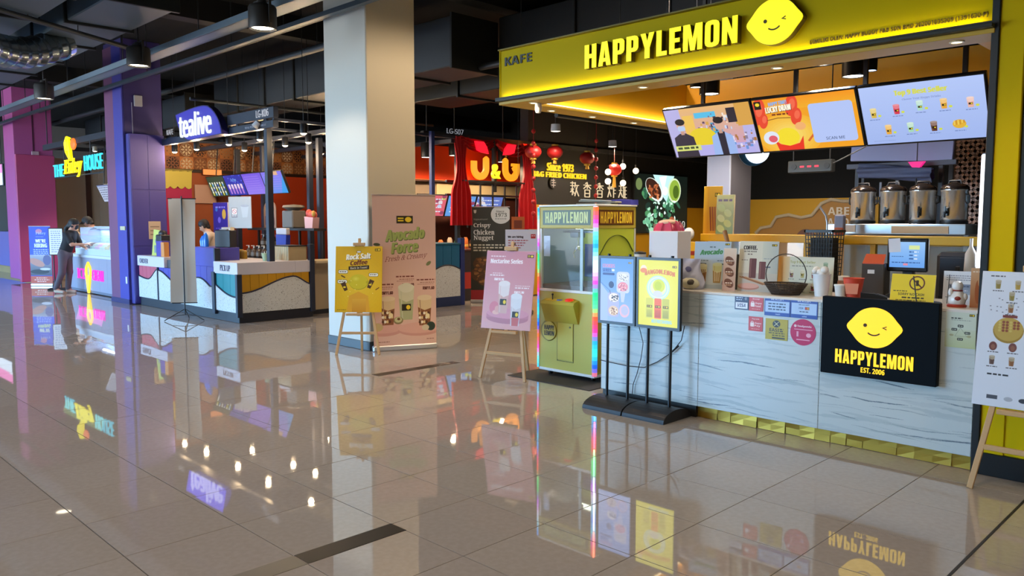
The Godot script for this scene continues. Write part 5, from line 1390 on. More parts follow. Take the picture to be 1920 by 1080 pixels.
func claw_machine() -> void:
	var t = thing("claw_machine", "yellow claw game cabinet with rainbow lit edges left of the marble counter", "game cabinet", Vector3(-5.49, 0, -6.69))
	var ol = M("b9ad3a", 0.45)
	var W = 0.385
	var D = 0.345
	part(t, "lower_body", MB.new().bb(Vector3(-W, 0.075, -D), Vector3(W, 0.93, D), 0.006), ol)
	part(t, "header", MB.new().bb(Vector3(-W, 1.6, -D), Vector3(W, 1.83, D), 0.006), M("b8a63a", 0.45))
	part(t, "roof", MB.new().bb(Vector3(-W - 0.01, 1.83, -D - 0.01), Vector3(W + 0.01, 1.85, D + 0.01), 0.005), M("d8dcd8", 0.35))
	part(t, "bottom_trim", MB.new().bb(Vector3(-W - 0.005, 0.06, -D - 0.005), Vector3(W + 0.005, 0.09, D + 0.005), 0.004), M("d8d8d4", 0.35))
	part(t, "waist_trim", MB.new().bb(Vector3(-W - 0.004, 0.925, D - 0.02), Vector3(W + 0.004, 0.955, D + 0.006), 0.004), M("dcdcd8", 0.3))
	for q in [[-W, -D], [-W, D - 0.03], [W - 0.03, -D], [W - 0.03, D - 0.03]]:
		part(t, "corner_post", MB.new().bb(Vector3(q[0], 0.93, q[1]), Vector3(q[0] + 0.03, 1.6, q[1] + 0.03), 0.003), M("c8ccc8", 0.35))
	part(t, "front_pane", MB.new().bb(Vector3(-W + 0.03, 0.955, D - 0.012), Vector3(W - 0.03, 1.6, D - 0.006)), glass("a8c4cc", 0.05, 0.2))
	part(t, "front_mullion", MB.new().bb(Vector3(0.18, 0.955, D - 0.014), Vector3(0.22, 1.6, D - 0.002), 0.003), M("a8c4cc", 0.35))
	part(t, "side_panel", MB.new().bb(Vector3(W - 0.012, 0.955, -D + 0.03), Vector3(W - 0.004, 1.6, D - 0.03)), M("b4c23a", 0.4))
	part(t, "back_panel", MB.new().bb(Vector3(-W + 0.02, 0.955, -D + 0.01), Vector3(W - 0.02, 1.6, -D + 0.02)), M("a8bc60", 0.5))
	part(t, "left_pane", MB.new().bb(Vector3(-W + 0.004, 0.955, -D + 0.03), Vector3(-W + 0.012, 1.6, D - 0.03)), M("8a9ab8", 0.3))
	part(t, "prize_floor", MB.new().bb(Vector3(-W + 0.02, 0.935, -D + 0.02), Vector3(W - 0.02, 1.0, D - 0.02)), M("6a5a4c", 0.6))
	# claw and gantry
	var g = part(t, "gantry", MB.new().bb(Vector3(-W + 0.03, 1.55, -0.03), Vector3(W - 0.03, 1.575, 0.0)).bb(Vector3(-0.2, 1.5, -0.06), Vector3(-0.08, 1.56, 0.06), 0.005), M("5a6068", 0.4, 0.5))
	part(g, "claw", MB.new().cyl(Vector3(-0.14, 1.4, 0), Vector3(-0.14, 1.5, 0), 0.008).lathe([Vector2(0, 1.36), Vector2(0.035, 1.365), Vector2(0.03, 1.4), Vector2(0, 1.41)], 12, Vector3(-0.14, 0, 0)).tube([Vector3(-0.165, 1.37, 0), Vector3(-0.21, 1.33, 0), Vector3(-0.19, 1.28, 0)], 0.007, 6).tube([Vector3(-0.115, 1.37, 0), Vector3(-0.07, 1.33, 0), Vector3(-0.09, 1.28, 0)], 0.007, 6).tube([Vector3(-0.14, 1.37, 0.025), Vector3(-0.14, 1.33, 0.07), Vector3(-0.14, 1.28, 0.05)], 0.007, 6), M("d8dade", 0.2, 0.9))
	part(t, "cabinet_lamp", MB.new().bb(Vector3(-0.3, 1.585, -0.25), Vector3(0.3, 1.598, -0.15)), E("f4fff0", 1.0))
	area(t, Vector3(0, 1.58, -0.2), Vector3(0, -1, 0.1), Vector2(0.6, 0.1), 0.10, "f4ffe8", Vector3.BACK)
	part(t, "paper_notice", MB.new().bb(Vector3(-0.34, 1.3, D - 0.02), Vector3(-0.25, 1.52, D - 0.017)), M("b8c8e0", 0.6), "pale notice inside the window")
	var lp = [lemon(0.34)]
	part(t, "lemon_cutout", MB.new().ext(lp, 0.012, Transform3D(Basis(), Vector3(0.12, 1.26, -D + 0.03))), M("c6d23a", 0.5), "plain lemon shaped board inside")
	part(t, "blue_board", MB.new().bb(Vector3(-0.3, 1.05, -D + 0.022), Vector3(0.12, 1.42, -D + 0.03)), M("4a5cb4", 0.5))
	# header signs
	var c = Cv.new(256, 64, Color("2e3a1c"))
	c.rect(3, 3, 250, 58, Color("47552c")); print_shop(c, "HAPPYLEMON", 14, 8, 228, 48, Color("c6cc7a"))
	part(t, "header_sign", MB.new().picture(0.66, 0.155, Transform3D(Basis(), Vector3(-0.01, 1.715, D + 0.002))), P(c, 0.4))
	c = Cv.new(256, 64, Color("3a1c08"))
	c.rect(3, 3, 250, 58, Color("6a3a0c")); print_shop(c, "HAPPYLEMON", 14, 8, 228, 48, Color("f2d23a"))
	part(t, "header_sign", MB.new().picture(0.6, 0.155, Transform3D(Basis(Vector3.UP, PI / 2), Vector3(W + 0.002, 1.715, 0.0))), P(c, 0.4))
	# side artwork: the big lemon outline
	var ring = MB.new()
	var lo = lemon(0.62)
	for i in lo.size():
		var p = lo[i]
		var q = lo[(i + 1) % lo.size()]
		if absf(p.x) < 0.29 and p.y > -0.25:
			ring.beam(Vector3(W - 0.002, 1.3 + p.y, -0.02 - p.x), Vector3(W - 0.002, 1.3 + q.y, -0.02 - q.x), 0.016, 0.004)
	part(t, "outline_art", ring, M("4a5a1c", 0.5), "dark lemon outline on the side")
	part(t, "lower_side_print", MB.new().bb(Vector3(W + 0.0005, 0.12, -D + 0.04), Vector3(W + 0.003, 0.9, D - 0.05), 0.001), M("b09a30", 0.45))
	# controls
	var sh = part(t, "control_shelf", MB.new().ext([V2([0, 0.64, 0.012, 0.6, 0.09, 0.8, 0.075, 0.83, 0, 0.85])], 0.46, Transform3D(Basis(Vector3.BACK, Vector3.UP, Vector3.LEFT), Vector3(0.17, 0, D))), M("b5a83a", 0.45))
	part(sh, "control_top", MB.new().box(Vector3(-0.06, 0.842, D + 0.04), Vector3(0.36, 0.006, 0.06), 0.002, Basis(Vector3.RIGHT, 0.26)), M("d8c040", 0.4))
	part(sh, "joystick", MB.new().cyl(Vector3(-0.16, 0.84, D + 0.04), Vector3(-0.16, 0.895, D + 0.04), 0.006).ball(Vector3(-0.16, 0.9, D + 0.04), Vector3.ONE * 0.013, 10, 6), M("2a2a2a", 0.3))
	part(sh, "red_button", MB.new().lathe([Vector2(0.045, 0.84), Vector2(0.045, 0.856), Vector2(0.03, 0.866), Vector2(0, 0.868)], 18, Vector3(0.07, 0, D + 0.035)), E("ff2a10", 0.7), "glowing red button")
	part(sh, "blue_button", MB.new().lathe([Vector2(0.035, 0.84), Vector2(0.035, 0.85), Vector2(0, 0.853)], 16, Vector3(-0.06, 0, D + 0.035)), M("5a74c8", 0.4))
	part(t, "prize_hatch_rim", MB.new().cyl(Vector3(-0.25, 0.5, D), Vector3(-0.25, 0.5, D + 0.012), 0.115, 0.108, 32), M("8a8028", 0.5))
	part(t, "prize_hatch", MB.new().cyl(Vector3(-0.235, 0.5, D + 0.004), Vector3(-0.235, 0.5, D + 0.014), 0.1, 0.1, 32), M("c2b640", 0.45))
	part(t, "hatch_words", letters("HAPPY", 0.14, 0.05, 0.003).add(letters("LEMON", 0.14, 0.05, 0.003).mesh().surface_get_arrays(0), Transform3D(Basis(), Vector3(0, -0.062, 0))), M("2a2a18", 0.5)).position = Vector3(-0.23, 0.535, D + 0.0145)
	var dr = part(t, "coin_door", MB.new().bb(Vector3(-0.12, 0.2, D), Vector3(0.1, 0.64, D + 0.008), 0.003), M("beb23c", 0.45))
	part(dr, "lock", MB.new().cyl(Vector3(0.06, 0.56, D + 0.008), Vector3(0.06, 0.56, D + 0.014), 0.01), M("5a5630", 0.4, 0.5))
	part(dr, "door_gap", MB.new().bb(Vector3(-0.128, 0.19, D), Vector3(-0.12, 0.65, D + 0.002)).bb(Vector3(0.1, 0.19, D), Vector3(0.105, 0.65, D + 0.002)).bb(Vector3(-0.128, 0.185, D), Vector3(0.105, 0.19, D + 0.002)), M("4a461c", 0.6))
	for q in [[-0.3, -0.25], [0.3, -0.25], [-0.3, 0.25], [0.3, 0.25]]:
		part(t, "caster", MB.new().cyl(Vector3(q[0] - 0.012, 0.036, q[1]), Vector3(q[0] + 0.012, 0.036, q[1]), 0.028).bb(Vector3(q[0] - 0.016, 0.04, q[1] - 0.015), Vector3(q[0] + 0.016, 0.068, q[1] + 0.015)), M("1a1a1a", 0.5))
	# colour changing light strips at the edges
	var cols = ["ff6030", "ff40b0", "60e0ff", "2098ff", "a8f0ff", "e8d8ff", "c848ff", "20e080", "50ff90", "ff5030", "ff3090", "2098ff", "30d0ff", "1050ff"]
	for e in [[W + 0.016, D + 0.016, 0.034, 0], [-W - 0.01, D + 0.012, 0.012, 3]]:
		var st = part(t, "light_strip", MB.new().bb(Vector3(e[0] - e[2] - 0.006, 0.085, e[1] - 0.02), Vector3(e[0] + e[2] * 0.5, 1.83, e[1] - 0.005), 0.002), M("e8ecf0", 0.3))
		for k in 42:
			var cc = Color(cols[(k / 3 + e[3]) % 14]).lerp(Color(cols[(k / 3 + 1 + e[3]) % 14]), (k % 3) / 3.0)
			part(st, "glow_segment", MB.new().cyl(Vector3(e[0], 1.82 - k * 0.0413, e[1]), Vector3(e[0], 1.82 - (k + 1) * 0.0413, e[1]), e[2] * 0.8, e[2] * 0.8, 8, false), E(cc.to_html(false), 1.9))
	var pl = ["ff8060", "d0c0f0", "c8d8ff", "80f0a0", "ff6080", "4090ff"]
	for k in 6:
		area(t, Vector3(W + 0.05, 1.68 - k * 0.29, D + 0.05), Vector3(1, 0, 1), Vector2(0.02, 0.28), 0.012, pl[k])
	one("floor_mat", "dark grey rubber mat under the yellow claw game cabinet", "mat", MB.new().box(Vector3(0, 0.004, 0), Vector3(1.15, 0.008, 0.75), 0.003), M("3c3833", 0.8), Vector3(-5.5, 0, -6.42))
	t = thing("folded_umbrella", "grey bundle of rolled paper lying on top of the game cabinet", "bundle", Vector3(-5.35, 1.85, -6.75), 10)
	part(t, "bundle", MB.new().bb(Vector3(-0.26, 0, -0.12), Vector3(0.16, 0.018, 0.1), 0.004).box(Vector3(-0.02, 0.035, 0), Vector3(0.44, 0.022, 0.16), 0.006, Basis(Vector3.BACK, -0.04)), M("7a7a72", 0.6))
	part(t, "white_sheet", MB.new().box(Vector3(-0.06, 0.052, 0.02), Vector3(0.3, 0.008, 0.14), 0.001, Basis(Vector3.BACK, -0.05)), M("c8ccc8", 0.6))
	t = thing("blue_tarpaulin", "folded dark blue plastic sheet at the right rear on top of the game cabinet", "sheet", Vector3(-5.22, 1.85, -6.93), 40)
	part(t, "folded_sheet", MB.new().cloth(func(u, w): return Vector3(0.17 * cos(TAU * u) + 0.01 * sin(u * 40.0), 0.055 * w, (0.09 - 0.02 * w) * sin(TAU * u) + 0.008 * cos(u * 36.0)), 40, 5).ball(Vector3(0, 0.045, 0), Vector3(0.16, 0.018, 0.07), 12, 5), M("3438a0", 0.4))
func easel(label: String, at: Vector3, turn: float, cv: Cv, board_label: String, edge: String, lean := 10.0, back := 0.62) -> void:
	var wood = M("c39a68", 0.55)
	var t = thing("easel", label, "easel", at, turn, "wooden easels")
	var ap = 1.45 * tan(deg_to_rad(lean))
	for s in [-1.0, 1.0]:
		part(t, "leg", MB.new().beam(Vector3(s * 0.27, 0, 0), Vector3(s * 0.035, 1.4, -ap * 1.4 / 1.45), 0.034, 0.022, 0.003), wood)
	part(t, "back_leg", MB.new().beam(Vector3(0, 0, -back), Vector3(0, 1.38, -ap - 0.015), 0.03, 0.022, 0.003), wood)
	part(t, "cross_bar", MB.new().beam(Vector3(-0.225, 0.27, -0.27 * ap / 1.45), Vector3(0.225, 0.27, -0.27 * ap / 1.45), 0.02, 0.034, 0.003), wood)
	part(t, "rest_tray", MB.new().box(Vector3(0, 0.505, -0.5 * ap / 1.45 + 0.028), Vector3(0.3, 0.03, 0.05), 0.004), wood)
	part(t, "centre_mast", MB.new().beam(Vector3(0, 0.48, -0.48 * ap / 1.45), Vector3(0, 1.46, -ap + 0.005), 0.034, 0.02, 0.003), wood)
	part(t, "top_clamp", MB.new().box(Vector3(0, 1.385, -ap * 0.955 + 0.03), Vector3(0.15, 0.04, 0.045), 0.004), wood)
	part(t, "clamp_knob", MB.new().cyl(Vector3(0, 1.43, -ap), Vector3(0, 1.43, -ap - 0.035), 0.014), M("2a2420", 0.5))
	var q = Basis(Vector3.UP, deg_to_rad(turn)) * Vector3(0, 0.945, -0.945 * ap / 1.45 + 0.022)
	sheet("poster_board", board_label, "poster", cv, 0.594, 0.841, at + q, turn, lean, 0.008, edge, "posters on easels")

func boards() -> void:
	var g = RandomNumberGenerator.new()
	g.seed = 31
	# yellow coffee poster
	var c = Cv.new(300, 425, Color("d8a808"))
	c.glow(150, 260, 190, 200, Color("e8c030"), Color("d8a808"))
	c.badge(252, 14, 36); c.rr(134, 28, 30, 14, 5, Color("6a2c14")); c.rr(137, 30, 24, 10, 4, Color("f0e6d0"))
	put(c, "Rock Salt", 72, 48, 154, 38, Color("5a3a10"), "sans fat", 0.1, 10); put(c, "Rock Salt", 70, 45, 154, 38, Color("f4eedc"), "sans fat", 0.1, 10)
	put(c, "Coffee", 96, 88, 108, 32, Color("6a2a14"), "sans fat", 0.1, 8)
	c.poly([Vector2(84, 130), Vector2(216, 122), Vector2(216, 148), Vector2(84, 154)], Color("2c1c10")); put(c, "Back In Town!", 96, 131, 108, 14, Color("e8dcc0"), "sans", 0, 6)
	for q in [[18, 152], [214, 172], [14, 216]]:
		c.rr(q[0], q[1], 62, 24, 8, Color("3a2c10")); c.rr(q[0] + 2, q[1] + 2, 58, 20, 7, Color("f2ecda")); c.bars(q[0] + 8, q[1] + 9, 44, 5, Color("4a4030"), q[0])
	c.ell(150, 232, 62, 50, Color("b8a418")); c.ell(148, 228, 60, 48, Color("d0bc24")); c.glow(132, 210, 26, 18, Color("e2d450"), Color("d0bc24")); c.ell(88, 230, 14, 10, Color("c4b020")); c.ell(210, 232, 14, 10, Color("b8a418"))
	c.poly([Vector2(90, 320), Vector2(150, 292), Vector2(212, 320), Vector2(226, 425), Vector2(76, 425)], Color("dca02c")); c.grad(110, 340, 90, 85, Color("e0a838"), Color("c88a20"))
	for q in [[60, 260, -0.4], [226, 244, 0.4]]:
		var p = []
		for k in [Vector2(-16, -28), Vector2(16, -28), Vector2(11, 28), Vector2(-11, 28)]: p.append(Vector2(q[0], q[1]) + k.rotated(q[2]))
		c.poly(p, Color("4a2c14")); c.ell(q[0], q[1] + 4, 9, 6, Color("f0d030"))
	for k in 9: c.ell(g.randf_range(20, 280), g.randf_range(200, 330), 2.5, 2.5, Color("f6eaa0"))
	c.line(Vector2(40, 190), Vector2(60, 200), 7, Color("4a2c14")); c.line(Vector2(262, 280), Vector2(280, 268), 6, Color("6a4018")); c.bars(14, 408, 60, 4, Color("6a5410"), 2)
	easel("pale wooden tripod easel holding the yellow coffee poster before the tall column", Vector3(-8.37, 0, -5.67), 45, c, "yellow poster of a big plain lemon and coffee cups by the tall column", "d8b020", 10.0, 0.3)
	# pink nectarine poster
	c = Cv.new(300, 425, Color("d0909a"))
	c.grad(0, 0, 300, 425, Color("cc8894"), Color("dca2a0")); c.badge(250, 18, 38)
	c.bars(28, 26, 90, 6, Color("ecd4d8"), 1); put(c, "Nectarine Series", 28, 42, 196, 26, Color("f2e4e6"), "sans fat")
	c.bars(46, 120, 60, 4, Color("ecd4d8"), 2); c.bars(30, 130, 90, 6, Color("f2e4e6"), 3); put(c, "RM10.90", 60, 148, 58, 14, Color("f8eef0"), "sans fat")
	c.bars(190, 186, 90, 4, Color("ecd4d8"), 4); c.bars(190, 196, 84, 6, Color("f2e4e6"), 5); put(c, "RM11.90", 188, 216, 58, 13, Color("f8eef0"), "sans fat")
	c.ell(156, 366, 128, 30, Color("b87480")); c.rect(28, 340, 256, 24, Color("c47e8a")); c.ell(156, 340, 128, 28, Color("d692a0"))
	c.ell(72, 310, 30, 34, Color("d47a86")); c.ell(84, 336, 22, 12, Color("e8b4a8")); c.ell(90, 318, 14, 18, Color("e0a49a"))
	c.cup(124, 340, 70, 162, Color("d4a8a0"), Color("e6d8d4"))
	c.cup(204, 404, 68, 160, Color("d0c8cc"), Color("dcdce0")); c.poly([Vector2(182, 360), Vector2(228, 360), Vector2(224, 404), Vector2(186, 404)], Color("c8605c"))
	easel("pale wooden tripod easel holding the pink drink poster beside the game cabinet", Vector3(-5.94, 0, -5.83), 17, c, "pink poster with two tall pale drinks on a round plinth, beside the game cabinet", "d8b0b4")
	# white menu board
	c = Cv.new(300, 425, Color("d4d8e0"))
	for k in 26:
		var rows = [[22, 3], [58, 2], [96, 2], [142, 2], [216, 4], [262, 4], [308, 4]]
		var r = 0
		var i = k
		while r < 6 and i >= rows[r][1] + 2: i -= rows[r][1] + 2; r += 1
		var x = 46 + i * 54 + (40 if rows[r][1] < 4 and r > 0 else 0)
		var y = rows[r][0] + 34.0
		if x > 290: continue
		if r == 4: c.ell(x, y - 14, 11, 14, Color("6a3a34").lightened(0.06 * i)); c.ell(x, y - 12, 6, 8, Color("8a5a44"))
		else: c.cup(x, y - 2, 16, 26, [Color("8a7a3a"), Color("6a3230"), Color("8a5a34"), Color("a88a3a"), Color("5a4038")][(k * 3) % 5], Color("a89a80"), false)
		c.bars(x - 14, y + 3, 30, 3, Color("5a5a60"), k)
	c.ell(84, 184, 42, 40, Color("9a7a30")); c.ell(84, 180, 40, 37, Color("b89a48"))
	for k in 22: c.ell(60 + (k % 6) * 10, 158 + (k / 6) * 9, 4, 4, Color("8a4a34") if k % 3 else Color("c8b060"))
	c.rect(66, 136, 40, 8, Color("7a3a34")); c.bars(36, 322, 60, 5, Color("2c2c30"), 2); c.bars(230, 258, 50, 5, Color("2c2c30"), 3)
	for k in 5: c.ell(100 + k * 40, 398, 12, 7, Color("3a3e46") if k == 1 else Color("a8acb4"))
	c.bars(40, 390, 30, 12, Color("4a4e58"), 4); c.bars(24, 12, 40, 4, Color("5a5a60"), 5)
	for k in 18: c.rect(g.randf_range(20, 120), g.randf_range(80, 130), 4, 3, Color("7a7c86"))
	easel("brown wooden easel with its leg before the yellow pillar at far right", Vector3(-1.13, 0, -5.5), 0, c, "large white drinks menu board with rows of small cups at far right", "c8ccd4", 8.0, 0.28)
	# pale pink roll-up
	c = Cv.new(340, 800, Color("dcb4a4"))
	c.grad(0, 0, 340, 800, Color("d8b4a8"), Color("e2baa8")); c.badge(128, 112, 88)
	put(c, "Avocado", 76, 180, 204, 62, Color("5a6a34"), "sans fat", 0.12, 18); put(c, "Avocado", 73, 176, 204, 62, Color("a4b464"), "sans fat", 0.12, 18)
	put(c, "Force", 106, 252, 138, 58, Color("5a6a34"), "sans fat", 0.12, 10); put(c, "Force", 103, 248, 138, 58, Color("a4b464"), "sans fat", 0.12, 10)
	put(c, "Fresh & Creamy", 66, 316, 224, 36, Color("8a4a44"), "serif thin", 0.35, 22)
	c.ell(22, 262, 18, 8, Color("4a5034"), 0.1); c.ell(300, 366, 16, 9, Color("7a8054"), -0.7)
	for q in [[56, 470], [170, 430], [282, 450]]:
		c.bars(q[0] - 48, q[1], 100, 7, Color("7a3c30"), q[0]); c.bars(q[0] - 30, q[1] + 16, 80, 4, Color("a06a5c"), q[0] + 1); c.bars(q[0] - 44, q[1] + 26, 88, 3, Color("a06a5c"), q[0] + 2)
		put(c, "RM11.60", q[0] - 14, q[1] + 40, 62, 17, Color("5a241c"), "sans fat")
	c.ell(58, 716, 100, 34, Color("d29a8c")); c.ell(58, 704, 100, 30, Color("dca898")); c.ell(250, 722, 120, 34, Color("d29a8c")); c.ell(250, 712, 120, 30, Color("dfac9c"))
	for q in [[76, 690, 80, 140], [276, 700, 80, 150]]:
		c.cup(q[0], q[1], q[2], q[3], Color("8a5430"), Color("dcc49a"), false)
		for k in 14: c.ell(q[0] - 26 + (k % 5) * 12, q[1] - 66 + (k / 5) * 24, 7, 8, [Color("e2c890"), Color("5a3018"), Color("f0e4d0")][k % 3])
		c.ell(q[0] + 16, q[1] - 52, 12, 12, Color("f0e0b0"))
	c.cup(176, 666, 88, 176, Color("b0b48a"), Color("d2d0b4")); c.ell(176, 494, 38, 26, Color("dcdac4"))
	c.ell(132, 668, 26, 20, Color("8a7a50")); c.ell(132, 664, 20, 15, Color("c8c490")); c.ell(134, 660, 8, 7, Color("6a4428"))
	c.ell(20, 700, 30, 22, Color("c8b078")); c.ell(310, 706, 24, 24, Color("2c3c30")); c.ell(280, 712, 20, 16, Color("d8c8a8"))
	c.bars(14, 778, 70, 4, Color("a06a5c"), 5); c.bars(286, 772, 40, 4, Color("a06a5c"), 6)
	rollup("tall pale pink roll-up banner of avocado drinks beside the tall column", Vector3(-8.25, 0, -6.335), 68.0, 0.84, 2.02, c)
	# beige banner seen from the back, on a tripod
	var t = thing("banner_stand", "beige canvas banner seen from behind on a thin black tripod pole", "banner stand", Vector3(-13.4, 0, -5.62), 55)
	part(t, "canvas", MB.new().cloth(func(u, w): return Vector3((0.5 - u) * (0.43 - 0.03 * sin(PI * w)) - 0.02 * (1.0 - w), 0.30 + 1.76 * w, -0.02 - 0.035 * sin(PI * u) * sin(PI * w) - 0.012 * sin(w * 9.0 + u * 3.0)), 14, 24, 0.003), M("b5a898", 0.8))
	part(t, "top_bar", MB.new().bb(Vector3(-0.23, 2.05, -0.03), Vector3(0.23, 2.066, -0.01), 0.003), M("1a1a1c", 0.4))
	part(t, "bottom_bar", MB.new().bb(Vector3(-0.21, 0.29, -0.03), Vector3(0.2, 0.305, -0.01), 0.003), M("1a1a1c", 0.4))
	part(t, "pole", MB.new().cyl(Vector3(0, 0.1, 0.015), Vector3(0, 2.1, 0.0), 0.011), M("17171a", 0.4))
	for a in [3.4, 6.0, 1.6]:
		var d = Vector3(cos(a), 0, -sin(a))
		part(t, "tripod_leg", MB.new().cyl(Vector3(0, 0.2, 0.01), d * 0.33 + Vector3(0, 0.01, 0), 0.007), M("17171a", 0.4))
		part(t, "tripod_brace", MB.new().cyl(Vector3(0, 0.1, 0.01), d * 0.2 + Vector3(0, 0.08, 0), 0.005), M("17171a", 0.4))

func rollup(label: String, at: Vector3, turn: float, w: float, h: float, c: Cv) -> void:
	var t = thing("rollup_banner", label, "banner", at, turn)
	part(t, "base_cassette", MB.new().box(Vector3(0, 0.035, -0.03), Vector3(w + 0.02, 0.07, 0.09), 0.012), M("c8c8cc", 0.3, 0.5))
	part(t, "print", MB.new().picture(w, h - 0.07, Transform3D(Basis(), Vector3(0, (h + 0.07) / 2, 0.0))), P(c, 0.5))
	part(t, "backing", MB.new().bb(Vector3(-w / 2, 0.07, -0.003), Vector3(w / 2, h, -0.001)), M("c4bcb4", 0.7))
	part(t, "top_clip", MB.new().bb(Vector3(-w / 2 - 0.003, h - 0.012, -0.012), Vector3(w / 2 + 0.003, h + 0.004, 0.008), 0.003), M("b4a49c", 0.4))
	part(t, "support_pole", MB.new().cyl(Vector3(0, 0.07, -0.03), Vector3(0, h - 0.01, -0.014), 0.008), M("9a9aa0", 0.4, 0.6))
func terrazzo() -> StandardMaterial3D:
	if not mats.has("terrazzo"):
		var c = Cv.new(512, 512, Color("cfd2d2"))
		var g = RandomNumberGenerator.new()
		g.seed = 12
		for i in 1500:
			var r = g.randf_range(1.2, 3.4)
			c.ell(g.randf() * 512, g.randf() * 512, r, r * g.randf_range(0.4, 0.9), [Color("4a4c50"), Color("7a7c80"), Color("a8a49c"), Color("e8e8e8")][i % 4], g.randf() * 3)
		var m = T(StandardMaterial3D.new(), c.tex(), 0.9)
		m.roughness = 0.4
		mats["terrazzo"] = m
	return mats["terrazzo"]
func wave_panel(o: Node3D, xf: Transform3D, w: float, y0: float, y1: float, f: Callable, n: int, plank: String) -> void:   # planks above, terrazzo below a wavy dark trim
	for k in n:
		var x0 = w * k / n
		part(o, "plank", MB.new().box(Vector3(x0 + w / n / 2, (y0 + y1) / 2, -0.008), Vector3(w / n - 0.006, y1 - y0, 0.014), 0.003), M(plank, 0.45)).transform = xf
	part(o, "plank_backing", MB.new().bb(Vector3(0, y0, -0.03), Vector3(w, y1, -0.013)), M(plank, 0.6)).transform = xf
	var p = PackedVector2Array([Vector2(0, y0)])
	var edge = []
	for i in 25:
		var x = w * i / 24.0
		var y = f.call(i / 24.0)
		p.append(Vector2(x, y))
		edge.append(Vector3(x, y, 0.008))
	p.append(Vector2(w, y0))
	part(o, "terrazzo_wave", MB.new().ext([p], 0.012), terrazzo()).transform = xf
	part(o, "wave_trim", MB.new().tube(edge, 0.014, 6), M("262338", 0.4)).transform = xf

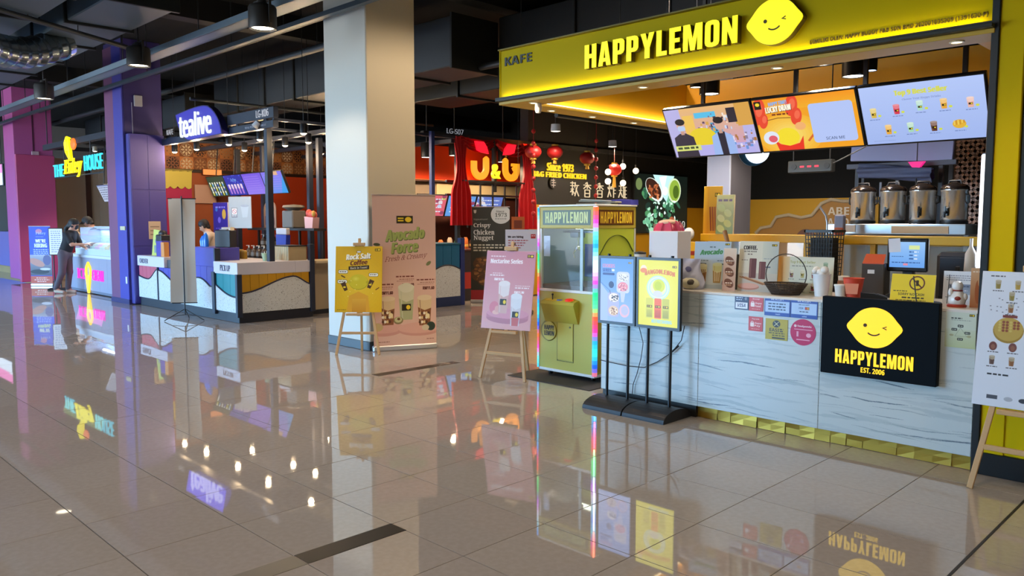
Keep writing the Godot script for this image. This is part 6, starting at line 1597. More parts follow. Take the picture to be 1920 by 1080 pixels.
func tea_kiosk() -> void:
	var dk = M("232a3c", 0.4)
	var wh = M("cfcbd6", 0.4)
	var t = thing("tea_counter", "white topped tea counter with coloured planks and terrazzo waves", "counter", Vector3(-12.33, 0, -6.05))
	part(t, "plinth", MB.new().bb(Vector3(-4.27, 0, -0.85), Vector3(-0.02, 0.17, -0.02), 0.005).bb(Vector3(-0.7, 0, -1.4), Vector3(-0.02, 0.17, -0.85), 0.005), M("23252e", 0.4))
	part(t, "carcass", MB.new().bb(Vector3(-4.25, 0.17, -0.83), Vector3(-0.06, 0.95, -0.05)).bb(Vector3(-0.68, 0.17, -1.38), Vector3(-0.06, 0.95, -0.83)), M("4a4a50", 0.6))
	part(t, "order_band", MB.new().bb(Vector3(-4.29, 0.80, -0.6), Vector3(-2.96, 1.0, 0.01), 0.005), wh)
	part(t, "pickup_band", MB.new().bb(Vector3(-0.86, 0.80, -1.05), Vector3(0.01, 1.0, 0.01), 0.005).bb(Vector3(-2.0, 0.95, -1.05), Vector3(-0.86, 1.0, -0.3), 0.003).bb(Vector3(-0.72, 0.80, -1.42), Vector3(0.01, 1.0, -1.05), 0.005), wh)
	part(t, "band_word", letters("ORDER", 0.42, 0.09, 0.006, "sans thin"), M("3c3a52", 0.5)).position = Vector3(-3.95, 0.9, 0.01)
	part(t, "band_word", letters("PICK UP", 0.36, 0.1, 0.006, "sans thin"), M("3c3a52", 0.5)).position = Vector3(-0.42, 0.9, 0.01)
	var s0 = 0.17
	wave_panel(t, Transform3D(Basis(), Vector3(-4.27, 0, -0.01)), 0.97, s0, 0.80, func(u): return 0.6 - 0.05 * sin(u * PI * 1.1) + 0.15 * smoothstep(0.5, 1.0, u), 5, "c2566a")
	part(t, "post", MB.new().bb(Vector3(-3.3, s0, -0.04), Vector3(-3.27, 0.8, 0.02), 0.002), dk)
	wave_panel(t, Transform3D(Basis(), Vector3(-3.27, 0, -0.01)), 1.35, s0, 0.80, func(u): return 0.74 - 0.2 * smoothstep(0.0, 0.6, u), 6, "4b46a8")
	part(t, "tall_panel", MB.new().bb(Vector3(-1.92, 0.5, -0.5), Vector3(-0.92, 1.225, -0.03), 0.005), M("4b46a8", 0.45), "tall blue violet panel")
	wave_panel(t, Transform3D(Basis(), Vector3(-1.92, 0, -0.01)), 1.0, s0, 0.9, func(u): return 0.56 + 0.13 * sin(PI * clampf(u * 1.15, 0, 1)), 4, "4b46a8")
	part(t, "post", MB.new().bb(Vector3(-0.91, 0.1, -0.06), Vector3(-0.81, 0.82, 0.03), 0.004).bb(Vector3(-0.91, 0.8, -0.12), Vector3(-0.86, 1.22, -0.02), 0.003), dk)
	wave_panel(t, Transform3D(Basis(), Vector3(-0.81, 0, -0.01)), 0.77, s0, 0.80, func(u): return 0.6 - 0.17 * sin(u * PI * 0.55), 3, "1a8088")
	part(t, "post", MB.new().bb(Vector3(-0.04, 0.1, -0.06), Vector3(0.03, 0.81, 0.03), 0.004), dk)
	var side = Basis(Vector3.UP, PI / 2)
	wave_panel(t, Transform3D(side, Vector3(0.0, 0, -0.06)), 1.26, s0, 0.80, func(u): return 0.5 + 0.12 * (1.0 - cos(u * PI * 1.3)) - 0.1 * smoothstep(0.75, 1.0, u), 8, "c8920e")
	part(t, "post", MB.new().bb(Vector3(-0.06, 0.1, -1.42), Vector3(0.03, 1.28, -1.33), 0.004), dk)
	# cream bar behind and its stool
	t = thing("bar_counter", "cream wood bar running back behind the yellow planked corner", "bar", Vector3(-12.45, 0, -8.4))
	part(t, "bar_top", MB.new().bb(Vector3(-0.45, 0.94, -1.2), Vector3(0.15, 0.985, 0.9), 0.004), M("cdb894", 0.5))
	part(t, "bar_front", MB.new().bb(Vector3(-0.4, 0.08, -1.2), Vector3(-0.2, 0.94, 0.9), 0.004), M("b8a68a", 0.6))
	part(t, "kick", MB.new().bb(Vector3(-0.4, 0, -1.2), Vector3(-0.2, 0.08, 0.9)), M("26262c", 0.5))
	t = thing("bar_stool", "black metal bar stool tucked under the cream bar", "stool", Vector3(-12.1, 0, -7.95), 20)
	part(t, "seat", MB.new().lathe([Vector2(0, 0.66), Vector2(0.15, 0.66), Vector2(0.16, 0.675), Vector2(0.155, 0.695), Vector2(0, 0.7)], 20), M("1c1a1e", 0.4))
	for a in 4: part(t, "leg", MB.new().cyl(Vector3(0.11, 0.66, 0).rotated(Vector3.UP, a * PI / 2), Vector3(0.2, 0, 0).rotated(Vector3.UP, a * PI / 2), 0.012), M("1c1a1e", 0.4))
	part(t, "foot_ring", MB.new().beam(Vector3(0.17, 0.25, 0), Vector3(0, 0.25, 0.17), 0.014, 0.014).beam(Vector3(0, 0.25, 0.17), Vector3(-0.17, 0.25, 0), 0.014, 0.014).beam(Vector3(-0.17, 0.25, 0), Vector3(0, 0.25, -0.17), 0.014, 0.014).beam(Vector3(0, 0.25, -0.17), Vector3(0.17, 0.25, 0), 0.014, 0.014), M("1c1a1e", 0.4))
	t = thing("raised_bar", "low slatted cream box standing on the counter right of the dark post", "bar", Vector3(-12.75, 1.0, -7.2))
	for k in 8: part(t, "slat", MB.new().bb(Vector3(-0.22 + k * 0.066, 0, 0.14), Vector3(-0.16 + k * 0.066, 0.24, 0.155), 0.003), M("c9b48e", 0.5))
	part(t, "box", MB.new().bb(Vector3(-0.22, 0, -0.2), Vector3(0.3, 0.24, 0.14)), M("b8a47e", 0.6))
	part(t, "dark_top", MB.new().bb(Vector3(-0.24, 0.24, -0.22), Vector3(0.32, 0.26, 0.165), 0.003), M("1c1a1c", 0.4))
	# frame over the kiosk
	t = thing("kiosk_frame", "dark navy steel frame standing over the tea counter", "frame", Vector3(-12.44, 0, -6.66))
	part(t, "post", MB.new().bb(Vector3(-0.05, 1.0, -0.1), Vector3(0.05, 3.55, -0.0), 0.004), dk)
	part(t, "fascia_beam", MB.new().bb(Vector3(-4.2, 3.22, -0.06), Vector3(0.35, 3.34, 0.04), 0.004), dk)
	part(t, "upper_beam", MB.new().bb(Vector3(-1.3, 3.38, -0.06), Vector3(0.35, 3.56, 0.03), 0.004), dk)
	part(t, "unit_number", letters("LG-K06", 0.42, 0.12, 0.008, "sans thin"), E("d8dce8", 0.6)).position = Vector3(-0.02, 3.475, 0.031)
	part(t, "category_word", letters("KAFE", 0.3, 0.1, 0.008, "sans thin"), E("d8dce8", 0.45)).position = Vector3(-3.8, 3.46, 0.03)
	part(t, "word_plate", MB.new().bb(Vector3(-4.05, 3.34, -0.02), Vector3(-3.5, 3.36, 0.02), 0.002), dk)
	part(t, "company_line", letters("THE ALL FRESH BEVERAGE SDN BHD", 0.75, 0.035, 0.004, "sans thin"), M("b8bccc", 0.5)).position = Vector3(-0.25, 3.28, 0.041)
	for z in [-1.2, -2.6, -3.9]: part(t, "cross_beam", MB.new().bb(Vector3(-5.4, 3.24, z - 0.05), Vector3(0.3, 3.32, z + 0.05), 0.004), dk)
	for x in [-4.2, -2.6, -1.0, 0.28]: part(t, "rafter", MB.new().bb(Vector3(x - 0.03, 3.33, -4.0), Vector3(x + 0.03, 3.38, 0.0), 0.004), dk)
	for p in [Vector2(-4.74, -1.84), Vector2(-3.56, -1.84), Vector2(-1.76, -1.89), Vector2(-1.31, -1.84)]: part(t, "post", MB.new().bb(Vector3(p.x - 0.05, 0, p.y - 0.05), Vector3(p.x + 0.05, 3.3, p.y + 0.05), 0.004), dk)
	part(t, "corner_spot", MB.new().cyl(Vector3(-0.1, 3.34, 0.06), Vector3(-0.16, 3.26, 0.1), 0.05, 0.06), M("c8c8cc", 0.4), "white spotlight by the unit number")
	# leaf shaped sign
	t = thing("leaf_sign", "glowing violet leaf shaped sign with white rounded lettering", "sign", Vector3(-14.6, 3.46, -6.6))
	var leaf = PackedVector2Array()
	for q in [[Vector2(-1.0, 0.27), Vector2(-0.3, 0.33), Vector2(0.2, 0.36), Vector2(0.42, 0.3)], [Vector2(0.42, 0.3), Vector2(0.72, 0.2), Vector2(0.92, -0.02), Vector2(0.95, -0.24)], [Vector2(0.95, -0.24), Vector2(0.5, -0.25), Vector2(0.0, -0.26), Vector2(-0.42, -0.26)], [Vector2(-0.42, -0.26), Vector2(-0.7, -0.22), Vector2(-0.9, -0.02), Vector2(-1.0, 0.27)]]:
		for i in 10: leaf.append((q[0] as Vector2).bezier_interpolate(q[1], q[2], q[3], i / 10.0))
	part(t, "casing", MB.new().ext([leaf], 0.12, Transform3D(Basis(), Vector3(0, 0, 0))), M("241f5c", 0.4))
	part(t, "lit_face", MB.new().ext([leaf], 0.004, Transform3D(Basis.from_scale(Vector3(0.97, 0.95, 1)), Vector3(0, 0, 0.121))), E("3a34c8", 0.75))
	part(t, "lettering", letters("tealive", 1.36, 0.44, 0.03, "sans thin"), E("f0f8ff", 1.05)).position = Vector3(-0.1, 0.02, 0.126)
	area(t, Vector3(0, 0, 0.2), Vector3(0, -0.2, 1), Vector2(1.6, 0.4), 0.35, "5a5aff")
	# little downlights
	var d0: Node3D
	var n = 0
	for p in [[-16.58, -6.85], [-15.65, -6.9], [-14.26, -6.9], [-13.04, -6.88], [-15.2, -7.68], [-14.34, -7.72], [-13.7, -7.74], [-12.86, -7.73], [-11.62, -6.9], [-14.8, -9.2], [-13.3, -9.4]]:
		var lb = "small warm downlight over the tea counter, number %s along the %s row" % [["one", "two", "three", "four"][n % 4], "front" if n < 4 else ("rear" if n < 8 else "far right")]
		if n == 0:
			d0 = thing("ceiling_downlight", lb, "downlight", Vector3(p[0], 3.1, p[1]), 0, "warm downlights over the tea counter")
			part(d0, "can", MB.new().lathe([Vector2(0, 0.16), Vector2(0.05, 0.16), Vector2(0.058, 0.15), Vector2(0.058, 0.0), Vector2(0.052, 0.0)], 14), M("1b1c22", 0.4))
			part(d0, "lens", MB.new().lathe([Vector2(0.053, 0.0), Vector2(0.03, -0.02), Vector2(0, -0.026)], 14), E("fff0d0", 7.0))
			part(d0, "rod", MB.new().cyl(Vector3(0, 0.15, 0), Vector3(0, 2.2, 0), 0.006), M("1b1c22", 0.4))
			glow(d0, Vector3(0, -0.07, 0), 0.75, "ffdcac")
		else:
			dup(d0, "ceiling_downlight", lb, Vector3(p[0], 3.1, p[1]))
		n += 1
	# patterned and red side wall
	var w = struct("wall_tea_shop", MB.new().bb(Vector3(-18.1, 0, -11.6), Vector3(-17.92, 3.5, -7.1)), M("5a2a20", 0.7))
	var c = Cv.new(512, 512, Color("8a5632"))
	var g = RandomNumberGenerator.new()
	g.seed = 9
	for i in 4:
		for j in 4:
			c.rect(i * 128, j * 128, 127, 127, [Color("a86a3c"), Color("7e4a2e"), Color("b87440"), Color("8e5a40")][(i * 3 + j * 5) % 4])
			var o = Vector2(i * 128 + 64, j * 128 + 64)
			var cc = [Color("c9b294"), Color("a87c54"), Color("d8c4a4"), Color("3e2620")][(i + j * 2) % 4]
			for k in 8:
				var a = TAU * k / 8
				c.ell(o.x + cos(a) * 34, o.y + sin(a) * 34, 17, 9, cc, a)
				c.ell(o.x + cos(a + 0.39) * 52, o.y + sin(a + 0.39) * 52, 7, 7, cc.darkened(0.3))
			c.poly(arc(o, 58, 0, PI, 3), cc); c.poly(arc(o, 58, PI, TAU, 3), cc); c.ell(o.x, o.y, 11, 11, cc)
	var bat = T(StandardMaterial3D.new(), c.tex(), 0.8)
	bat.roughness = 0.7
	part(w, "patterned_panel", MB.new().bb(Vector3(-17.92, 2.85, -11.6), Vector3(-17.9, 3.5, -7.1)), bat, "brown batik patterned upper wall")
	part(w, "red_panel", MB.new().bb(Vector3(-17.92, 0, -11.6), Vector3(-17.9, 2.8, -8.9)), M("d04822", 0.6), "red painted lower wall")
	part(w, "brown_panel", MB.new().bb(Vector3(-17.92, 0, -8.9), Vector3(-17.9, 2.8, -7.75)), M("a0522c", 0.6))
	part(w, "magenta_panel", MB.new().bb(Vector3(-17.92, 0, -7.75), Vector3(-17.9, 2.5, -7.1)), M("b8205a", 0.6))
	part(w, "rail", MB.new().bb(Vector3(-17.9, 2.78, -11.6), Vector3(-17.86, 2.85, -7.1), 0.004), M("2a1a18", 0.5))
	t = thing("awning", "pale yellow scalloped awning on the magenta wall beside the purple pillar", "awning", Vector3(-17.88, 2.46, -7.42))
	var sc = PackedVector2Array([Vector2(0.33, 0.36), Vector2(-0.33, 0.36)])
	for k in 4:
		for i in 8: sc.append(Vector2(-0.33 + k * 0.165 + 0.165 * i / 8.0, -0.055 * sin(PI * i / 8.0)))
	part(t, "valance", MB.new().ext([sc], 0.02, Transform3D(side, Vector3.ZERO)), M("d8c85c", 0.6))
	part(t, "top_rail", MB.new().bb(Vector3(0, 0.35, -0.34), Vector3(0.04, 0.38, 0.34), 0.004), M("8a7a3a", 0.5))
	one("notice_board", "pale pink notice panel under the patterned wall left of the tea menu screens", "panel", MB.new().box(Vector3.ZERO, Vector3(0.03, 0.42, 0.5), 0.004), M("c8a090", 0.6), Vector3(-17.86, 2.3, -8.05))
	t = thing("amber_lamp", "small glowing amber box lamp left of the tea menu screens", "lamp", Vector3(-17.8, 2.8, -8.2))
	part(t, "lamp_box", MB.new().box(Vector3.ZERO, Vector3(0.05, 0.12, 0.42), 0.006), E("ff9a50", 1.0))
	part(t, "frame", MB.new().bb(Vector3(-0.07, -0.07, -0.22), Vector3(-0.025, 0.07, 0.22), 0.004), M("6a3018", 0.5))
	# four menu screens
	for k in 4:
		c = Cv.new(200, 120, [Color("2a4a38"), Color("2438b0"), Color("7a5ce8"), Color("7a66f0")][k])
		if k == 0:
			for i in 18: c.cup(20 + (i % 6) * 30, 60 + (i / 6) * 28, 16, 24, [Color("d8d84a"), Color("6ac0f0"), Color("f0f4f8"), Color("3a62d8")][i % 4], Color("f0f0e0"), false)
		elif k == 1:
			put(c, "Tea Time", 70, 18, 60, 20, Color("8ac8ff"))
			for i in 5: c.cup(30 + i * 34, 112, 24, 54, Color("b07ad8"), Color("f0d8f0"), false)
			for i in 14: c.ell(g.randf() * 200, g.randf() * 60, 6, 4, Color("5a6af0"))
		else:
			c.grad(0, 0, 200, 120, [Color("7a5ce8"), Color("8a7af4")][k - 2], [Color("9a86f8"), Color("6a9af4")][k - 2])
			for i in 7: c.bars(20, 16 + i * 13, 150, 3, Color("a894fa"), i)
			if k == 3: c.poly([Vector2(140, 120), Vector2(200, 20), Vector2(200, 120)], Color("3aa0f0")); c.rect(120, 0, 40, 20, Color("e8b890"))
		t = thing("tea_menu_screen", "glowing tilted tea menu screen, %s" % ["leftmost of four, green with rows of cups", "second of four, blue with tall pink drinks", "third of four, plain violet text", "fourth of four, violet with a blue corner"][k], "screen", Vector3(-17.35 + k * 0.845, 2.46, -8.1), 0, "menu screens over the tea counter")
		t.rotation.x = deg_to_rad(22)
		part(t, "casing", MB.new().box(Vector3(0, 0, -0.03), Vector3(0.84, 0.48, 0.05), 0.004), M("121216", 0.4))
		part(t, "display", MB.new().picture(0.815, 0.455, Transform3D(Basis(), Vector3(0, 0, -0.0035))), P(c, 0.4, 0.95))
		part(t, "hanger", MB.new().cyl(Vector3(0, 0.2, -0.05), Vector3(0, 0.85, -0.38), 0.012), M("1b1c22", 0.4))
	# on and behind the counter
	t = thing("tall_carton", "tall cream carton standing on the tea counter", "box", Vector3(-14.15, 1.0, -6.78), 40)
	part(t, "carton", MB.new().box(Vector3(0, 0.28, 0), Vector3(0.17, 0.56, 0.17), 0.004), M("d6cfc0", 0.6))
	part(t, "flap", MB.new().box(Vector3(0, 0.565, 0), Vector3(0.172, 0.012, 0.172), 0.002), M("c2b8a4", 0.6))
	t = thing("paper_tub", "small cream paper tub at the left of the tall carton", "tub", Vector3(-14.2, 1.0, -6.5))
	cup_of(t, "tub", Vector3.ZERO, 0.075, 0.17, M("d8ccae", 0.6))
	part(t, "tub_lid", MB.new().lathe([Vector2(0.08, 0.168), Vector2(0.082, 0.18), Vector2(0, 0.184)]), M("e2d8bc", 0.6))
	for k in 3:
		t = thing("gold_tin", "squat brassy gold canister on the tea counter, %s" % ["nearest the tall carton", "middle of the three", "smaller one at the right"][k], "canister", Vector3(-13.92 + k * 0.13, 1.0, -6.8 - k * 0.02), 0, "gold canisters on the tea counter")
		var r = [0.075, 0.072, 0.055][k]
		part(t, "body", MB.new().lathe([Vector2(0, 0), Vector2(r, 0), Vector2(r, 0.15 - k * 0.015), Vector2(r * 0.92, 0.165 - k * 0.015)], 18), M("b08a34", 0.35, 0.6))
		part(t, "lid", MB.new().lathe([Vector2(r * 0.98, 0.155 - k * 0.015), Vector2(r * 0.98, 0.18 - k * 0.015), Vector2(0, 0.185 - k * 0.015)], 18), M("d0b060", 0.35, 0.5))
	t = thing("mint_cup", "pale mint green cup beside the dark post on the tea counter", "cup", Vector3(-12.7, 1.0, -6.76))
	cup_of(t, "cup", Vector3.ZERO, 0.075, 0.13, M("a8b890", 0.5))
	part(t, "straws", MB.new().cyl(Vector3(0.01, 0.02, 0), Vector3(0.03, 0.17, 0), 0.006).cyl(Vector3(-0.01, 0.02, 0.01), Vector3(-0.02, 0.16, 0.02), 0.006), M("e0e0d8", 0.5))
	t = thing("back_bench", "dark preparation bench behind the tea counter", "bench", Vector3(-14.6, 0, -7.9))
	part(t, "bench", MB.new().bb(Vector3(-1.6, 0, -0.3), Vector3(1.5, 0.95, 0.3), 0.005), M("3a3632", 0.5))
	part(t, "riser", MB.new().bb(Vector3(-0.75, 0.95, -0.28), Vector3(0.55, 1.17, -0.02), 0.004), M("2c2622", 0.5))
	part(t, "upper_shelf", MB.new().bb(Vector3(-1.1, 1.5, -0.32), Vector3(1.5, 1.55, -0.05), 0.004), M("241c1a", 0.5))
	for x in [-1.05, -0.2, 0.6, 1.45]: part(t, "shelf_post", MB.new().bb(Vector3(x - 0.02, 0.95, -0.3), Vector3(x + 0.02, 1.5, -0.26)), M("241c1a", 0.5))
	var b0: Node3D
	for k in 10:
		var at = Vector3(-15.2 + (k % 5) * 0.21, 0.95 if k < 5 else 1.17, -7.72 if k < 5 else -8.05)
		var lb = "dark syrup pump bottle, %s in the %s row behind the tea counter" % [["leftmost", "second from left", "middle", "fourth from left", "rightmost"][k % 5], "lower" if k < 5 else "upper"]
		if k == 0:
			b0 = thing("pump_bottle", lb, "bottle", at, 0, "syrup pump bottles")
			part(b0, "bottle", MB.new().lathe([Vector2(0, 0), Vector2(0.06, 0.0), Vector2(0.065, 0.01), Vector2(0.065, 0.13), Vector2(0.045, 0.17), Vector2(0.025, 0.18), Vector2(0.025, 0.2)], 16), M("4a3c34", 0.25))
			part(b0, "pump", MB.new().cyl(Vector3(0, 0.19, 0), Vector3(0, 0.235, 0), 0.014).bb(Vector3(-0.012, 0.235, -0.012), Vector3(0.012, 0.25, 0.055), 0.004), M("d8d4cc", 0.4))
			part(b0, "label", MB.new().cyl(Vector3(0, 0.04, 0), Vector3(0, 0.11, 0), 0.0658, 0.0658, 16, false), M("7a6a5c", 0.5))
		else:
			dup(b0, "pump_bottle", lb, at)
	c = Cv.new(160, 200, Color("98928c"))
	c.rect(20, 70, 42, 62, Color("5a3a34")); c.rect(24, 74, 34, 40, Color("e0d8d0")); c.poly(arc(Vector2(41, 94), 13, 0, PI, 4), Color("b03a30")); c.poly(arc(Vector2(41, 94), 13, PI, TAU, 4), Color("b03a30")); c.line(Vector2(32, 85), Vector2(50, 103), 4, Color("b03a30"))
	c.bars(24, 119, 34, 5, Color("e0d8d0"), 2)
	c.poly([Vector2(86, 60), Vector2(144, 56), Vector2(132, 130), Vector2(98, 132)], Color("a8a4a4")); c.ell(116, 58, 30, 8, Color("8a8688")); c.path([Vector2(118, 54), Vector2(128, 24)], 3, Color("9a9698"))
	sheet("hanging_notice", "pale hanging notice with a prohibition mark and a grey cup drawing", "notice", c, 0.6, 0.64, Vector3(-15.35, 1.86, -7.62), 20, 0, 0.01, "c8c0b8")
	c = Cv.new(120, 160, Color("3a2c98")); c.ell(90, 60, 16, 26, Color("d8b048")); c.ell(28, 36, 10, 10, Color("3a7ad0")); c.ell(50, 90, 12, 16, Color("7a6ae0")); c.bars(20, 20, 80, 8, Color("8a8af0"), 2); c.bars(20, 130, 70, 6, Color("6a5ad0"), 3)
	sheet("promo_poster", "purple promotional poster framed in white behind the staff member", "poster", c, 0.5, 0.66, Vector3(-16.4, 1.75, -7.7), 10, 0, 0.03, "d8d4e0")
	t = thing("recipe_board", "arched tan board printed with dark cups standing on the upper shelf", "board", Vector3(-14.95, 1.55, -8.08), 15)
	var ap = PackedVector2Array([Vector2(-0.17, 0), Vector2(0.17, 0)])
	for i in 13: ap.append(Vector2(0.17 * cos(PI * i / 12), 0.38 + 0.17 * sin(PI * i / 12)))
	part(t, "board", MB.new().ext([ap], 0.02), M("8a6a58", 0.6))
	part(t, "green_disc", MB.new().cyl(Vector3(0, 0.38, 0.02), Vector3(0, 0.38, 0.024), 0.12, 0.12, 24), M("9a9a60", 0.6))
	for k in 4: part(t, "printed_cup", MB.new().bb(Vector3(-0.13 + k * 0.07, 0.06, 0.02), Vector3(-0.085 + k * 0.07, 0.24 - (k % 2) * 0.03, 0.024)), M("5a3440", 0.6))
	t = thing("blue_bag", "bright blue carrier with a white band beside the dark post", "bag", Vector3(-13.7, 1.17, -7.65), 10)
	part(t, "bag", MB.new().ext([V2([-0.14, 0.02, 0.13, 0.0, 0.15, 0.25, -0.15, 0.26])], 0.1, Transform3D(Basis(), Vector3(0, 0, -0.05))), M("1c34b8", 0.5))
	part(t, "white_band", MB.new().bb(Vector3(-0.15, 0.26, -0.045), Vector3(0.15, 0.38, 0.045), 0.01), M("c8c8d4", 0.5))
	part(t, "stand", MB.new().bb(Vector3(-0.12, -0.22, -0.06), Vector3(0.12, 0.0, 0.06), 0.004), M("4a4640", 0.5))
	one("grey_machine", "grey coffee grinder body with a dark hopper behind the blue carrier", "machine", MB.new().bb(Vector3(-0.2, 0, -0.15), Vector3(0.2, 0.34, 0.15), 0.02).lathe([Vector2(0.1, 0.34), Vector2(0.22, 0.4), Vector2(0.2, 0.44), Vector2(0, 0.46)], 16), M("6a6660", 0.4), Vector3(-14.0, 1.55, -8.06))
	t = thing("gift_bag", "pink and white gift bag topped with red and gold paper on the shelf", "bag", Vector3(-13.35, 1.55, -8.06))
	part(t, "bag", MB.new().ext([V2([-0.13, 0, 0.13, 0, 0.16, 0.2, -0.15, 0.22])], 0.14, Transform3D(Basis(), Vector3(0, 0, -0.07))), M("d8a8a8", 0.6))
	part(t, "paper_top", MB.new().ball(Vector3(0.03, 0.25, 0), Vector3(0.12, 0.08, 0.08), 9, 6).ball(Vector3(-0.06, 0.28, 0.02), Vector3(0.07, 0.08, 0.06), 8, 5), M("c8483c", 0.5))
	part(t, "gold_ribbon", MB.new().ball(Vector3(0.12, 0.27, 0.03), Vector3(0.04, 0.06, 0.04), 8, 5), M("c8a04a", 0.4))
	t = thing("espresso_machine", "tall black coffee brewer with a steel lid close to the pale column", "machine", Vector3(-12.6, 0.985, -8.2))
	part(t, "body", MB.new().lathe([Vector2(0, 0), Vector2(0.2, 0), Vector2(0.21, 0.02), Vector2(0.2, 0.5), Vector2(0.17, 0.56), Vector2(0, 0.56)], 22), M("26262a", 0.35))
	part(t, "lid", MB.new().lathe([Vector2(0.17, 0.56), Vector2(0.16, 0.68), Vector2(0.1, 0.72), Vector2(0, 0.72)], 22), M("b8bcc4", 0.3, 0.6))
	t = thing("black_till", "black till housing behind the violet panel before the staff member", "till", Vector3(-14.0, 1.0, -6.72), 30)
	tag(t, "black till housing on the violet panel before the staff member", "till")
	t.position = Vector3(-13.42, 1.225, -6.38)
	part(t, "housing", MB.new().bb(Vector3(-0.15, 0, -0.1), Vector3(0.16, 0.3, 0.1), 0.01), M("1c1c20", 0.4))
	part(t, "top_light", MB.new().bb(Vector3(-0.1, 0.3, -0.03), Vector3(0.05, 0.32, 0.03), 0.004), M("9a9aa4", 0.4))
	t = thing("blue_bottle_pack", "bright blue plastic wrapped bottles on the violet panel top", "pack", Vector3(-14.05, 1.225, -6.28))
	for k in 3: part(t, "bottle", MB.new().lathe([Vector2(0, 0), Vector2(0.04, 0), Vector2(0.045, 0.1), Vector2(0.03, 0.15 + 0.03 * k), Vector2(0.012, 0.18 + 0.03 * k), Vector2(0, 0.2 + 0.03 * k)], 12, Vector3(k * 0.08 - 0.08, 0, 0)), M("2a7ae0", 0.25))
	# order end
	t = thing("menu_holder", "yellow green standing menu panel on the order end of the counter", "menu stand", Vector3(-16.35, 1.0, -6.35), 25)
	part(t, "panel", MB.new().ext([V2([-0.13, 0, 0.14, 0, 0.1, 0.5, -0.06, 0.52])], 0.03), M("c2cc50", 0.5))
	part(t, "pictures", MB.new().bb(Vector3(-0.06, 0.05, 0.03), Vector3(0.06, 0.2, 0.034)).bb(Vector3(-0.03, 0.25, 0.03), Vector3(0.06, 0.32, 0.034)), M("7a8a8c", 0.5))
	one("dark_printer", "small dark printer with cables right of the yellow green panel", "printer", MB.new().bb(Vector3(-0.12, 0, -0.1), Vector3(0.12, 0.42, 0.1), 0.02).ball(Vector3(0, 0.44, 0), Vector3(0.1, 0.07, 0.08), 10, 6), M("26262c", 0.4), Vector3(-16.0, 1.0, -6.32))
	one("purple_carton", "purple carton on the order end of the tea counter", "box", MB.new().bb(Vector3(-0.14, 0, -0.08), Vector3(0.14, 0.3, 0.08), 0.006), M("4a3aa0", 0.5), Vector3(-15.75, 1.0, -6.22))
	one("orange_carton", "orange and yellow snack carton at the edge of the order end", "box", MB.new().bb(Vector3(-0.07, 0, -0.05), Vector3(0.08, 0.28, 0.05), 0.006), M("d8904a", 0.5), Vector3(-15.5, 1.0, -6.15))
	# counter end far right, teal
	t = thing("side_counter", "teal counter end with a white speckled arch right of the pink roll-up", "counter", Vector3(-12.4, 0, -9.9))
	part(t, "body", MB.new().bb(Vector3(-0.5, 0.17, -0.66), Vector3(0.42, 1.22, 0.0), 0.004), M("3a3e48", 0.5))
	part(t, "plinth", MB.new().bb(Vector3(-0.5, 0, -0.68), Vector3(0.455, 0.19, 0.01), 0.004), M("20305a", 0.4))
	part(t, "top", MB.new().bb(Vector3(-0.52, 1.22, -0.68), Vector3(0.46, 1.25, 0.02), 0.004), M("1c5a74", 0.4))
	wave_panel(t, Transform3D(side, Vector3(0.445, 0, 0.0)), 0.66, 0.19, 1.22, func(u): return 0.62 + 0.2 * sin(PI * clampf(0.2 + u * 0.62, 0, 1)), 3, "0e5f86")
	part(t, "frame_post", MB.new().bb(Vector3(0.38, 0, -0.02), Vector3(0.46, 3.4, 0.06), 0.004).bb(Vector3(0.36, 0, -0.78), Vector3(0.46, 1.35, -0.67), 0.004), M("1c2c6a", 0.4), "tall dark blue post")
func stroke_word(o: Node3D, called: String, s: String, w: float, h: float, at: Vector3, m: Material, kind := "sans", d := 0.03) -> void:
	part(o, called, letters(s, w, h, d, kind), m).position = at

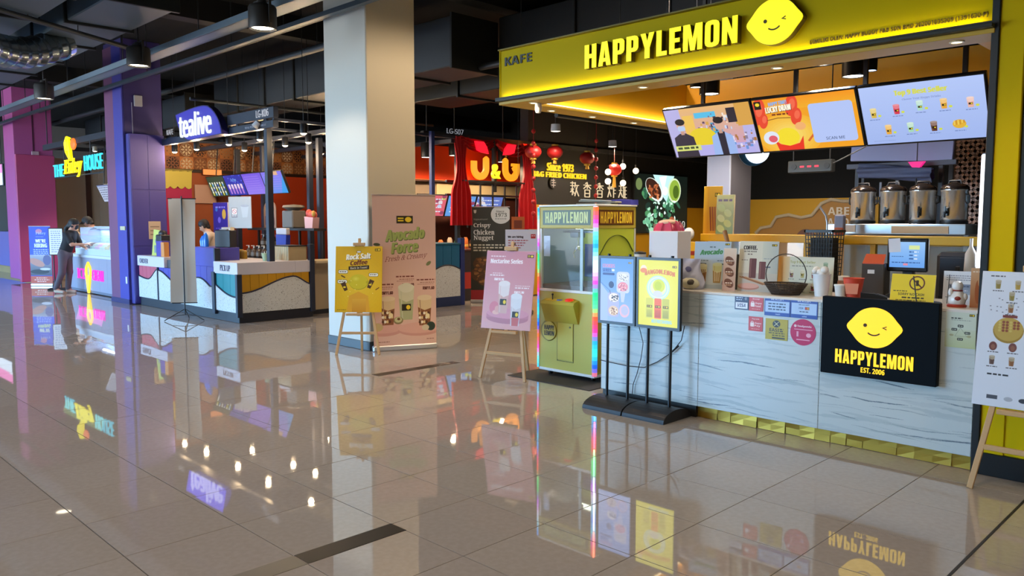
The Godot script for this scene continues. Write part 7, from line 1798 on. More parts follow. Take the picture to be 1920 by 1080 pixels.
func gelato_shop() -> void:
	var t = thing("gelato_counter", "pale grey wood counter with a pink neon word and yellow neon cone", "counter", Vector3(-19.75, 0, -6.4))
	for k in 6: part(t, "front_board", MB.new().bb(Vector3(-1.65 + k * 0.52, 0.08, 0.2), Vector3(-1.135 + k * 0.52, 0.86, 0.22), 0.003), M("9c9cae", 0.45))
	part(t, "carcass", MB.new().bb(Vector3(-1.65, 0.02, -0.4), Vector3(1.47, 0.84, 0.2)), M("7a7a88", 0.6))
	part(t, "worktop", MB.new().bb(Vector3(-1.68, 0.84, -0.42), Vector3(1.5, 0.9, 0.24), 0.004), M("d8dce4", 0.35))
	var pk = E("ff3ad8", 1.1)
	stroke_word(t, "neon_word", "ICE", 0.55, 0.24, Vector3(-0.78, 0.45, 0.222), pk, "sans thin", 0.02)
	stroke_word(t, "neon_word", "CREAM", 0.72, 0.24, Vector3(0.36, 0.45, 0.222), pk, "sans thin", 0.02)
	part(t, "neon_cone", MB.new().tube([Vector3(-0.27, 0.02, 0.24), Vector3(-0.4, 0.5, 0.24), Vector3(-0.36, 0.62, 0.24), Vector3(-0.24, 0.72, 0.24), Vector3(-0.12, 0.62, 0.24), Vector3(-0.1, 0.5, 0.24), Vector3(-0.27, 0.02, 0.24)], 0.03, 8).tube([Vector3(-0.27, 0.1, 0.24), Vector3(-0.3, 0.42, 0.24), Vector3(-0.2, 0.42, 0.24), Vector3(-0.27, 0.1, 0.24)], 0.03, 8), E("ffd83a", 1.6))
	area(t, Vector3(0, 0.5, 0.32), Vector3(0, -0.3, 1), Vector2(1.8, 0.3), 0.12, "ff60d8")
	t = thing("gelato_case", "glass fronted gelato display case glowing pale blue on the counter", "display case", Vector3(-19.75, 0.9, -6.4))
	part(t, "base_tray", MB.new().bb(Vector3(-1.3, 0, -0.38), Vector3(1.42, 0.14, 0.18), 0.004), M("c8d4e4", 0.35))
	part(t, "curved_glass", MB.new().cloth(func(u, w): return Vector3(-1.3 + 2.7 * u, 0.14 + 0.5 * sin(w * PI / 2), 0.18 - 0.5 * (1.0 - cos(w * PI / 2))), 6, 12), glass("c0dcff", 0.12))
	part(t, "top_shelf", MB.new().bb(Vector3(-1.3, 0.63, -0.4), Vector3(1.42, 0.66, -0.26), 0.004), M("b8d0f0", 0.3))
	part(t, "light_bar", MB.new().bb(Vector3(-1.25, 0.6, -0.34), Vector3(1.38, 0.625, -0.3)), E("cfe6ff", 2.0))
	area(t, Vector3(0.05, 0.59, -0.32), Vector3(0, -1, 0.3), Vector2(2.5, 0.05), 1.6, "cfe6ff", Vector3.BACK)
	for k in 8: part(t, "gelato_tub", MB.new().bb(Vector3(-1.22 + k * 0.325, 0.14, -0.3), Vector3(-0.93 + k * 0.325, 0.2, 0.08), 0.01).ball(Vector3(-1.075 + k * 0.325, 0.2, -0.1), Vector3(0.13, 0.08, 0.17), 10, 6), M(["e8e0d0", "6a4a3a", "c8d8c0", "e8b8c0", "d8e0f0", "e0c890", "b0c8e8", "f0e8e0"][k], 0.6))
	part(t, "back_pane", MB.new().bb(Vector3(-1.3, 0.14, -0.4), Vector3(1.42, 0.63, -0.39)), M("c4dcff", 0.4))
	part(t, "end_rib", MB.new().bb(Vector3(-1.32, 0.0, -0.4), Vector3(-1.29, 0.64, 0.05), 0.004), M("a8b8d0", 0.4))
	t = thing("script_sign", "neon sign of cyan capitals and yellow script topped by a yellow cone", "sign", Vector3(-20.6, 2.95, -6.2))
	var cy = E("40e0ff", 1.2)
	var ye = E("fff010", 1.4)
	stroke_word(t, "neon_word", "THE", 0.78, 0.30, Vector3(-1.35, -0.02, 0.0), cy, "sans thin")
	stroke_word(t, "neon_word", "HOUSE", 1.2, 0.34, Vector3(1.18, 0.06, 0.0), cy, "sans thin")
	var sc = part(t, "script_word", MB.new().add(letters("Fidey", 1.25, 0.46, 0.04, "serif").mesh().surface_get_arrays(0), Transform3D(Basis(Vector3(1, 0, 0), Vector3(0.28, 1, 0), Vector3(0, 0, 1)), Vector3.ZERO)), ye)
	sc.position = Vector3(-0.2, 0.0, 0.01)
	part(t, "neon_cone", MB.new().tube([Vector3(-0.35, 0.2, 0.02), Vector3(-0.62, 0.4, 0.02), Vector3(-0.68, 0.6, 0.02), Vector3(-0.55, 0.72, 0.02), Vector3(-0.42, 0.7, 0.02), Vector3(-0.4, 0.45, 0.02), Vector3(-0.35, 0.2, 0.02)], 0.05, 8).tube([Vector3(-0.5, 0.4, 0.02), Vector3(-0.55, 0.62, 0.02)], 0.07, 8), ye)
	part(t, "neon_scoop", MB.new().ball(Vector3(-0.12, 0.55, 0.02), Vector3(0.17, 0.14, 0.05), 14, 8), E("ff7a2a", 1.3))
	part(t, "support_rail", MB.new().bb(Vector3(-1.8, -0.2, -0.03), Vector3(1.75, -0.17, -0.01), 0.003).bb(Vector3(0.9, -0.2, -0.03), Vector3(0.94, 0.6, -0.01), 0.003).bb(Vector3(-1.0, -0.2, -0.03), Vector3(-0.96, 0.6, -0.01), 0.003), M("26262c", 0.5))
	area(t, Vector3(0, 0, 0.12), Vector3(0, -0.3, 1), Vector2(2.8, 0.3), 0.12, "c0f0a0")
	t = thing("sign_gantry", "dark steel beam frame carrying the neon script sign", "frame", Vector3(-20.6, 3.5, -6.25))
	part(t, "fascia_beam", MB.new().bb(Vector3(-2.6, 0.0, -0.08), Vector3(2.5, 0.14, 0.06), 0.004), M("3a3e48", 0.4, 0.3))
	for x in [-2.4, -0.2, 2.2]: part(t, "rafter", MB.new().bb(Vector3(x - 0.04, 0.02, -2.6), Vector3(x + 0.04, 0.12, 0.0), 0.004), M("2c3038", 0.5, 0.3))
	for x in [-2.4, 2.2]: part(t, "hanger_rod", MB.new().cyl(Vector3(x, 0.1, 0), Vector3(x, 1.8, 0), 0.012), M("2c3038", 0.5, 0.3))
	for z in [-1.2, -2.4]: part(t, "cross_bar", MB.new().bb(Vector3(-2.6, 0.04, z - 0.03), Vector3(2.5, 0.1, z + 0.03), 0.003), M("2c3038", 0.5, 0.3))
	var tn = 0
	for p in [Vector3(-21.5, 3.42, -6.9), Vector3(-19.3, 3.42, -7.0), Vector3(-22.5, 3.42, -7.8), Vector3(-20.4, 3.42, -8.0)]:
		var d = thing("track_spot", "small white downlight over the gelato counter, %s" % ["front left", "front right", "rear left", "rear right"][tn], "downlight", p, 0, "downlights over the gelato counter")
		part(d, "can", MB.new().lathe([Vector2(0, 0.12), Vector2(0.05, 0.12), Vector2(0.06, 0.0), Vector2(0.05, 0.0)], 14), M("d0d0d4", 0.4))
		part(d, "lens", MB.new().lathe([Vector2(0.052, 0.002), Vector2(0, -0.012)], 14), E("fff4e0", 7.0))
		tn += 1
		spot(d, Vector3(0, -0.03, 0), Vector3.DOWN, 3.2, "ffe8cc", 64.0, 0.03)
	var w = struct("wall_gelato_shop", MB.new().bb(Vector3(-25.9, 0, -12.0), Vector3(-25.65, 3.5, -6.95)).bb(Vector3(-25.9, 0, -12.2), Vector3(-18.1, 3.5, -12.0)), M("b7a38c", 0.7))
	for z in [-8.0, -9.6]: part(w, "dark_batten", MB.new().bb(Vector3(-25.65, 0, z - 0.07), Vector3(-25.6, 3.6, z + 0.07), 0.004), M("4a2a20", 0.6))
	for z in [-7.45, -8.8, -10.6]: part(w, "panel", MB.new().bb(Vector3(-25.65, 0.05, z - 0.48), Vector3(-25.63, 3.4, z + 0.5), 0.003), M("bfab94", 0.65))
	var c: Cv
	for k in 2:
		c = Cv.new(120, 110, Color("c4d4f0"))
		for i in 6: c.bars(10, 14 + i * 15, 100, 6, Color("5a6a90"), i + k * 7)
		c.rect(0, 0, 120, 8, Color("8a9ccc"))
		t = thing("gelato_menu_screen", "pale tilted price screen beside the purple pillar, %s of two" % ["left", "right, partly hidden by the pillar,"][k], "screen", Vector3(-21.1 + k * 0.82, 2.37, -6.98), 0, "price screens over the gelato counter")
		t.rotation.x = deg_to_rad(24)
		part(t, "casing", MB.new().box(Vector3(0, 0, -0.03), Vector3(0.8, 0.46, 0.05), 0.004), M("16161a", 0.4))
		part(t, "display", MB.new().picture(0.77, 0.43, Transform3D(Basis(), Vector3(0, 0, -0.0035))), P(c, 0.4, 0.9))
		part(t, "hanger", MB.new().cyl(Vector3(0, 0.2, -0.05), Vector3(0, 1.12, -0.52), 0.012), M("2c3038", 0.4))
	# blue hiring banner
	c = Cv.new(160, 440, Color("2a48d0"))
	c.grad(0, 0, 160, 220, Color("2440c0"), Color("3050dc")); c.ell(74, 40, 24, 18, Color("c07a9a")); put(c, "Fidey", 50, 44, 76, 26, Color("a8b8f0"), "serif"); c.bars(50, 80, 60, 4, Color("8aa0f0"), 2)
	put(c, "WE'RE", 46, 100, 76, 26, Color("e8e8d0"), "sans fat"); put(c, "HIRING", 38, 134, 92, 30, Color("e0e8b0"), "sans fat")
	for i in 4: c.bars(28, 178 + i * 13, 110, 6, Color("b8c8f8"), i + 3)
	c.grad(0, 220, 160, 160, Color("a8a8b8"), Color("4a4a58")); c.ell(50, 280, 60, 26, Color("c08878"), 0.4); c.ell(126, 260, 30, 40, Color("5a5a8a")); c.ell(70, 350, 70, 18, Color("24242c")); c.ell(110, 330, 40, 10, Color("c8c8d0"))
	c.rect(0, 384, 160, 56, Color("c8583c")); c.bars(40, 396, 80, 6, Color("f0d0c0"), 2); c.bars(26, 410, 110, 6, Color("f0d0c0"), 3); c.bars(46, 424, 66, 6, Color("f0d0c0"), 4)
	rollup("blue and orange hiring roll-up banner before the magenta pillar", Vector3(-23.3, 0, -6.05), 45.0, 0.56, 1.56, c)
	t = thing("menu_stand", "narrow lit menu panel on a black floor stand behind the woman", "menu stand", Vector3(-21.75, 0, -6.0), 62)
	c = Cv.new(90, 200, Color("b8d4f4"))
	for i in 11: c.bars(12, 16 + i * 16, 66, 6, Color("6a8ac0"), i)
	part(t, "casing", MB.new().bb(Vector3(-0.16, 0.85, -0.02), Vector3(0.16, 1.52, 0.02), 0.005), M("121318", 0.4))
	part(t, "display", MB.new().picture(0.29, 0.63, Transform3D(Basis(), Vector3(0, 1.185, 0.0215))), P(c, 0.4, 1.4))
	for s in [-0.07, 0.07]: part(t, "pole", MB.new().cyl(Vector3(s, 0.02, 0), Vector3(s, 0.86, 0), 0.014), M("121318", 0.4))
	part(t, "base", MB.new().box(Vector3(0, 0.02, 0), Vector3(0.4, 0.04, 0.36), 0.01), M("121318", 0.5))
	t = thing("cone_stand", "dark red floor stand topped with a pale soft serve cone model", "stand", Vector3(-22.75, 0, -6.75))
	part(t, "stand", MB.new().bb(Vector3(-0.25, 0, -0.2), Vector3(0.25, 1.1, 0.2), 0.02), M("8a1c2c", 0.5))
	part(t, "plaque", MB.new().ball(Vector3(0.1, 0.42, 0.2), Vector3(0.16, 0.1, 0.02), 14, 8), M("a89a40", 0.5))
	part(t, "soft_serve", MB.new().lathe([Vector2(0.05, 1.1), Vector2(0.14, 1.2), Vector2(0.13, 1.28), Vector2(0.09, 1.3), Vector2(0.11, 1.36), Vector2(0.06, 1.42), Vector2(0.07, 1.46), Vector2(0.03, 1.52), Vector2(0.025, 1.72), Vector2(0, 1.74)], 16), M("e0c8b0", 0.5))
	part(t, "paper_roll", MB.new().box(Vector3(0.27, 0.8, 0.1), Vector3(0.06, 0.16, 0.1), 0.01), M("d8d0c8", 0.6))
	t = thing("pink_goods", "pink and orange packs on the shelf behind the staff in the cap", "packs", Vector3(-21.0, 0, -8.2))
	part(t, "shelf", MB.new().bb(Vector3(-1.2, 0, -0.2), Vector3(1.6, 1.3, 0.2), 0.004), M("8a7a70", 0.6))
	for k in 7: part(t, "pack", MB.new().bb(Vector3(-1.0 + k * 0.36, 1.3, -0.12), Vector3(-0.72 + k * 0.36, 1.46 + 0.05 * (k % 3), 0.12), 0.01), M(["d88a7a", "e0a050", "d8a0a8", "c86a3a", "e0b8a0", "d87a50", "d8c0b0"][k], 0.6))
	# the shop edge at the far left of the picture
	t = thing("glowing_sign", "bright white and pink glowing sign at the extreme left edge", "sign", Vector3(-30.0, 3.1, -6.6))
	part(t, "casing", MB.new().bb(Vector3(-0.9, -0.3, -0.06), Vector3(0.9, 0.4, 0.0), 0.02), M("3a3a48", 0.4))
	part(t, "lit_face", MB.new().bb(Vector3(-0.87, -0.27, 0.0), Vector3(0.87, 0.1, 0.01)), E("d8ecff", 1.6))
	part(t, "pink_band", MB.new().bb(Vector3(-0.87, 0.1, 0.0), Vector3(0.87, 0.37, 0.01)), E("ff90d8", 1.4))
	for x in [-0.7, 0.7]: part(t, "hanger", MB.new().cyl(Vector3(x, 0.35, -0.03), Vector3(x, 2.2, -0.03), 0.012), M("2c3038", 0.4))
	t = thing("lilac_counter", "lilac panelled counter glimpsed at the far left edge beside the pink pillar", "counter", Vector3(-29.0, 0, -7.2))
	part(t, "body", MB.new().bb(Vector3(-3.0, 0.0, -0.4), Vector3(2.6, 1.35, 0.3), 0.005), M("8a7ab8", 0.5))
	part(t, "warm_plinth", MB.new().bb(Vector3(-3.0, 0.0, 0.3), Vector3(2.6, 0.22, 0.33), 0.004), M("c8a070", 0.5))
	t = thing("black_monitor", "black monitor arm above the lilac counter at the left edge", "monitor", Vector3(-28.2, 1.35, -7.2))
	part(t, "post", MB.new().cyl(Vector3(0, 0, 0), Vector3(0, 0.75, 0), 0.03), M("1a1a1e", 0.4))
	part(t, "screen_back", MB.new().box(Vector3(0.0, 0.75, 0.05), Vector3(0.5, 0.36, 0.06), 0.01), M("1a1a1e", 0.4))

func swag(t: Node3D, a: Vector3, b: Vector3, sag: float) -> void:
	part(t, "swag", MB.new().cloth(func(u, w): return a.lerp(b, u) + Vector3(0.05 + 0.05 * sin(w * 18.0 + u * 5.0), -sag * 4.0 * u * (1.0 - u) * (0.45 + 0.55 * w) - 0.2 * w * (0.4 + 2.4 * u * (1.0 - u)), 0), 24, 12), M("c4141e", 0.7))
func hanging(t: Node3D, at: Vector3, h: float) -> void:   # a gathered drape, pinched at the middle
	part(t, "side_drape", MB.new().cloth(func(u, w): return at + Vector3(0.06 + 0.05 * sin(u * 26.0) * (0.4 + w), -h * w, (u - 0.5) * (0.46 - 0.26 * sin(PI * clampf(w * 1.6, 0, 1)) + 0.10 * w)), 40, 20), M("c4141e", 0.7))

func hanzi(o: Node3D, at: Vector3, s: float, strokes: Array, m: Material) -> void:   # one outlined character made of bars, facing +x; strokes in a unit square
	var mb = MB.new()
	for q in strokes:
		mb.beam(Vector3(0, (q[1] - 0.5) * s, (0.5 - q[0]) * s), Vector3(0, (q[3] - 0.5) * s, (0.5 - q[2]) * s), 0.02, 0.02)
	var c = part(o, "character", mb, m)
	c.position = at

func chicken_shop() -> void:
	var side = Basis(Vector3.UP, PI / 2)
	var red = M("c4141e", 0.7)
	var dk = M("18181b", 0.5)
	# back walls
	var w = struct("wall_chicken_shop", MB.new().bb(Vector3(-14.2, 0, -15.6), Vector3(-14.0, 3.4, -9.6)).bb(Vector3(-14.2, 0, -9.6), Vector3(-13.4, 3.4, -9.4)), M("4a2016", 0.7))
	part(w, "orange_panel", MB.new().bb(Vector3(-14.0, 2.62, -15.6), Vector3(-13.97, 3.38, -9.6)), M("d8420e", 0.55), "orange painted upper wall")
	part(w, "wood_panel", MB.new().bb(Vector3(-14.0, 0, -11.6), Vector3(-13.97, 2.6, -9.6)), M("77695a", 0.6), "grey wood panel")
	part(w, "cream_band", MB.new().bb(Vector3(-14.0, 2.25, -15.6), Vector3(-13.9, 2.55, -11.6), 0.004), M("b8a680", 0.6))
	part(w, "cove_lip", MB.new().bb(Vector3(-13.97, 2.56, -15.6), Vector3(-13.8, 2.6, -9.6), 0.003), M("3a1a12", 0.5))
	part(w, "cove_light", MB.new().bb(Vector3(-13.9, 2.601, -15.5), Vector3(-13.87, 2.61, -9.7)), E("ff7a30", 3.0))
	area(w, Vector3(-13.88, 2.63, -12.6), Vector3(-0.4, 1, 0), Vector2(5.6, 0.04), 2.2, "ff8a40", Vector3.BACK)
	w = struct("wall_dark_sign", MB.new().bb(Vector3(-12.6, 0, -21.0), Vector3(-12.35, 5.3, -12.95)), M("1c1a1a", 0.6))
	part(w, "yellow_wainscot", MB.new().bb(Vector3(-12.35, 0.02, -20.9), Vector3(-12.33, 2.06, -12.97), 0.003), M("c8940e", 0.6))
	for k in 6: part(w, "panel_joint", MB.new().bb(Vector3(-12.335, 0.02, -13.4 - k * 1.2), Vector3(-12.327, 2.06, -13.38 - k * 1.2)), M("4a3408", 0.6))
	w = struct("wall_yellow", MB.new().bb(Vector3(-12.35, 0, -20.98), Vector3(-7.6, 2.29, -20.7)), M("c8980c", 0.6))
	part(w, "orange_panel", MB.new().bb(Vector3(-12.3, 0.02, -20.7), Vector3(-11.6, 2.27, -20.67), 0.003), M("b86a0c", 0.6))
	var cl = []
	for q in [[-10.9, 1.35], [-10.75, 1.5], [-10.45, 1.55], [-10.3, 1.8], [-9.95, 1.86], [-9.6, 1.78], [-9.3, 1.84], [-9.05, 2.15], [-8.8, 2.25], [-8.5, 2.2], [-7.9, 2.2]]: cl.append(Vector3(q[0], q[1], -20.68))
	part(w, "white_outline", MB.new().tube(cl, 0.05, 6), M("c8b89a", 0.6), "pale painted cloud outline")
	var pf = PackedVector2Array([Vector2(-10.9, 0.3)])
	for p in cl: pf.append(Vector2(p.x, p.y))
	pf.append(Vector2(-7.9, 0.3))
	part(w, "tan_fill", MB.new().ext([pf], 0.012, Transform3D(Basis(), Vector3(0, 0, -20.7))), M("b0803a", 0.6))
	part(w, "painted_word", letters("ABE", 0.55, 0.2, 0.012), M("e8e0d0", 0.6)).position = Vector3(-8.6, 1.95, -20.685)
	part(w, "painted_word", letters("AMO", 0.55, 0.2, 0.012), M("e8e0d0", 0.6)).position = Vector3(-8.6, 1.66, -20.685)
	part(w, "round_patch", MB.new().cyl(Vector3(-9.45, 1.2, -20.685), Vector3(-9.45, 1.2, -20.67), 0.28, 0.28, 24), M("7a5446", 0.6))
	# frame with red drapes
	var t = thing("market_stall", "black steel frame of the fried chicken stall behind the red drapes", "frame", Vector3(-12.3, 0, -10.8))
	for z in [0.0, -1.05, -2.0]: part(t, "post", MB.new().bb(Vector3(-0.04, 0 if z != -1.05 else 2.3, z - 0.04), Vector3(0.04, 3.36, z + 0.04), 0.003), dk)
	part(t, "top_beam", MB.new().bb(Vector3(-0.05, 3.34, -9.6), Vector3(0.05, 3.44, 0.9), 0.003), M("2c2c30", 0.5))
	part(t, "mid_rail", MB.new().bb(Vector3(-0.03, 2.46, -2.0), Vector3(0.03, 2.51, 0.3), 0.003), dk)
	part(t, "mid_rail", MB.new().bb(Vector3(-0.03, 2.2, -2.0), Vector3(0.03, 2.24, 0.3), 0.003), dk)
	for k in 5: part(t, "grille_bar", MB.new().bb(Vector3(-0.015, 1.55, -0.3 - k * 0.36), Vector3(0.015, 2.46, -0.27 - k * 0.36)), dk)
	for x in [0.5, 1.6]: part(t, "cross_beam", MB.new().bb(Vector3(-1.6, 3.36, -x - 0.04), Vector3(0.0, 3.42, -x + 0.04), 0.003), dk)
	stroke_word(t, "unit_number", "LG-S07", 0.44, 0.1, Vector3.ZERO, E("c8ccd8", 0.35), "sans thin", 0.01)
	var un = t.get_child(t.get_child_count() - 1)
	un.transform = Transform3D(side, Vector3(0.06, 3.48, 0.1))
	t = thing("red_drapes", "deep red drapes swagged across the top and hung at both sides of the stall", "drapes", Vector3(-12.2, 0, -10.8))
	swag(t, Vector3(0, 3.4, 0.06), Vector3(0, 3.4, -0.98), 0.12)
	swag(t, Vector3(0, 3.4, -0.95), Vector3(0, 3.38, -1.98), 0.14)
	hanging(t, Vector3(0.0, 3.38, 0.04), 1.78)
	hanging(t, Vector3(0.0, 3.36, -1.9), 1.85)
	t = thing("stall_sign", "glowing orange curved letters with red flame shapes between the drapes", "sign", Vector3(-12.1, 2.79, -11.65))
	var og = E("ff9a1a", 1.25)
	var jl = PackedVector2Array()
	for i in 17: jl.append(Vector2(0.0, 0.0) + Vector2.from_angle(PI + PI * i / 16.0) * 0.24)
	jl.append(Vector2(0.24, 0.2)); jl.append(Vector2(0.17, 0.25)); jl.append(Vector2(0.1, 0.2))
	for i in 13: jl.append(Vector2(0.0, 0.0) + Vector2.from_angle(TAU - PI * i / 12.0) * 0.1)
	jl.append(Vector2(-0.1, 0.14)); jl.append(Vector2(-0.24, 0.14))
	part(t, "letter_j", MB.new().ext([jl], 0.05, Transform3D(side, Vector3(0, -0.02, 0.42))), og)
	var gl = PackedVector2Array()
	for p in jl: gl.append(Vector2(-p.x, p.y))
	part(t, "letter_g", MB.new().ext([gl], 0.05, Transform3D(side, Vector3(0, -0.02, -0.48))).bb(Vector3(0, 0.06, -0.66), Vector3(0.05, 0.12, -0.5)).ext([V2([0.02, 0.02, 0.15, 0.12, 0.2, 0.08, 0.06, -0.04])], 0.05, Transform3D(side, Vector3(0, 0.0, -0.5))), og)
	stroke_word(t, "ampersand", "&", 0.26, 0.3, Vector3.ZERO, E("ffe020", 1.3), "sans", 0.04)
	t.get_child(t.get_child_count() - 1).transform = Transform3D(side, Vector3(0.01, -0.07, -0.03))
	for q in [[0.38, 1.0], [-0.45, -1.0]]:
		var fl = PackedVector2Array([Vector2(-0.18 * q[1], 0.2), Vector2(0.06 * q[1], 0.2), Vector2(0.15 * q[1], 0.1), Vector2(0.2 * q[1], -0.04), Vector2(0.0, -0.02), Vector2(-0.12 * q[1], 0.02)])
		part(t, "flame_shape", MB.new().ext([fl], 0.04, Transform3D(side, Vector3(0, 0.32, q[0]))), E("ff1830", 1.2))
	part(t, "carrier_bar", MB.new().bb(Vector3(-0.04, -0.3, -0.95), Vector3(-0.01, -0.27, 0.85), 0.003).bb(Vector3(-0.04, -0.3, -0.05), Vector3(-0.01, 0.58, -0.02), 0.003), dk)
	area(t, Vector3(0.12, 0.0, -0.05), Vector3(1, -0.2, 0), Vector2(1.2, 0.4), 0.15, "ffa040")
	t = thing("stall_sign", "glowing yellow lettering in two lines on the dark wall right of the drapes", "sign", Vector3(-12.33, 2.8, -14.0))
	var yl = E("ffd020", 1.15)
	for q in [["Since 1973", 0.92, 0.19, 0.13, 0.0], ["J&G FRIED CHICKEN", 1.86, 0.155, -0.07, 0.0]]:
		stroke_word(t, "lettering", q[0], q[1], q[2], Vector3.ZERO, yl, "sans", 0.03)
		t.get_child(t.get_child_count() - 1).transform = Transform3D(side, Vector3(0, q[3], q[4]))
	area(t, Vector3(0.1, 0.05, 0.0), Vector3(1, -0.2, 0), Vector2(1.8, 0.3), 0.12, "ffd040")
	t = thing("stall_sign", "row of pale outlined Chinese characters below the yellow lettering", "sign", Vector3(-12.3, 2.44, -15.3))
	var wl = E("ffe8c0", 0.7)
	var xiang = [[.5, .98, .3, .9], [.12, .8, .88, .8], [.5, .95, .5, .55], [.5, .8, .12, .56], [.5, .8, .88, .56], [.25, .48, .75, .48], [.25, .48, .25, .02], [.75, .48, .75, .02], [.25, .25, .75, .25], [.25, .02, .75, .02]]
	hanzi(t, Vector3(0, 0, 0.82), 0.36, [[.1, .9, .5, .9], [.3, 1, .3, .6], [.1, .72, .5, .72], [.15, .5, .45, .5], [.3, .6, .3, .1], [.1, .3, .3, .45], [.5, .2, .3, .45], [.6, .95, .55, .6], [.58, .75, .95, .75], [.8, .75, .55, .05], [.65, .55, .95, .05]], wl)
	hanzi(t, Vector3(0, 0, 0.34), 0.36, xiang, wl)
	hanzi(t, Vector3(0, 0, -0.14), 0.36, xiang, wl)
	hanzi(t, Vector3(0, 0, -0.62), 0.36, [[.22, .95, .22, .5], [.05, .75, .12, .6], [.42, .8, .34, .62], [.22, .5, .05, .05], [.22, .5, .42, .1], [.6, .98, .5, .6], [.55, .78, .95, .78], [.7, .78, .7, .02], [.7, .55, .92, .55], [.7, .32, .92, .32]], wl)
	hanzi(t, Vector3(0, 0, -1.06), 0.36, [[.1, .85, .45, .85], [.3, .98, .3, .55], [.1, .55, .45, .55], [.28, .5, .05, .05], [.3, .4, .5, .1], [.65, .98, .55, .7], [.62, .8, .62, .02], [.62, .8, .95, .8], [.62, .55, .95, .55], [.62, .3, .95, .3], [.62, .05, .98, .05], [.78, .8, .78, .05]], wl)
	t = thing("round_seal", "small pale round seal mark on the dark wall under the yellow lettering", "sign", Vector3(-12.33, 2.56, -13.75))
	part(t, "seal", MB.new().cyl(Vector3.ZERO, Vector3(0.02, 0, 0), 0.13, 0.13, 20), M("2c2420", 0.6))
	part(t, "seal_marks", MB.new().bb(Vector3(0.02, -0.06, -0.07), Vector3(0.026, -0.04, 0.07)).bb(Vector3(0.02, 0.0, -0.08), Vector3(0.026, 0.02, 0.06)).bb(Vector3(0.02, 0.05, -0.05), Vector3(0.026, 0.07, 0.08)).bb(Vector3(0.02, -0.1, -0.01), Vector3(0.026, 0.1, 0.01)), E("ffe8d0", 0.5))
	# lit food poster
	var c = Cv.new(340, 256, Color("101814"))
	var g = RandomNumberGenerator.new()
	g.seed = 44
	for i in 60: c.ell(g.randf_range(40, 280), g.randf_range(60, 250), g.randf_range(8, 26), g.randf_range(6, 16), [Color("2a5a44"), Color("4a8a5a"), Color("9ad0b0"), Color("6ab08a"), Color("16302a")][i % 5], g.randf() * 3)
	c.poly([Vector2(110, 0), Vector2(250, 0), Vector2(200, 120), Vector2(170, 90)], Color("b8e0e0")); c.poly([Vector2(150, 10), Vector2(200, 0), Vector2(180, 80)], Color("e8f6f4"))
	c.ell(120, 66, 66, 40, Color("dfe8e0"), 0.7); c.ell(116, 62, 58, 34, Color("3a2018"), 0.7)
	for i in 26: c.ell(116 + g.randf_range(-34, 34), 66 + g.randf_range(-30, 40), 9, 5, [Color("a85a34"), Color("7a3a20"), Color("c87a50")][i % 3], g.randf() * 3)
	c.ell(252, 66, 44, 56, Color("cfe0b8")); c.ell(254, 66, 36, 48, Color("8aa83c")); c.ell(262, 72, 20, 30, Color("4a6420"))
	for i in 40: c.ell(g.randf_range(80, 260), g.randf_range(110, 240), g.randf_range(4, 12), g.randf_range(3, 7), [Color("c8f0d8"), Color("3a7a5a"), Color("e8fff4"), Color("0e201a")][i % 4], g.randf() * 3)
	for i in 14: c.ell(g.randf_range(200, 250), g.randf_range(190, 250), 10, 6, Color("a85a3a"), g.randf() * 3)
	c.ell(24, 44, 20, 26, Color("6a7a4a")); c.ell(190, 70, 18, 20, Color("e8f4f0"))
	put(c, "10", 284, 206, 44, 30, Color("d8dcd8"), "sans thin")
	t = thing("food_light_box", "bright backlit poster of green vegetables and grilled food on the dark wall", "light box", Vector3(-12.32, 2.15, -18.05))
	part(t, "casing", MB.new().bb(Vector3(0, -0.78, -1.25), Vector3(0.06, 0.78, 1.25), 0.006), M("0f1012", 0.4))
	part(t, "lit_poster", MB.new().picture(2.44, 1.52, Transform3D(side, Vector3(0.062, 0, 0))), P(c, 0.4, 1.3))
	area(t, Vector3(0.08, 0, 0), Vector3(1, 0, 0), Vector2(2.3, 1.4), 0.3, "b0f0d0")
	# counter, screens and goods of the stall
	t = thing("stall_counter", "dark stall counter crowded with jars and packs behind the red drapes", "counter", Vector3(-12.9, 0, -11.8))
	part(t, "body", MB.new().bb(Vector3(-0.3, 0, -1.1), Vector3(0.3, 1.05, 1.1), 0.005), M("2a2020", 0.5))
	part(t, "top", MB.new().bb(Vector3(-0.33, 1.05, -1.12), Vector3(0.33, 1.09, 1.12), 0.004), M("5a3028", 0.4))
	part(t, "red_fascia", MB.new().bb(Vector3(0.3, 0.25, -1.1), Vector3(0.31, 0.6, 1.1), 0.002), M("a8281c", 0.5))
	for k in 12:
		var tp = thing("condiment_pack", "small %s on the dark stall counter, %s" % [["orange packet", "cream jar", "dark bottle", "green packet"][k % 4], ["nearest the blue post", "in the middle", "at the far end"][k / 4]], "packet", Vector3(-12.95 + 0.12 * (k % 3), 1.09, -10.9 - k * 0.15), k * 20.0, "goods on the stall counter")
		part(tp, "body", MB.new().lathe([Vector2(0, 0), Vector2(0.055, 0), Vector2(0.06, 0.02), Vector2(0.055, 0.16 + 0.04 * (k % 3)), Vector2(0.03, 0.2 + 0.05 * (k % 3)), Vector2(0, 0.2 + 0.05 * (k % 3))], 10), M(["c86a2c", "c8b49a", "3a2420", "3a7a4a"][k % 4], 0.5))
		part(tp, "band", MB.new().cyl(Vector3(0, 0.05, 0), Vector3(0, 0.1, 0), 0.061, 0.06, 10, false), M(["e8c060", "8a3a20", "c8a060", "d8d8c0"][k % 4], 0.5))
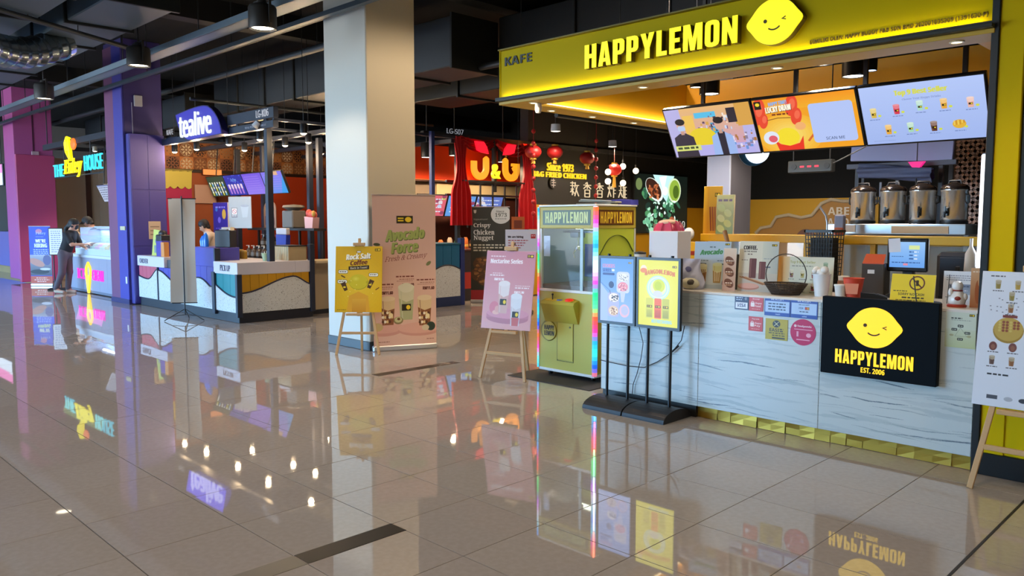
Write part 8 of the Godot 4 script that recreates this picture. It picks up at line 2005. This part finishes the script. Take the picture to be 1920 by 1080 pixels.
	for k in 3:
		c = Cv.new(160, 90, [Color("e86a7a"), Color("6aa8f0"), Color("6a80d0")][k])
		for i in 12: c.ell(g.randf() * 160, g.randf() * 90, 12, 8, [Color("f0e0e0"), Color("c8d8f8"), Color("c8e070"), Color("a04a6a")][(i + k) % 4])
		for i in 4: c.bars(20, 14 + i * 18, 120, 5, Color("e8f0ff"), i + k)
		t = thing("stall_screen", "tilted menu screen behind the grille of the chicken stall, %s" % ["pink edged one at left", "pale blue one in the middle", "slate blue one at right"][k], "screen", Vector3(-13.5, 2.02, -11.1 - k * 0.86), 90, "stall menu screens")
		t.rotation_order = EULER_ORDER_YXZ
		t.rotation.x = deg_to_rad(20)
		part(t, "casing", MB.new().box(Vector3(0, 0, -0.03), Vector3(0.84, 0.5, 0.05), 0.004), M("121216", 0.4))
		part(t, "display", MB.new().picture(0.81, 0.47, Transform3D(Basis(), Vector3(0, 0, -0.0035))), P(c, 0.4, 0.9))
		part(t, "wall_arm", MB.new().beam(Vector3(0, 0.05, -0.05), Vector3(0, -0.1, -0.42), 0.05, 0.05), dk)
	# lamps, lanterns, bulbs
	var n = 0
	for p in [Vector3(-12.8, 2.98, -10.42), Vector3(-12.8, 3.06, -11.17), Vector3(-12.8, 3.0, -12.6)]:
		t = thing("drum_lamp", "black drum downlight before the orange wall, %s of three" % ["left", "middle", "right"][n], "lamp", p, 0, "drum lamps of the chicken stall")
		n += 1
		part(t, "shade", MB.new().lathe([Vector2(0, 0.3), Vector2(0.11, 0.3), Vector2(0.12, 0.29), Vector2(0.12, 0.0), Vector2(0.11, 0.0)], 18), M("1a1a1c", 0.4))
		part(t, "disc", MB.new().lathe([Vector2(0.11, 0.004), Vector2(0, 0.001)], 18), E("fff0d8", 6.0))
		part(t, "rod", MB.new().cyl(Vector3(0, 0.29, 0), Vector3(0, 2.3, 0), 0.01), M("2a2a2c", 0.4))
		spot(t, Vector3(0, -0.02, 0), Vector3.DOWN, 5.0, "ffdcb0", 82.0, 0.1)
	n = 0
	for p in [Vector3(-11.2, 2.85, -14.58), Vector3(-11.2, 3.12, -12.55), Vector3(-11.3, 3.1, -12.0), Vector3(-11.4, 3.08, -13.85)]:
		t = thing("red_lantern", ["glowing red paper lantern with gold tassel beside the bulbs", "dim red paper lantern over the word with a year", "dim red paper lantern left of the year lettering", "dim red paper lantern above the Chinese characters"][n], "lantern", p, 0, "red paper lanterns")
		var m = E("ff2a18", 0.5) if n == 0 else M("a01414", 0.5)
		part(t, "paper_globe", MB.new().ball(Vector3.ZERO, Vector3(0.17, 0.14, 0.17), 16, 8), m)
		for s in [0.12, -0.16]: part(t, "gold_cap", MB.new().cyl(Vector3(0, s, 0), Vector3(0, s + 0.04, 0), 0.07), M("c89a30", 0.4, 0.5))
		part(t, "tassel", MB.new().cyl(Vector3(0, -0.16, 0), Vector3(0, -0.4 if n == 0 else -0.24, 0), 0.03, 0.045, 8), M("d8a030", 0.6))
		part(t, "cord", MB.new().cyl(Vector3(0, 0.15, 0), Vector3(0, 5.3 - p.y, 0), 0.006, 0.006, 6), M("3a1414", 0.6))
		n += 1
	n = 0
	for q in [[Vector3(-11.2, 3.5, -11.9), 1.9], [Vector3(-11.2, 3.45, -13.92), 1.6], [Vector3(-12.9, 3.2, -10.0), 0.9]]:
		t = thing("red_garland", ["long hanging string of red knots beside the right drape", "long hanging string of red knots left of the lit lantern", "short hanging ornament with a yellow charm by the blue post"][n], "garland", q[0], 0, "red hanging strings")
		part(t, "cord", MB.new().cyl(Vector3(0, 5.3 - q[0].y, 0), Vector3(0, -q[1], 0), 0.008, 0.008, 6), M("8a1414", 0.6))
		for k in 8: part(t, "knot", MB.new().ball(Vector3(0, -q[1] * k / 8.0, 0), Vector3(0.045, 0.05, 0.045), 8, 5), M("b01a18" if n < 2 or k != 3 else "e0b030", 0.5))
		n += 1
	n = 0
	for p in [Vector3(-11.2, 2.79, -14.35), Vector3(-11.2, 2.94, -14.9), Vector3(-11.2, 2.58, -14.35), Vector3(-11.2, 2.56, -14.91), Vector3(-11.2, 2.86, -15.4)]:
		t = thing("globe_bulb", "warm glowing globe bulb near the red lantern, %s" % ["upper left", "upper right of the lantern", "lower left", "lower right", "farthest right"][n], "bulb", p, 0, "globe bulbs by the lantern")
		part(t, "globe", MB.new().ball(Vector3.ZERO, Vector3.ONE * 0.07, 14, 8), E("ffe8c0", 5.0))
		part(t, "socket", MB.new().cyl(Vector3(0, 0.06, 0), Vector3(0, 0.14, 0), 0.025), dk)
		part(t, "cord", MB.new().cyl(Vector3(0, 0.13, 0), Vector3(0, 5.3 - p.y, 0), 0.005, 0.005, 6), dk)
		var l = OmniLight3D.new()
		l.name = "bulb_light"
		t.add_child(l, true)
		l.light_energy = 0.3
		l.light_color = Color("ffdca0")
		l.light_size = 0.05
		l.omni_range = 30.0
		l.omni_attenuation = 2.0
		l.shadow_enabled = true
		n += 1
	n = 0
	for p in [Vector3(-11.2, 3.36, -14.5), Vector3(-10.6, 3.45, -11.9), Vector3(-9.4, 3.4, -15.6), Vector3(-7.0, 3.5, -12.5), Vector3(-9.2, 3.5, -18.0)]:
		t = thing("ceiling_downlight", ["round white downlight over the lanterns", "round white downlight behind the game cabinet", "round downlight before the lit food poster", "round downlight behind the menu screens", "round downlight at the far back by the yellow wall"][n], "downlight", p, 0, "downlights at the back")
		part(t, "can", MB.new().lathe([Vector2(0, 0.14), Vector2(0.09, 0.14), Vector2(0.1, 0.0), Vector2(0.09, 0.0)], 16), M("c0c0c4", 0.4))
		part(t, "lens", MB.new().lathe([Vector2(0.09, 0.002), Vector2(0, -0.01)], 16), E("fff2dc", 6.0))
		part(t, "rod", MB.new().cyl(Vector3(0, 0.13, 0), Vector3(0, 1.9, 0), 0.008), dk)
		spot(t, Vector3(0, -0.03, 0), Vector3.DOWN, 4.0, "ffe8cc", 80.0, 0.08)
		n += 1
	# banners of the stall
	c = Cv.new(240, 620, Color("33322a"))
	c.ell(186, 52, 62, 62, Color("c8c8c0")); put(c, "Since", 156, 24, 50, 14, Color("5a5a54"), "serif"); put(c, "1973", 150, 42, 72, 26, Color("4a4a44"), "serif"); c.bars(150, 78, 70, 5, Color("7a7a74"), 3)
	c.poly([Vector2(18, 22), Vector2(36, 22), Vector2(34, 40), Vector2(27, 46), Vector2(20, 40)], Color("c8c8b8"))
	put(c, "Signature!", 18, 78, 86, 14, Color("a8a898"), "serif thin")
	put(c, "Crispy", 18, 108, 104, 36, Color("e8e4d4"), "serif"); put(c, "Chicken", 18, 152, 128, 34, Color("e8e4d4"), "serif"); put(c, "Nugget", 18, 192, 122, 38, Color("e8e4d4"), "serif")
	c.bars(16, 250, 190, 9, Color("c8c4b0"), 2); c.bars(16, 268, 180, 9, Color("c8c4b0"), 3); c.bars(16, 286, 110, 9, Color("c8c4b0"), 4)
	for q in [[80, 380, 66, 48], [60, 450, 60, 50], [130, 420, 60, 54], [110, 490, 70, 44]]:
		c.ell(q[0], q[1], q[2], q[3], Color("5a3a20"))
		for i in 24: c.ell(q[0] + g.randf_range(-0.7, 0.7) * q[2], q[1] + g.randf_range(-0.7, 0.7) * q[3], 11, 8, [Color("8a5a2c"), Color("a8743c"), Color("6a4422")][i % 3])
	c.rect(0, 556, 240, 64, Color("a8242c")); c.bars(180, 568, 50, 6, Color("e8c8c8"), 1)
	rollup("dark roll-up banner of chicken nuggets with a white disc", Vector3(-11.85, 0, -11.3), 45.0, 0.80, 1.98, c)
	c = Cv.new(200, 150, Color("d4ccd0"))
	put(c, "We are hiring", 14, 40, 92, 18, Color("3a2a2c"), "sans fat"); c.rect(150, 30, 28, 28, Color("b82c2c")); c.bars(154, 38, 20, 5, Color("f0d0d0"), 1)
	for i in 4: c.bars(16, 68 + i * 16, 120 - i * 14, 6, Color("a83c40"), i + 2)
	t = sheet("hiring_sign", "white hiring sign on a slim post beside the right drape", "sign", c, 0.62, 0.42, Vector3(-10.1, 1.32, -10.44), 42, 0, 0.012, "d4ccd0")
	part(t, "post", MB.new().bb(Vector3(-0.02, -1.3, -0.04), Vector3(0.02, 0.1, -0.014), 0.003), dk)
	part(t, "foot", MB.new().bb(Vector3(-0.2, -1.32, -0.18), Vector3(0.2, -1.29, 0.14), 0.004), dk)
	t = thing("orange_card", "orange hanging card beside the dark banner", "card", Vector3(-11.1, 1.62, -11.35), 45)
	part(t, "card", MB.new().box(Vector3.ZERO, Vector3(0.26, 0.3, 0.01), 0.002), M("b8581c", 0.6))
	part(t, "print", MB.new().bb(Vector3(-0.08, -0.08, 0.005), Vector3(0.08, 0.08, 0.008)), M("7a3010", 0.6))
	part(t, "string", MB.new().cyl(Vector3(0, 0.15, 0), Vector3(0, 3.68, 0), 0.004, 0.004, 5), dk)
	# right background
	t = thing("toy_stand", "yellow stall box with red stripes and a blue and white toy on top", "stand", Vector3(-5.55, 0, -8.62), 40)
	part(t, "cabinet", MB.new().bb(Vector3(-0.17, 0, -0.15), Vector3(0.17, 1.42, 0.15), 0.006), M("c89a1c", 0.5))
	for k in 3: part(t, "red_stripe", MB.new().bb(Vector3(-0.17, 1.0 + k * 0.13, 0.15), Vector3(0.17, 1.05 + k * 0.13, 0.156), 0.002), M("8a2418", 0.5))
	part(t, "toy", MB.new().ball(Vector3(-0.05, 1.52, 0), Vector3(0.12, 0.1, 0.1), 12, 8), M("1c3a9a", 0.5))
	part(t, "toy_white", MB.new().ball(Vector3(0.08, 1.52, 0.05), Vector3(0.07, 0.08, 0.07), 10, 7), M("d8d8dc", 0.5))
	t = thing("round_sign", "white glowing round sign with dark blue rim beside the far column under the screens", "sign", Vector3(-6.42, 2.82, -12.15), 45)
	part(t, "rim", MB.new().cyl(Vector3(-0.06, 0, -0.05), Vector3(-0.06, 0, 0), 0.24, 0.24, 28), M("1c4a6a", 0.4))
	part(t, "lit_disc", MB.new().cyl(Vector3(0, 0, 0), Vector3(0, 0, 0.02), 0.2, 0.2, 28), E("e8f4ff", 1.3))
	part(t, "hanger", MB.new().cyl(Vector3(0, 0.2, -0.02), Vector3(0, 2.5, -0.02), 0.012), dk)
	area(t, Vector3(0, 0, 0.04), Vector3(0, 0, 1), Vector2(0.3, 0.3), 0.06, "e0f0ff")
	w = struct("wall_herringbone", MB.new().bb(Vector3(-3.75, 0, -13.25), Vector3(-2.2, 3.6, -13.03)), M("8a7468", 0.7))
	part(w, "grey_edge", MB.new().bb(Vector3(-3.79, 0, -13.25), Vector3(-3.73, 3.6, -13.0), 0.003), M("5a6068", 0.5))
	var hb = MB.new()
	for i in range(-2, 14):
		for j in range(0, 46):
			for s in [0, 1]:
				var p = Vector3(-3.66 + i * 0.124 + (0.062 if j % 2 else 0.0) + s * 0.06, 0.05 + j * 0.062 + s * 0.02, -13.026)
				if p.x > -3.68 and p.x < -2.28:
					hb.box(p, Vector3(0.1, 0.046, 0.012), 0.0, Basis(Vector3.BACK, PI / 4 if s else -PI / 4))
	part(w, "herringbone_tiles", hb, M("d0ab98", 0.5)).set_meta("kind", "stuff")
	t = thing("lavender_canopy", "pale lavender canopy panel behind the rightmost menu screen", "canopy", Vector3(-4.2, 2.72, -12.2))
	part(t, "panel", MB.new().box(Vector3(0, 0, 0), Vector3(1.4, 0.35, 0.06), 0.006, Basis(Vector3.BACK, -0.05)), M("aab0e0", 0.5))
	part(t, "edge_beam", MB.new().bb(Vector3(-0.75, -0.26, -0.05), Vector3(0.75, -0.19, 0.05), 0.004), M("5a6074", 0.5))
	for x in [-0.6, 0.55]: part(t, "post", MB.new().bb(Vector3(x - 0.03, -2.72, -0.04), Vector3(x + 0.03, -0.2, 0.03), 0.004), M("3a3e48", 0.5))
	t = thing("pink_lamp", "small hot pink triangular lamp hanging under the lavender canopy", "lamp", Vector3(-3.9, 2.42, -12.0))
	part(t, "shade", MB.new().ext([V2([-0.11, 0.09, 0.11, 0.09, 0, -0.06])], 0.06), E("ff1a90", 0.9))
	part(t, "stem", MB.new().cyl(Vector3(0, -0.06, 0.03), Vector3(0, -0.28, 0.03), 0.01), dk)
	part(t, "hanger", MB.new().cyl(Vector3(0, 0.08, 0.03), Vector3(0, 2.9, 0.03), 0.006), dk)
	t = thing("folded_parasol", "rolled blue grey canvas canopy on a steel frame behind the steel urns", "canopy", Vector3(-4.2, 2.3, -12.0))
	part(t, "canvas_roll", MB.new().cloth(func(u, v): return Vector3(-0.5 + 1.0 * v, 0.12 - 0.1 * v, 0) + Vector3(0, cos(TAU * u), sin(TAU * u)) * (0.09 + 0.02 * sin(u * 30.0 + v * 6.0)), 28, 10), M("5a668a", 0.6))
	part(t, "frame", MB.new().bb(Vector3(-0.46, -2.3, -0.02), Vector3(-0.42, 0.2, 0.02), 0.003).bb(Vector3(0.4, -2.3, -0.02), Vector3(0.44, 0.1, 0.02), 0.003).bb(Vector3(-0.46, -0.35, -0.02), Vector3(0.7, -0.31, 0.02), 0.003), M("3a3e48", 0.5))
	part(t, "hanging_tools", MB.new().bb(Vector3(-0.2, -0.3, 0.0), Vector3(-0.17, -0.06, 0.02)).bb(Vector3(-0.1, -0.3, 0.0), Vector3(-0.07, -0.1, 0.02)).bb(Vector3(0.02, -0.3, 0.0), Vector3(0.06, -0.04, 0.02)), M("8a90a0", 0.5))
	t = thing("security_camera", "small white dome camera hanging from the left end of the fascia underside", "camera", Vector3(-5.6, 2.87, -6.02))
	part(t, "mount", MB.new().cyl(Vector3(0, 0, 0), Vector3(0, -0.02, 0), 0.035), M("d8d8d4", 0.4))
	part(t, "body", MB.new().lathe([Vector2(0, -0.1), Vector2(0.025, -0.095), Vector2(0.036, -0.06), Vector2(0.036, -0.02), Vector2(0, -0.018)], 16), M("d8d8d4", 0.4))
# a smooth body from tapered capsules: the field on a grid, meshed as surface nets
func flesh(caps: Array, cell: float, k := 0.03) -> MB:
	var lo = Vector3.ONE * 1e9
	var hi = -lo
	for c in caps:
		for e in [[c[0], c[2]], [c[1], c[3]]]:
			lo = lo.min(e[0] - Vector3.ONE * e[1])
			hi = hi.max(e[0] + Vector3.ONE * e[1])
	lo -= Vector3.ONE * (cell * 3)
	hi += Vector3.ONE * (cell * 3)
	var n = Vector3i(((hi - lo) / cell).ceil()) + Vector3i.ONE
	var f = PackedFloat32Array()
	f.resize(n.x * n.y * n.z)
	f.fill(1.0)
	for c in caps:
		var a: Vector3 = c[0]
		var ba: Vector3 = c[1] - a
		var r0: float = c[2]
		var dr: float = c[3] - r0
		var inv = 1.0 / maxf(ba.length_squared(), 1e-9)
		var m = maxf(r0, c[3]) + k + cell * 2.5
		var p0 = Vector3i(((a.min(c[1]) - Vector3.ONE * m - lo) / cell).floor()).clamp(Vector3i.ZERO, n - Vector3i.ONE)
		var p1 = Vector3i(((a.max(c[1]) + Vector3.ONE * m - lo) / cell).ceil()).clamp(Vector3i.ZERO, n - Vector3i.ONE)
		for z in range(p0.z, p1.z + 1):
			for y in range(p0.y, p1.y + 1):
				var row = (z * n.y + y) * n.x
				for x in range(p0.x, p1.x + 1):
					var q = lo + Vector3(x, y, z) * cell - a
					var t = clampf(q.dot(ba) * inv, 0.0, 1.0)
					var d = (q - ba * t).length() - r0 - dr * t
					var o = f[row + x]
					var h = maxf(k - absf(d - o), 0.0) / k
					f[row + x] = minf(d, o) - h * h * k * 0.25
	var id = {}
	var pos = []
	var nor = []
	var sx = 1
	var sy = n.x
	var sz = n.x * n.y
	var corner = [0, sx, sy, sx + sy, sz, sx + sz, sy + sz, sx + sy + sz]
	for z in n.z - 1:
		for y in n.y - 1:
			for x in n.x - 1:
				var b = x + y * sy + z * sz
				var ins = 0
				for q in 8:
					if f[b + corner[q]] < 0.0: ins += 1
				if ins == 0 or ins == 8: continue
				var s = Vector3.ZERO
				var cnt = 0
				for e in [[0, 1], [2, 3], [4, 5], [6, 7], [0, 2], [1, 3], [4, 6], [5, 7], [0, 4], [1, 5], [2, 6], [3, 7]]:
					var u = f[b + corner[e[0]]]
					var w = f[b + corner[e[1]]]
					if (u < 0.0) != (w < 0.0):
						var t = u / (u - w)
						var A = Vector3(e[0] & 1, (e[0] >> 1) & 1, (e[0] >> 2) & 1)
						var B = Vector3(e[1] & 1, (e[1] >> 1) & 1, (e[1] >> 2) & 1)
						s += A.lerp(B, t)
						cnt += 1
				s /= cnt
				var g = Vector3.ZERO
				for q in 8:
					var v = f[b + corner[q]]
					g += Vector3((1 if q & 1 else -1), (1 if q & 2 else -1), (1 if q & 4 else -1)) * v
				id[b] = pos.size()
				pos.append(lo + (Vector3(x, y, z) + s) * cell)
				nor.append(g.normalized())
	var mb = MB.new()
	for b in id:
		for ax in 3:
			var st = [sx, sy, sz][ax]
			var u = [sy, sz, sx][ax]
			var w = [sz, sx, sy][ax]
			if b + st < f.size() and (f[b] < 0.0) != (f[b + st] < 0.0) and id.has(b - u) and id.has(b - w) and id.has(b - u - w):
				var q = [id[b], id[b - u], id[b - u - w], id[b - w]]
				mb.tri(pos[q[0]], pos[q[1]], pos[q[2]], nor[q[0]], nor[q[1]], nor[q[2]])
				mb.tri(pos[q[0]], pos[q[2]], pos[q[3]], nor[q[0]], nor[q[2]], nor[q[3]])
	return mb

func joined(a: MB, b: MB) -> MB:
	a.v.append_array(b.v); a.n.append_array(b.n); a.uv.append_array(b.uv)
	return a

func hand(wrist: Vector3, dir: Vector3, palm: Vector3, s := 1.0) -> MB:   # palm, four bent fingers of unequal length and a thumb from the side
	var d = dir.normalized()
	var side = d.cross(palm).normalized()
	var down = side.cross(d).normalized()
	var caps = []
	for i in 4:
		var o = side * (i - 1.5) * 0.02
		caps.append([wrist + d * 0.01 + o * 0.6, wrist + d * 0.085 + o, 0.014, 0.011])
		var l = [0.068, 0.078, 0.072, 0.056][i]
		var k1 = wrist + d * 0.088 + o
		var k2 = k1 + (d - down * 0.35).normalized() * l * 0.5
		caps.append([k1, k2, 0.0085, 0.008])
		caps.append([k2, k2 + (d - down * 1.1).normalized() * l * 0.5, 0.008, 0.0065])
	var th = wrist + d * 0.03 + side * 0.032
	caps.append([wrist + d * 0.02 + side * 0.015, th, 0.014, 0.011])
	caps.append([th, th + (d * 0.8 + side * 0.7 - down * 0.3).normalized() * 0.05, 0.0105, 0.008])
	return flesh(caps, 0.0045, 0.008)

func head_parts(t: Node3D, c: Vector3, fwd: Vector3, up: Vector3, skin: Material, hair: Material, long_: bool) -> void:
	var r = up.cross(fwd).normalized()
	for s in [-1.0, 1.0]:
		part(t, "eye", MB.new().ball(c + r * s * 0.032 + fwd * 0.082 + up * 0.008, Vector3(0.012, 0.008, 0.012), 8, 6), M("1c1614", 0.3))
	part(t, "mouth", MB.new().ball(c + fwd * 0.084 - up * 0.055, Vector3(0.02, 0.006, 0.02), 8, 5), M("8a4a44", 0.5))
	var hc = [[c + up * 0.045 - fwd * 0.015, c + up * 0.04 - fwd * 0.035, 0.094, 0.096], [c - fwd * 0.05, c - fwd * 0.055 - up * 0.05, 0.075, 0.06], [c + r * 0.06 + up * 0.02, c + r * 0.066 - up * 0.03 - fwd * 0.02, 0.036, 0.03], [c - r * 0.06 + up * 0.02, c - r * 0.066 - up * 0.03 - fwd * 0.02, 0.036, 0.03]]
	if long_:
		hc.append([c - fwd * 0.09 + up * 0.0, c - fwd * 0.13 - up * 0.12, 0.045, 0.045])
		hc.append([c - fwd * 0.13 - up * 0.12, c - fwd * 0.12 - up * 0.26, 0.045, 0.02])
	part(t, "hair", flesh(hc, 0.011, 0.02), hair)

func person(label: String, at: Vector3, turn: float, pose: Dictionary, cl: Dictionary) -> Node3D:
	var t = thing("person", label, "person", at, turn)
	var skin = M(cl.skin, 0.5)
	var P_ = pose
	var sk = []
	var up = (P_.head - P_.neck).normalized()
	var fwd = P_.look.normalized()
	sk.append([P_.head + up * 0.03 - fwd * 0.01, P_.head - up * 0.02, 0.088, 0.082])
	sk.append([P_.head + fwd * 0.02 - up * 0.03, P_.head + fwd * 0.035 - up * 0.075, 0.062, 0.042])
	sk.append([P_.head + fwd * 0.085 + up * 0.0, P_.head + fwd * 0.1 - up * 0.025, 0.01, 0.014])
	var r = up.cross(fwd).normalized()
	for s in [-1.0, 1.0]: sk.append([P_.head + r * s * 0.084 + up * 0.012, P_.head + r * s * 0.086 - up * 0.018, 0.013, 0.01])
	sk.append([P_.head - up * 0.05 - fwd * 0.01, P_.neck, 0.05, 0.055])
	sk.append([P_.neck, P_.chest, 0.07, 0.115])
	sk.append([P_.chest, P_.waist, 0.12, 0.105])
	sk.append([P_.waist, P_.hips, 0.105, 0.12])
	for k in 2:
		sk.append([P_.chest + Vector3(0, 0.06, 0), P_.shoulder[k], 0.08, 0.055])
		sk.append([P_.shoulder[k], P_.elbow[k], 0.05, 0.038])
		sk.append([P_.elbow[k], P_.wrist[k], 0.038, 0.025])
		sk.append([P_.hips, P_.hip[k], 0.1, 0.088])
		sk.append([P_.hip[k], P_.knee[k], 0.084, 0.055])
		sk.append([P_.knee[k], P_.ankle[k], 0.052, 0.034])
		sk.append([P_.ankle[k], P_.toe[k], 0.036, 0.024])
	var body = flesh(sk, 0.016)
	for k in 2: joined(body, hand(P_.wrist[k], P_.wrist[k] - P_.elbow[k], Vector3.UP))
	part(t, "body", body, skin)
	var g = 0.014
	var sh = [[P_.neck - Vector3(0, 0.03, 0), P_.chest, 0.07 + g, 0.118 + g], [P_.chest, P_.waist, 0.122 + g, 0.11 + g], [P_.waist, P_.hips + Vector3(0, 0.02, 0), 0.11 + g, 0.118 + g]]
	for k in 2:
		sh.append([P_.chest + Vector3(0, 0.06, 0), P_.shoulder[k], 0.082 + g, 0.056 + g])
		sh.append([P_.shoulder[k], P_.shoulder[k].lerp(P_.elbow[k], cl.sleeve), 0.052 + g, 0.046 + g])
	part(t, "shirt", flesh(sh, 0.016), M(cl.shirt, 0.75))
	var tr = [[P_.hips + Vector3(0, 0.05, 0), P_.hips, 0.11 + g, 0.12 + g]]
	for k in 2:
		tr.append([P_.hips, P_.hip[k], 0.1 + g, 0.09 + g])
		tr.append([P_.hip[k], P_.knee[k], 0.086 + g, 0.058 + g])
		tr.append([P_.knee[k], P_.ankle[k] + Vector3(0, 0.03, 0), 0.056 + g, 0.042 + g])
		part(t, "shoe", flesh([[P_.ankle[k] - Vector3(0, 0.035, 0), P_.toe[k], 0.042, 0.034]], 0.012, 0.02), M(cl.shoe, 0.6))
	part(t, "trousers", flesh(tr, 0.016), M(cl.trousers, 0.75))
	head_parts(t, P_.head, fwd, up, skin, M("191416", 0.6), cl.long)
	if cl.get("mask"):
		part(t, "face_mask", flesh([[P_.head + fwd * 0.055 - up * 0.03, P_.head + fwd * 0.06 - up * 0.06, 0.055, 0.045], [P_.head + r * 0.05 - up * 0.03, P_.head - r * 0.05 - up * 0.03, 0.045, 0.045]], 0.01, 0.02), M(cl.mask, 0.7))
	if cl.get("cap"):
		part(t, "cap", flesh([[P_.head + up * 0.06 - fwd * 0.01, P_.head + up * 0.05 - fwd * 0.03, 0.1, 0.1]], 0.011, 0.02).box(P_.head + fwd * 0.11 + up * 0.05, Vector3(0.15, 0.012, 0.1), 0.004, Basis(r, up, r.cross(up))), M(cl.cap, 0.7))
	if cl.get("apron"):
		part(t, "apron", MB.new().cloth(func(u, w): return Vector3((u - 0.5) * (0.2 + 0.14 * w), lerpf(P_.chest.y + 0.08, P_.hips.y - 0.3, w), lerpf(P_.chest.z, P_.hips.z, w) + 0.15 - 0.5 * pow(u - 0.5, 2)), 10, 14, 0.006), M(cl.apron, 0.7))
	return t

func people() -> void:
	var X = func(x, y, z): return [Vector3(-x, y, z), Vector3(x, y, z)]
	person("woman in black top and grey trousers leaning at the gelato counter", Vector3(-20.55, 0, -5.82), 135, {
		"head": Vector3(0, 1.53, 0.15), "neck": Vector3(0, 1.39, 0.1), "look": Vector3(0, -0.2, 1), "chest": Vector3(0, 1.22, 0.06), "waist": Vector3(0, 1.04, 0.01), "hips": Vector3(0, 0.9, -0.03),
		"shoulder": X.call(0.17, 1.32, 0.08), "elbow": [Vector3(-0.21, 1.1, 0.22), Vector3(0.21, 1.08, 0.2)], "wrist": [Vector3(-0.14, 1.12, 0.44), Vector3(0.1, 1.02, 0.38)],
		"hip": X.call(0.09, 0.85, -0.03), "knee": [Vector3(-0.09, 0.47, -0.04), Vector3(0.09, 0.47, 0.02)], "ankle": [Vector3(-0.1, 0.08, -0.16), Vector3(0.09, 0.08, 0.0)], "toe": [Vector3(-0.11, 0.036, 0.0), Vector3(0.1, 0.036, 0.15)]},
		{"skin": "c08a70", "shirt": "17161a", "sleeve": 0.75, "trousers": "5a5058", "shoe": "c8b4a0", "long": true, "mask": "2a2c34"})
	var w = get_child(get_child_count() - 1)
	w.scale = Vector3.ONE * 1.06
	w.rotation.x = deg_to_rad(4.0)
	person("staff member in a dark cap and tan shirt bending over the gelato case", Vector3(-21.5, 0, -6.95), -50, {
		"head": Vector3(0.0, 1.53, 0.3), "neck": Vector3(0, 1.42, 0.2), "look": Vector3(0, -0.45, 1), "chest": Vector3(0, 1.28, 0.12), "waist": Vector3(0, 1.06, 0.0), "hips": Vector3(0, 0.92, -0.06),
		"shoulder": X.call(0.19, 1.36, 0.15), "elbow": [Vector3(-0.24, 1.14, 0.26), Vector3(0.24, 1.12, 0.28)], "wrist": [Vector3(-0.14, 1.16, 0.48), Vector3(0.12, 1.14, 0.5)],
		"hip": X.call(0.09, 0.87, -0.06), "knee": X.call(0.09, 0.47, -0.03), "ankle": X.call(0.1, 0.08, -0.08), "toe": X.call(0.1, 0.036, 0.08)},
		{"skin": "8a5a44", "shirt": "b08a78", "sleeve": 0.8, "trousers": "2a2a30", "shoe": "1c1c1e", "long": false, "cap": "1a1618", "apron": "3a1c20"})
	get_child(get_child_count() - 1).scale = Vector3.ONE * 1.08
	person("staff member with black hair and a dark apron behind the tea counter", Vector3(-15.75, 0, -7.25), -40, {
		"head": Vector3(0.0, 1.58, 0.2), "neck": Vector3(0, 1.46, 0.12), "look": Vector3(0, -0.7, 1), "chest": Vector3(0, 1.3, 0.05), "waist": Vector3(0, 1.08, 0.0), "hips": Vector3(0, 0.93, -0.02),
		"shoulder": X.call(0.18, 1.38, 0.06), "elbow": [Vector3(-0.22, 1.14, 0.14), Vector3(0.22, 1.14, 0.14)], "wrist": [Vector3(-0.12, 1.1, 0.36), Vector3(0.12, 1.1, 0.36)],
		"hip": X.call(0.09, 0.88, -0.02), "knee": X.call(0.09, 0.48, 0.0), "ankle": X.call(0.1, 0.08, -0.02), "toe": X.call(0.1, 0.036, 0.13)},
		{"skin": "c89a80", "shirt": "c8b8ac", "sleeve": 0.9, "trousers": "24242c", "shoe": "1c1c1e", "long": false, "apron": "2a2458"})
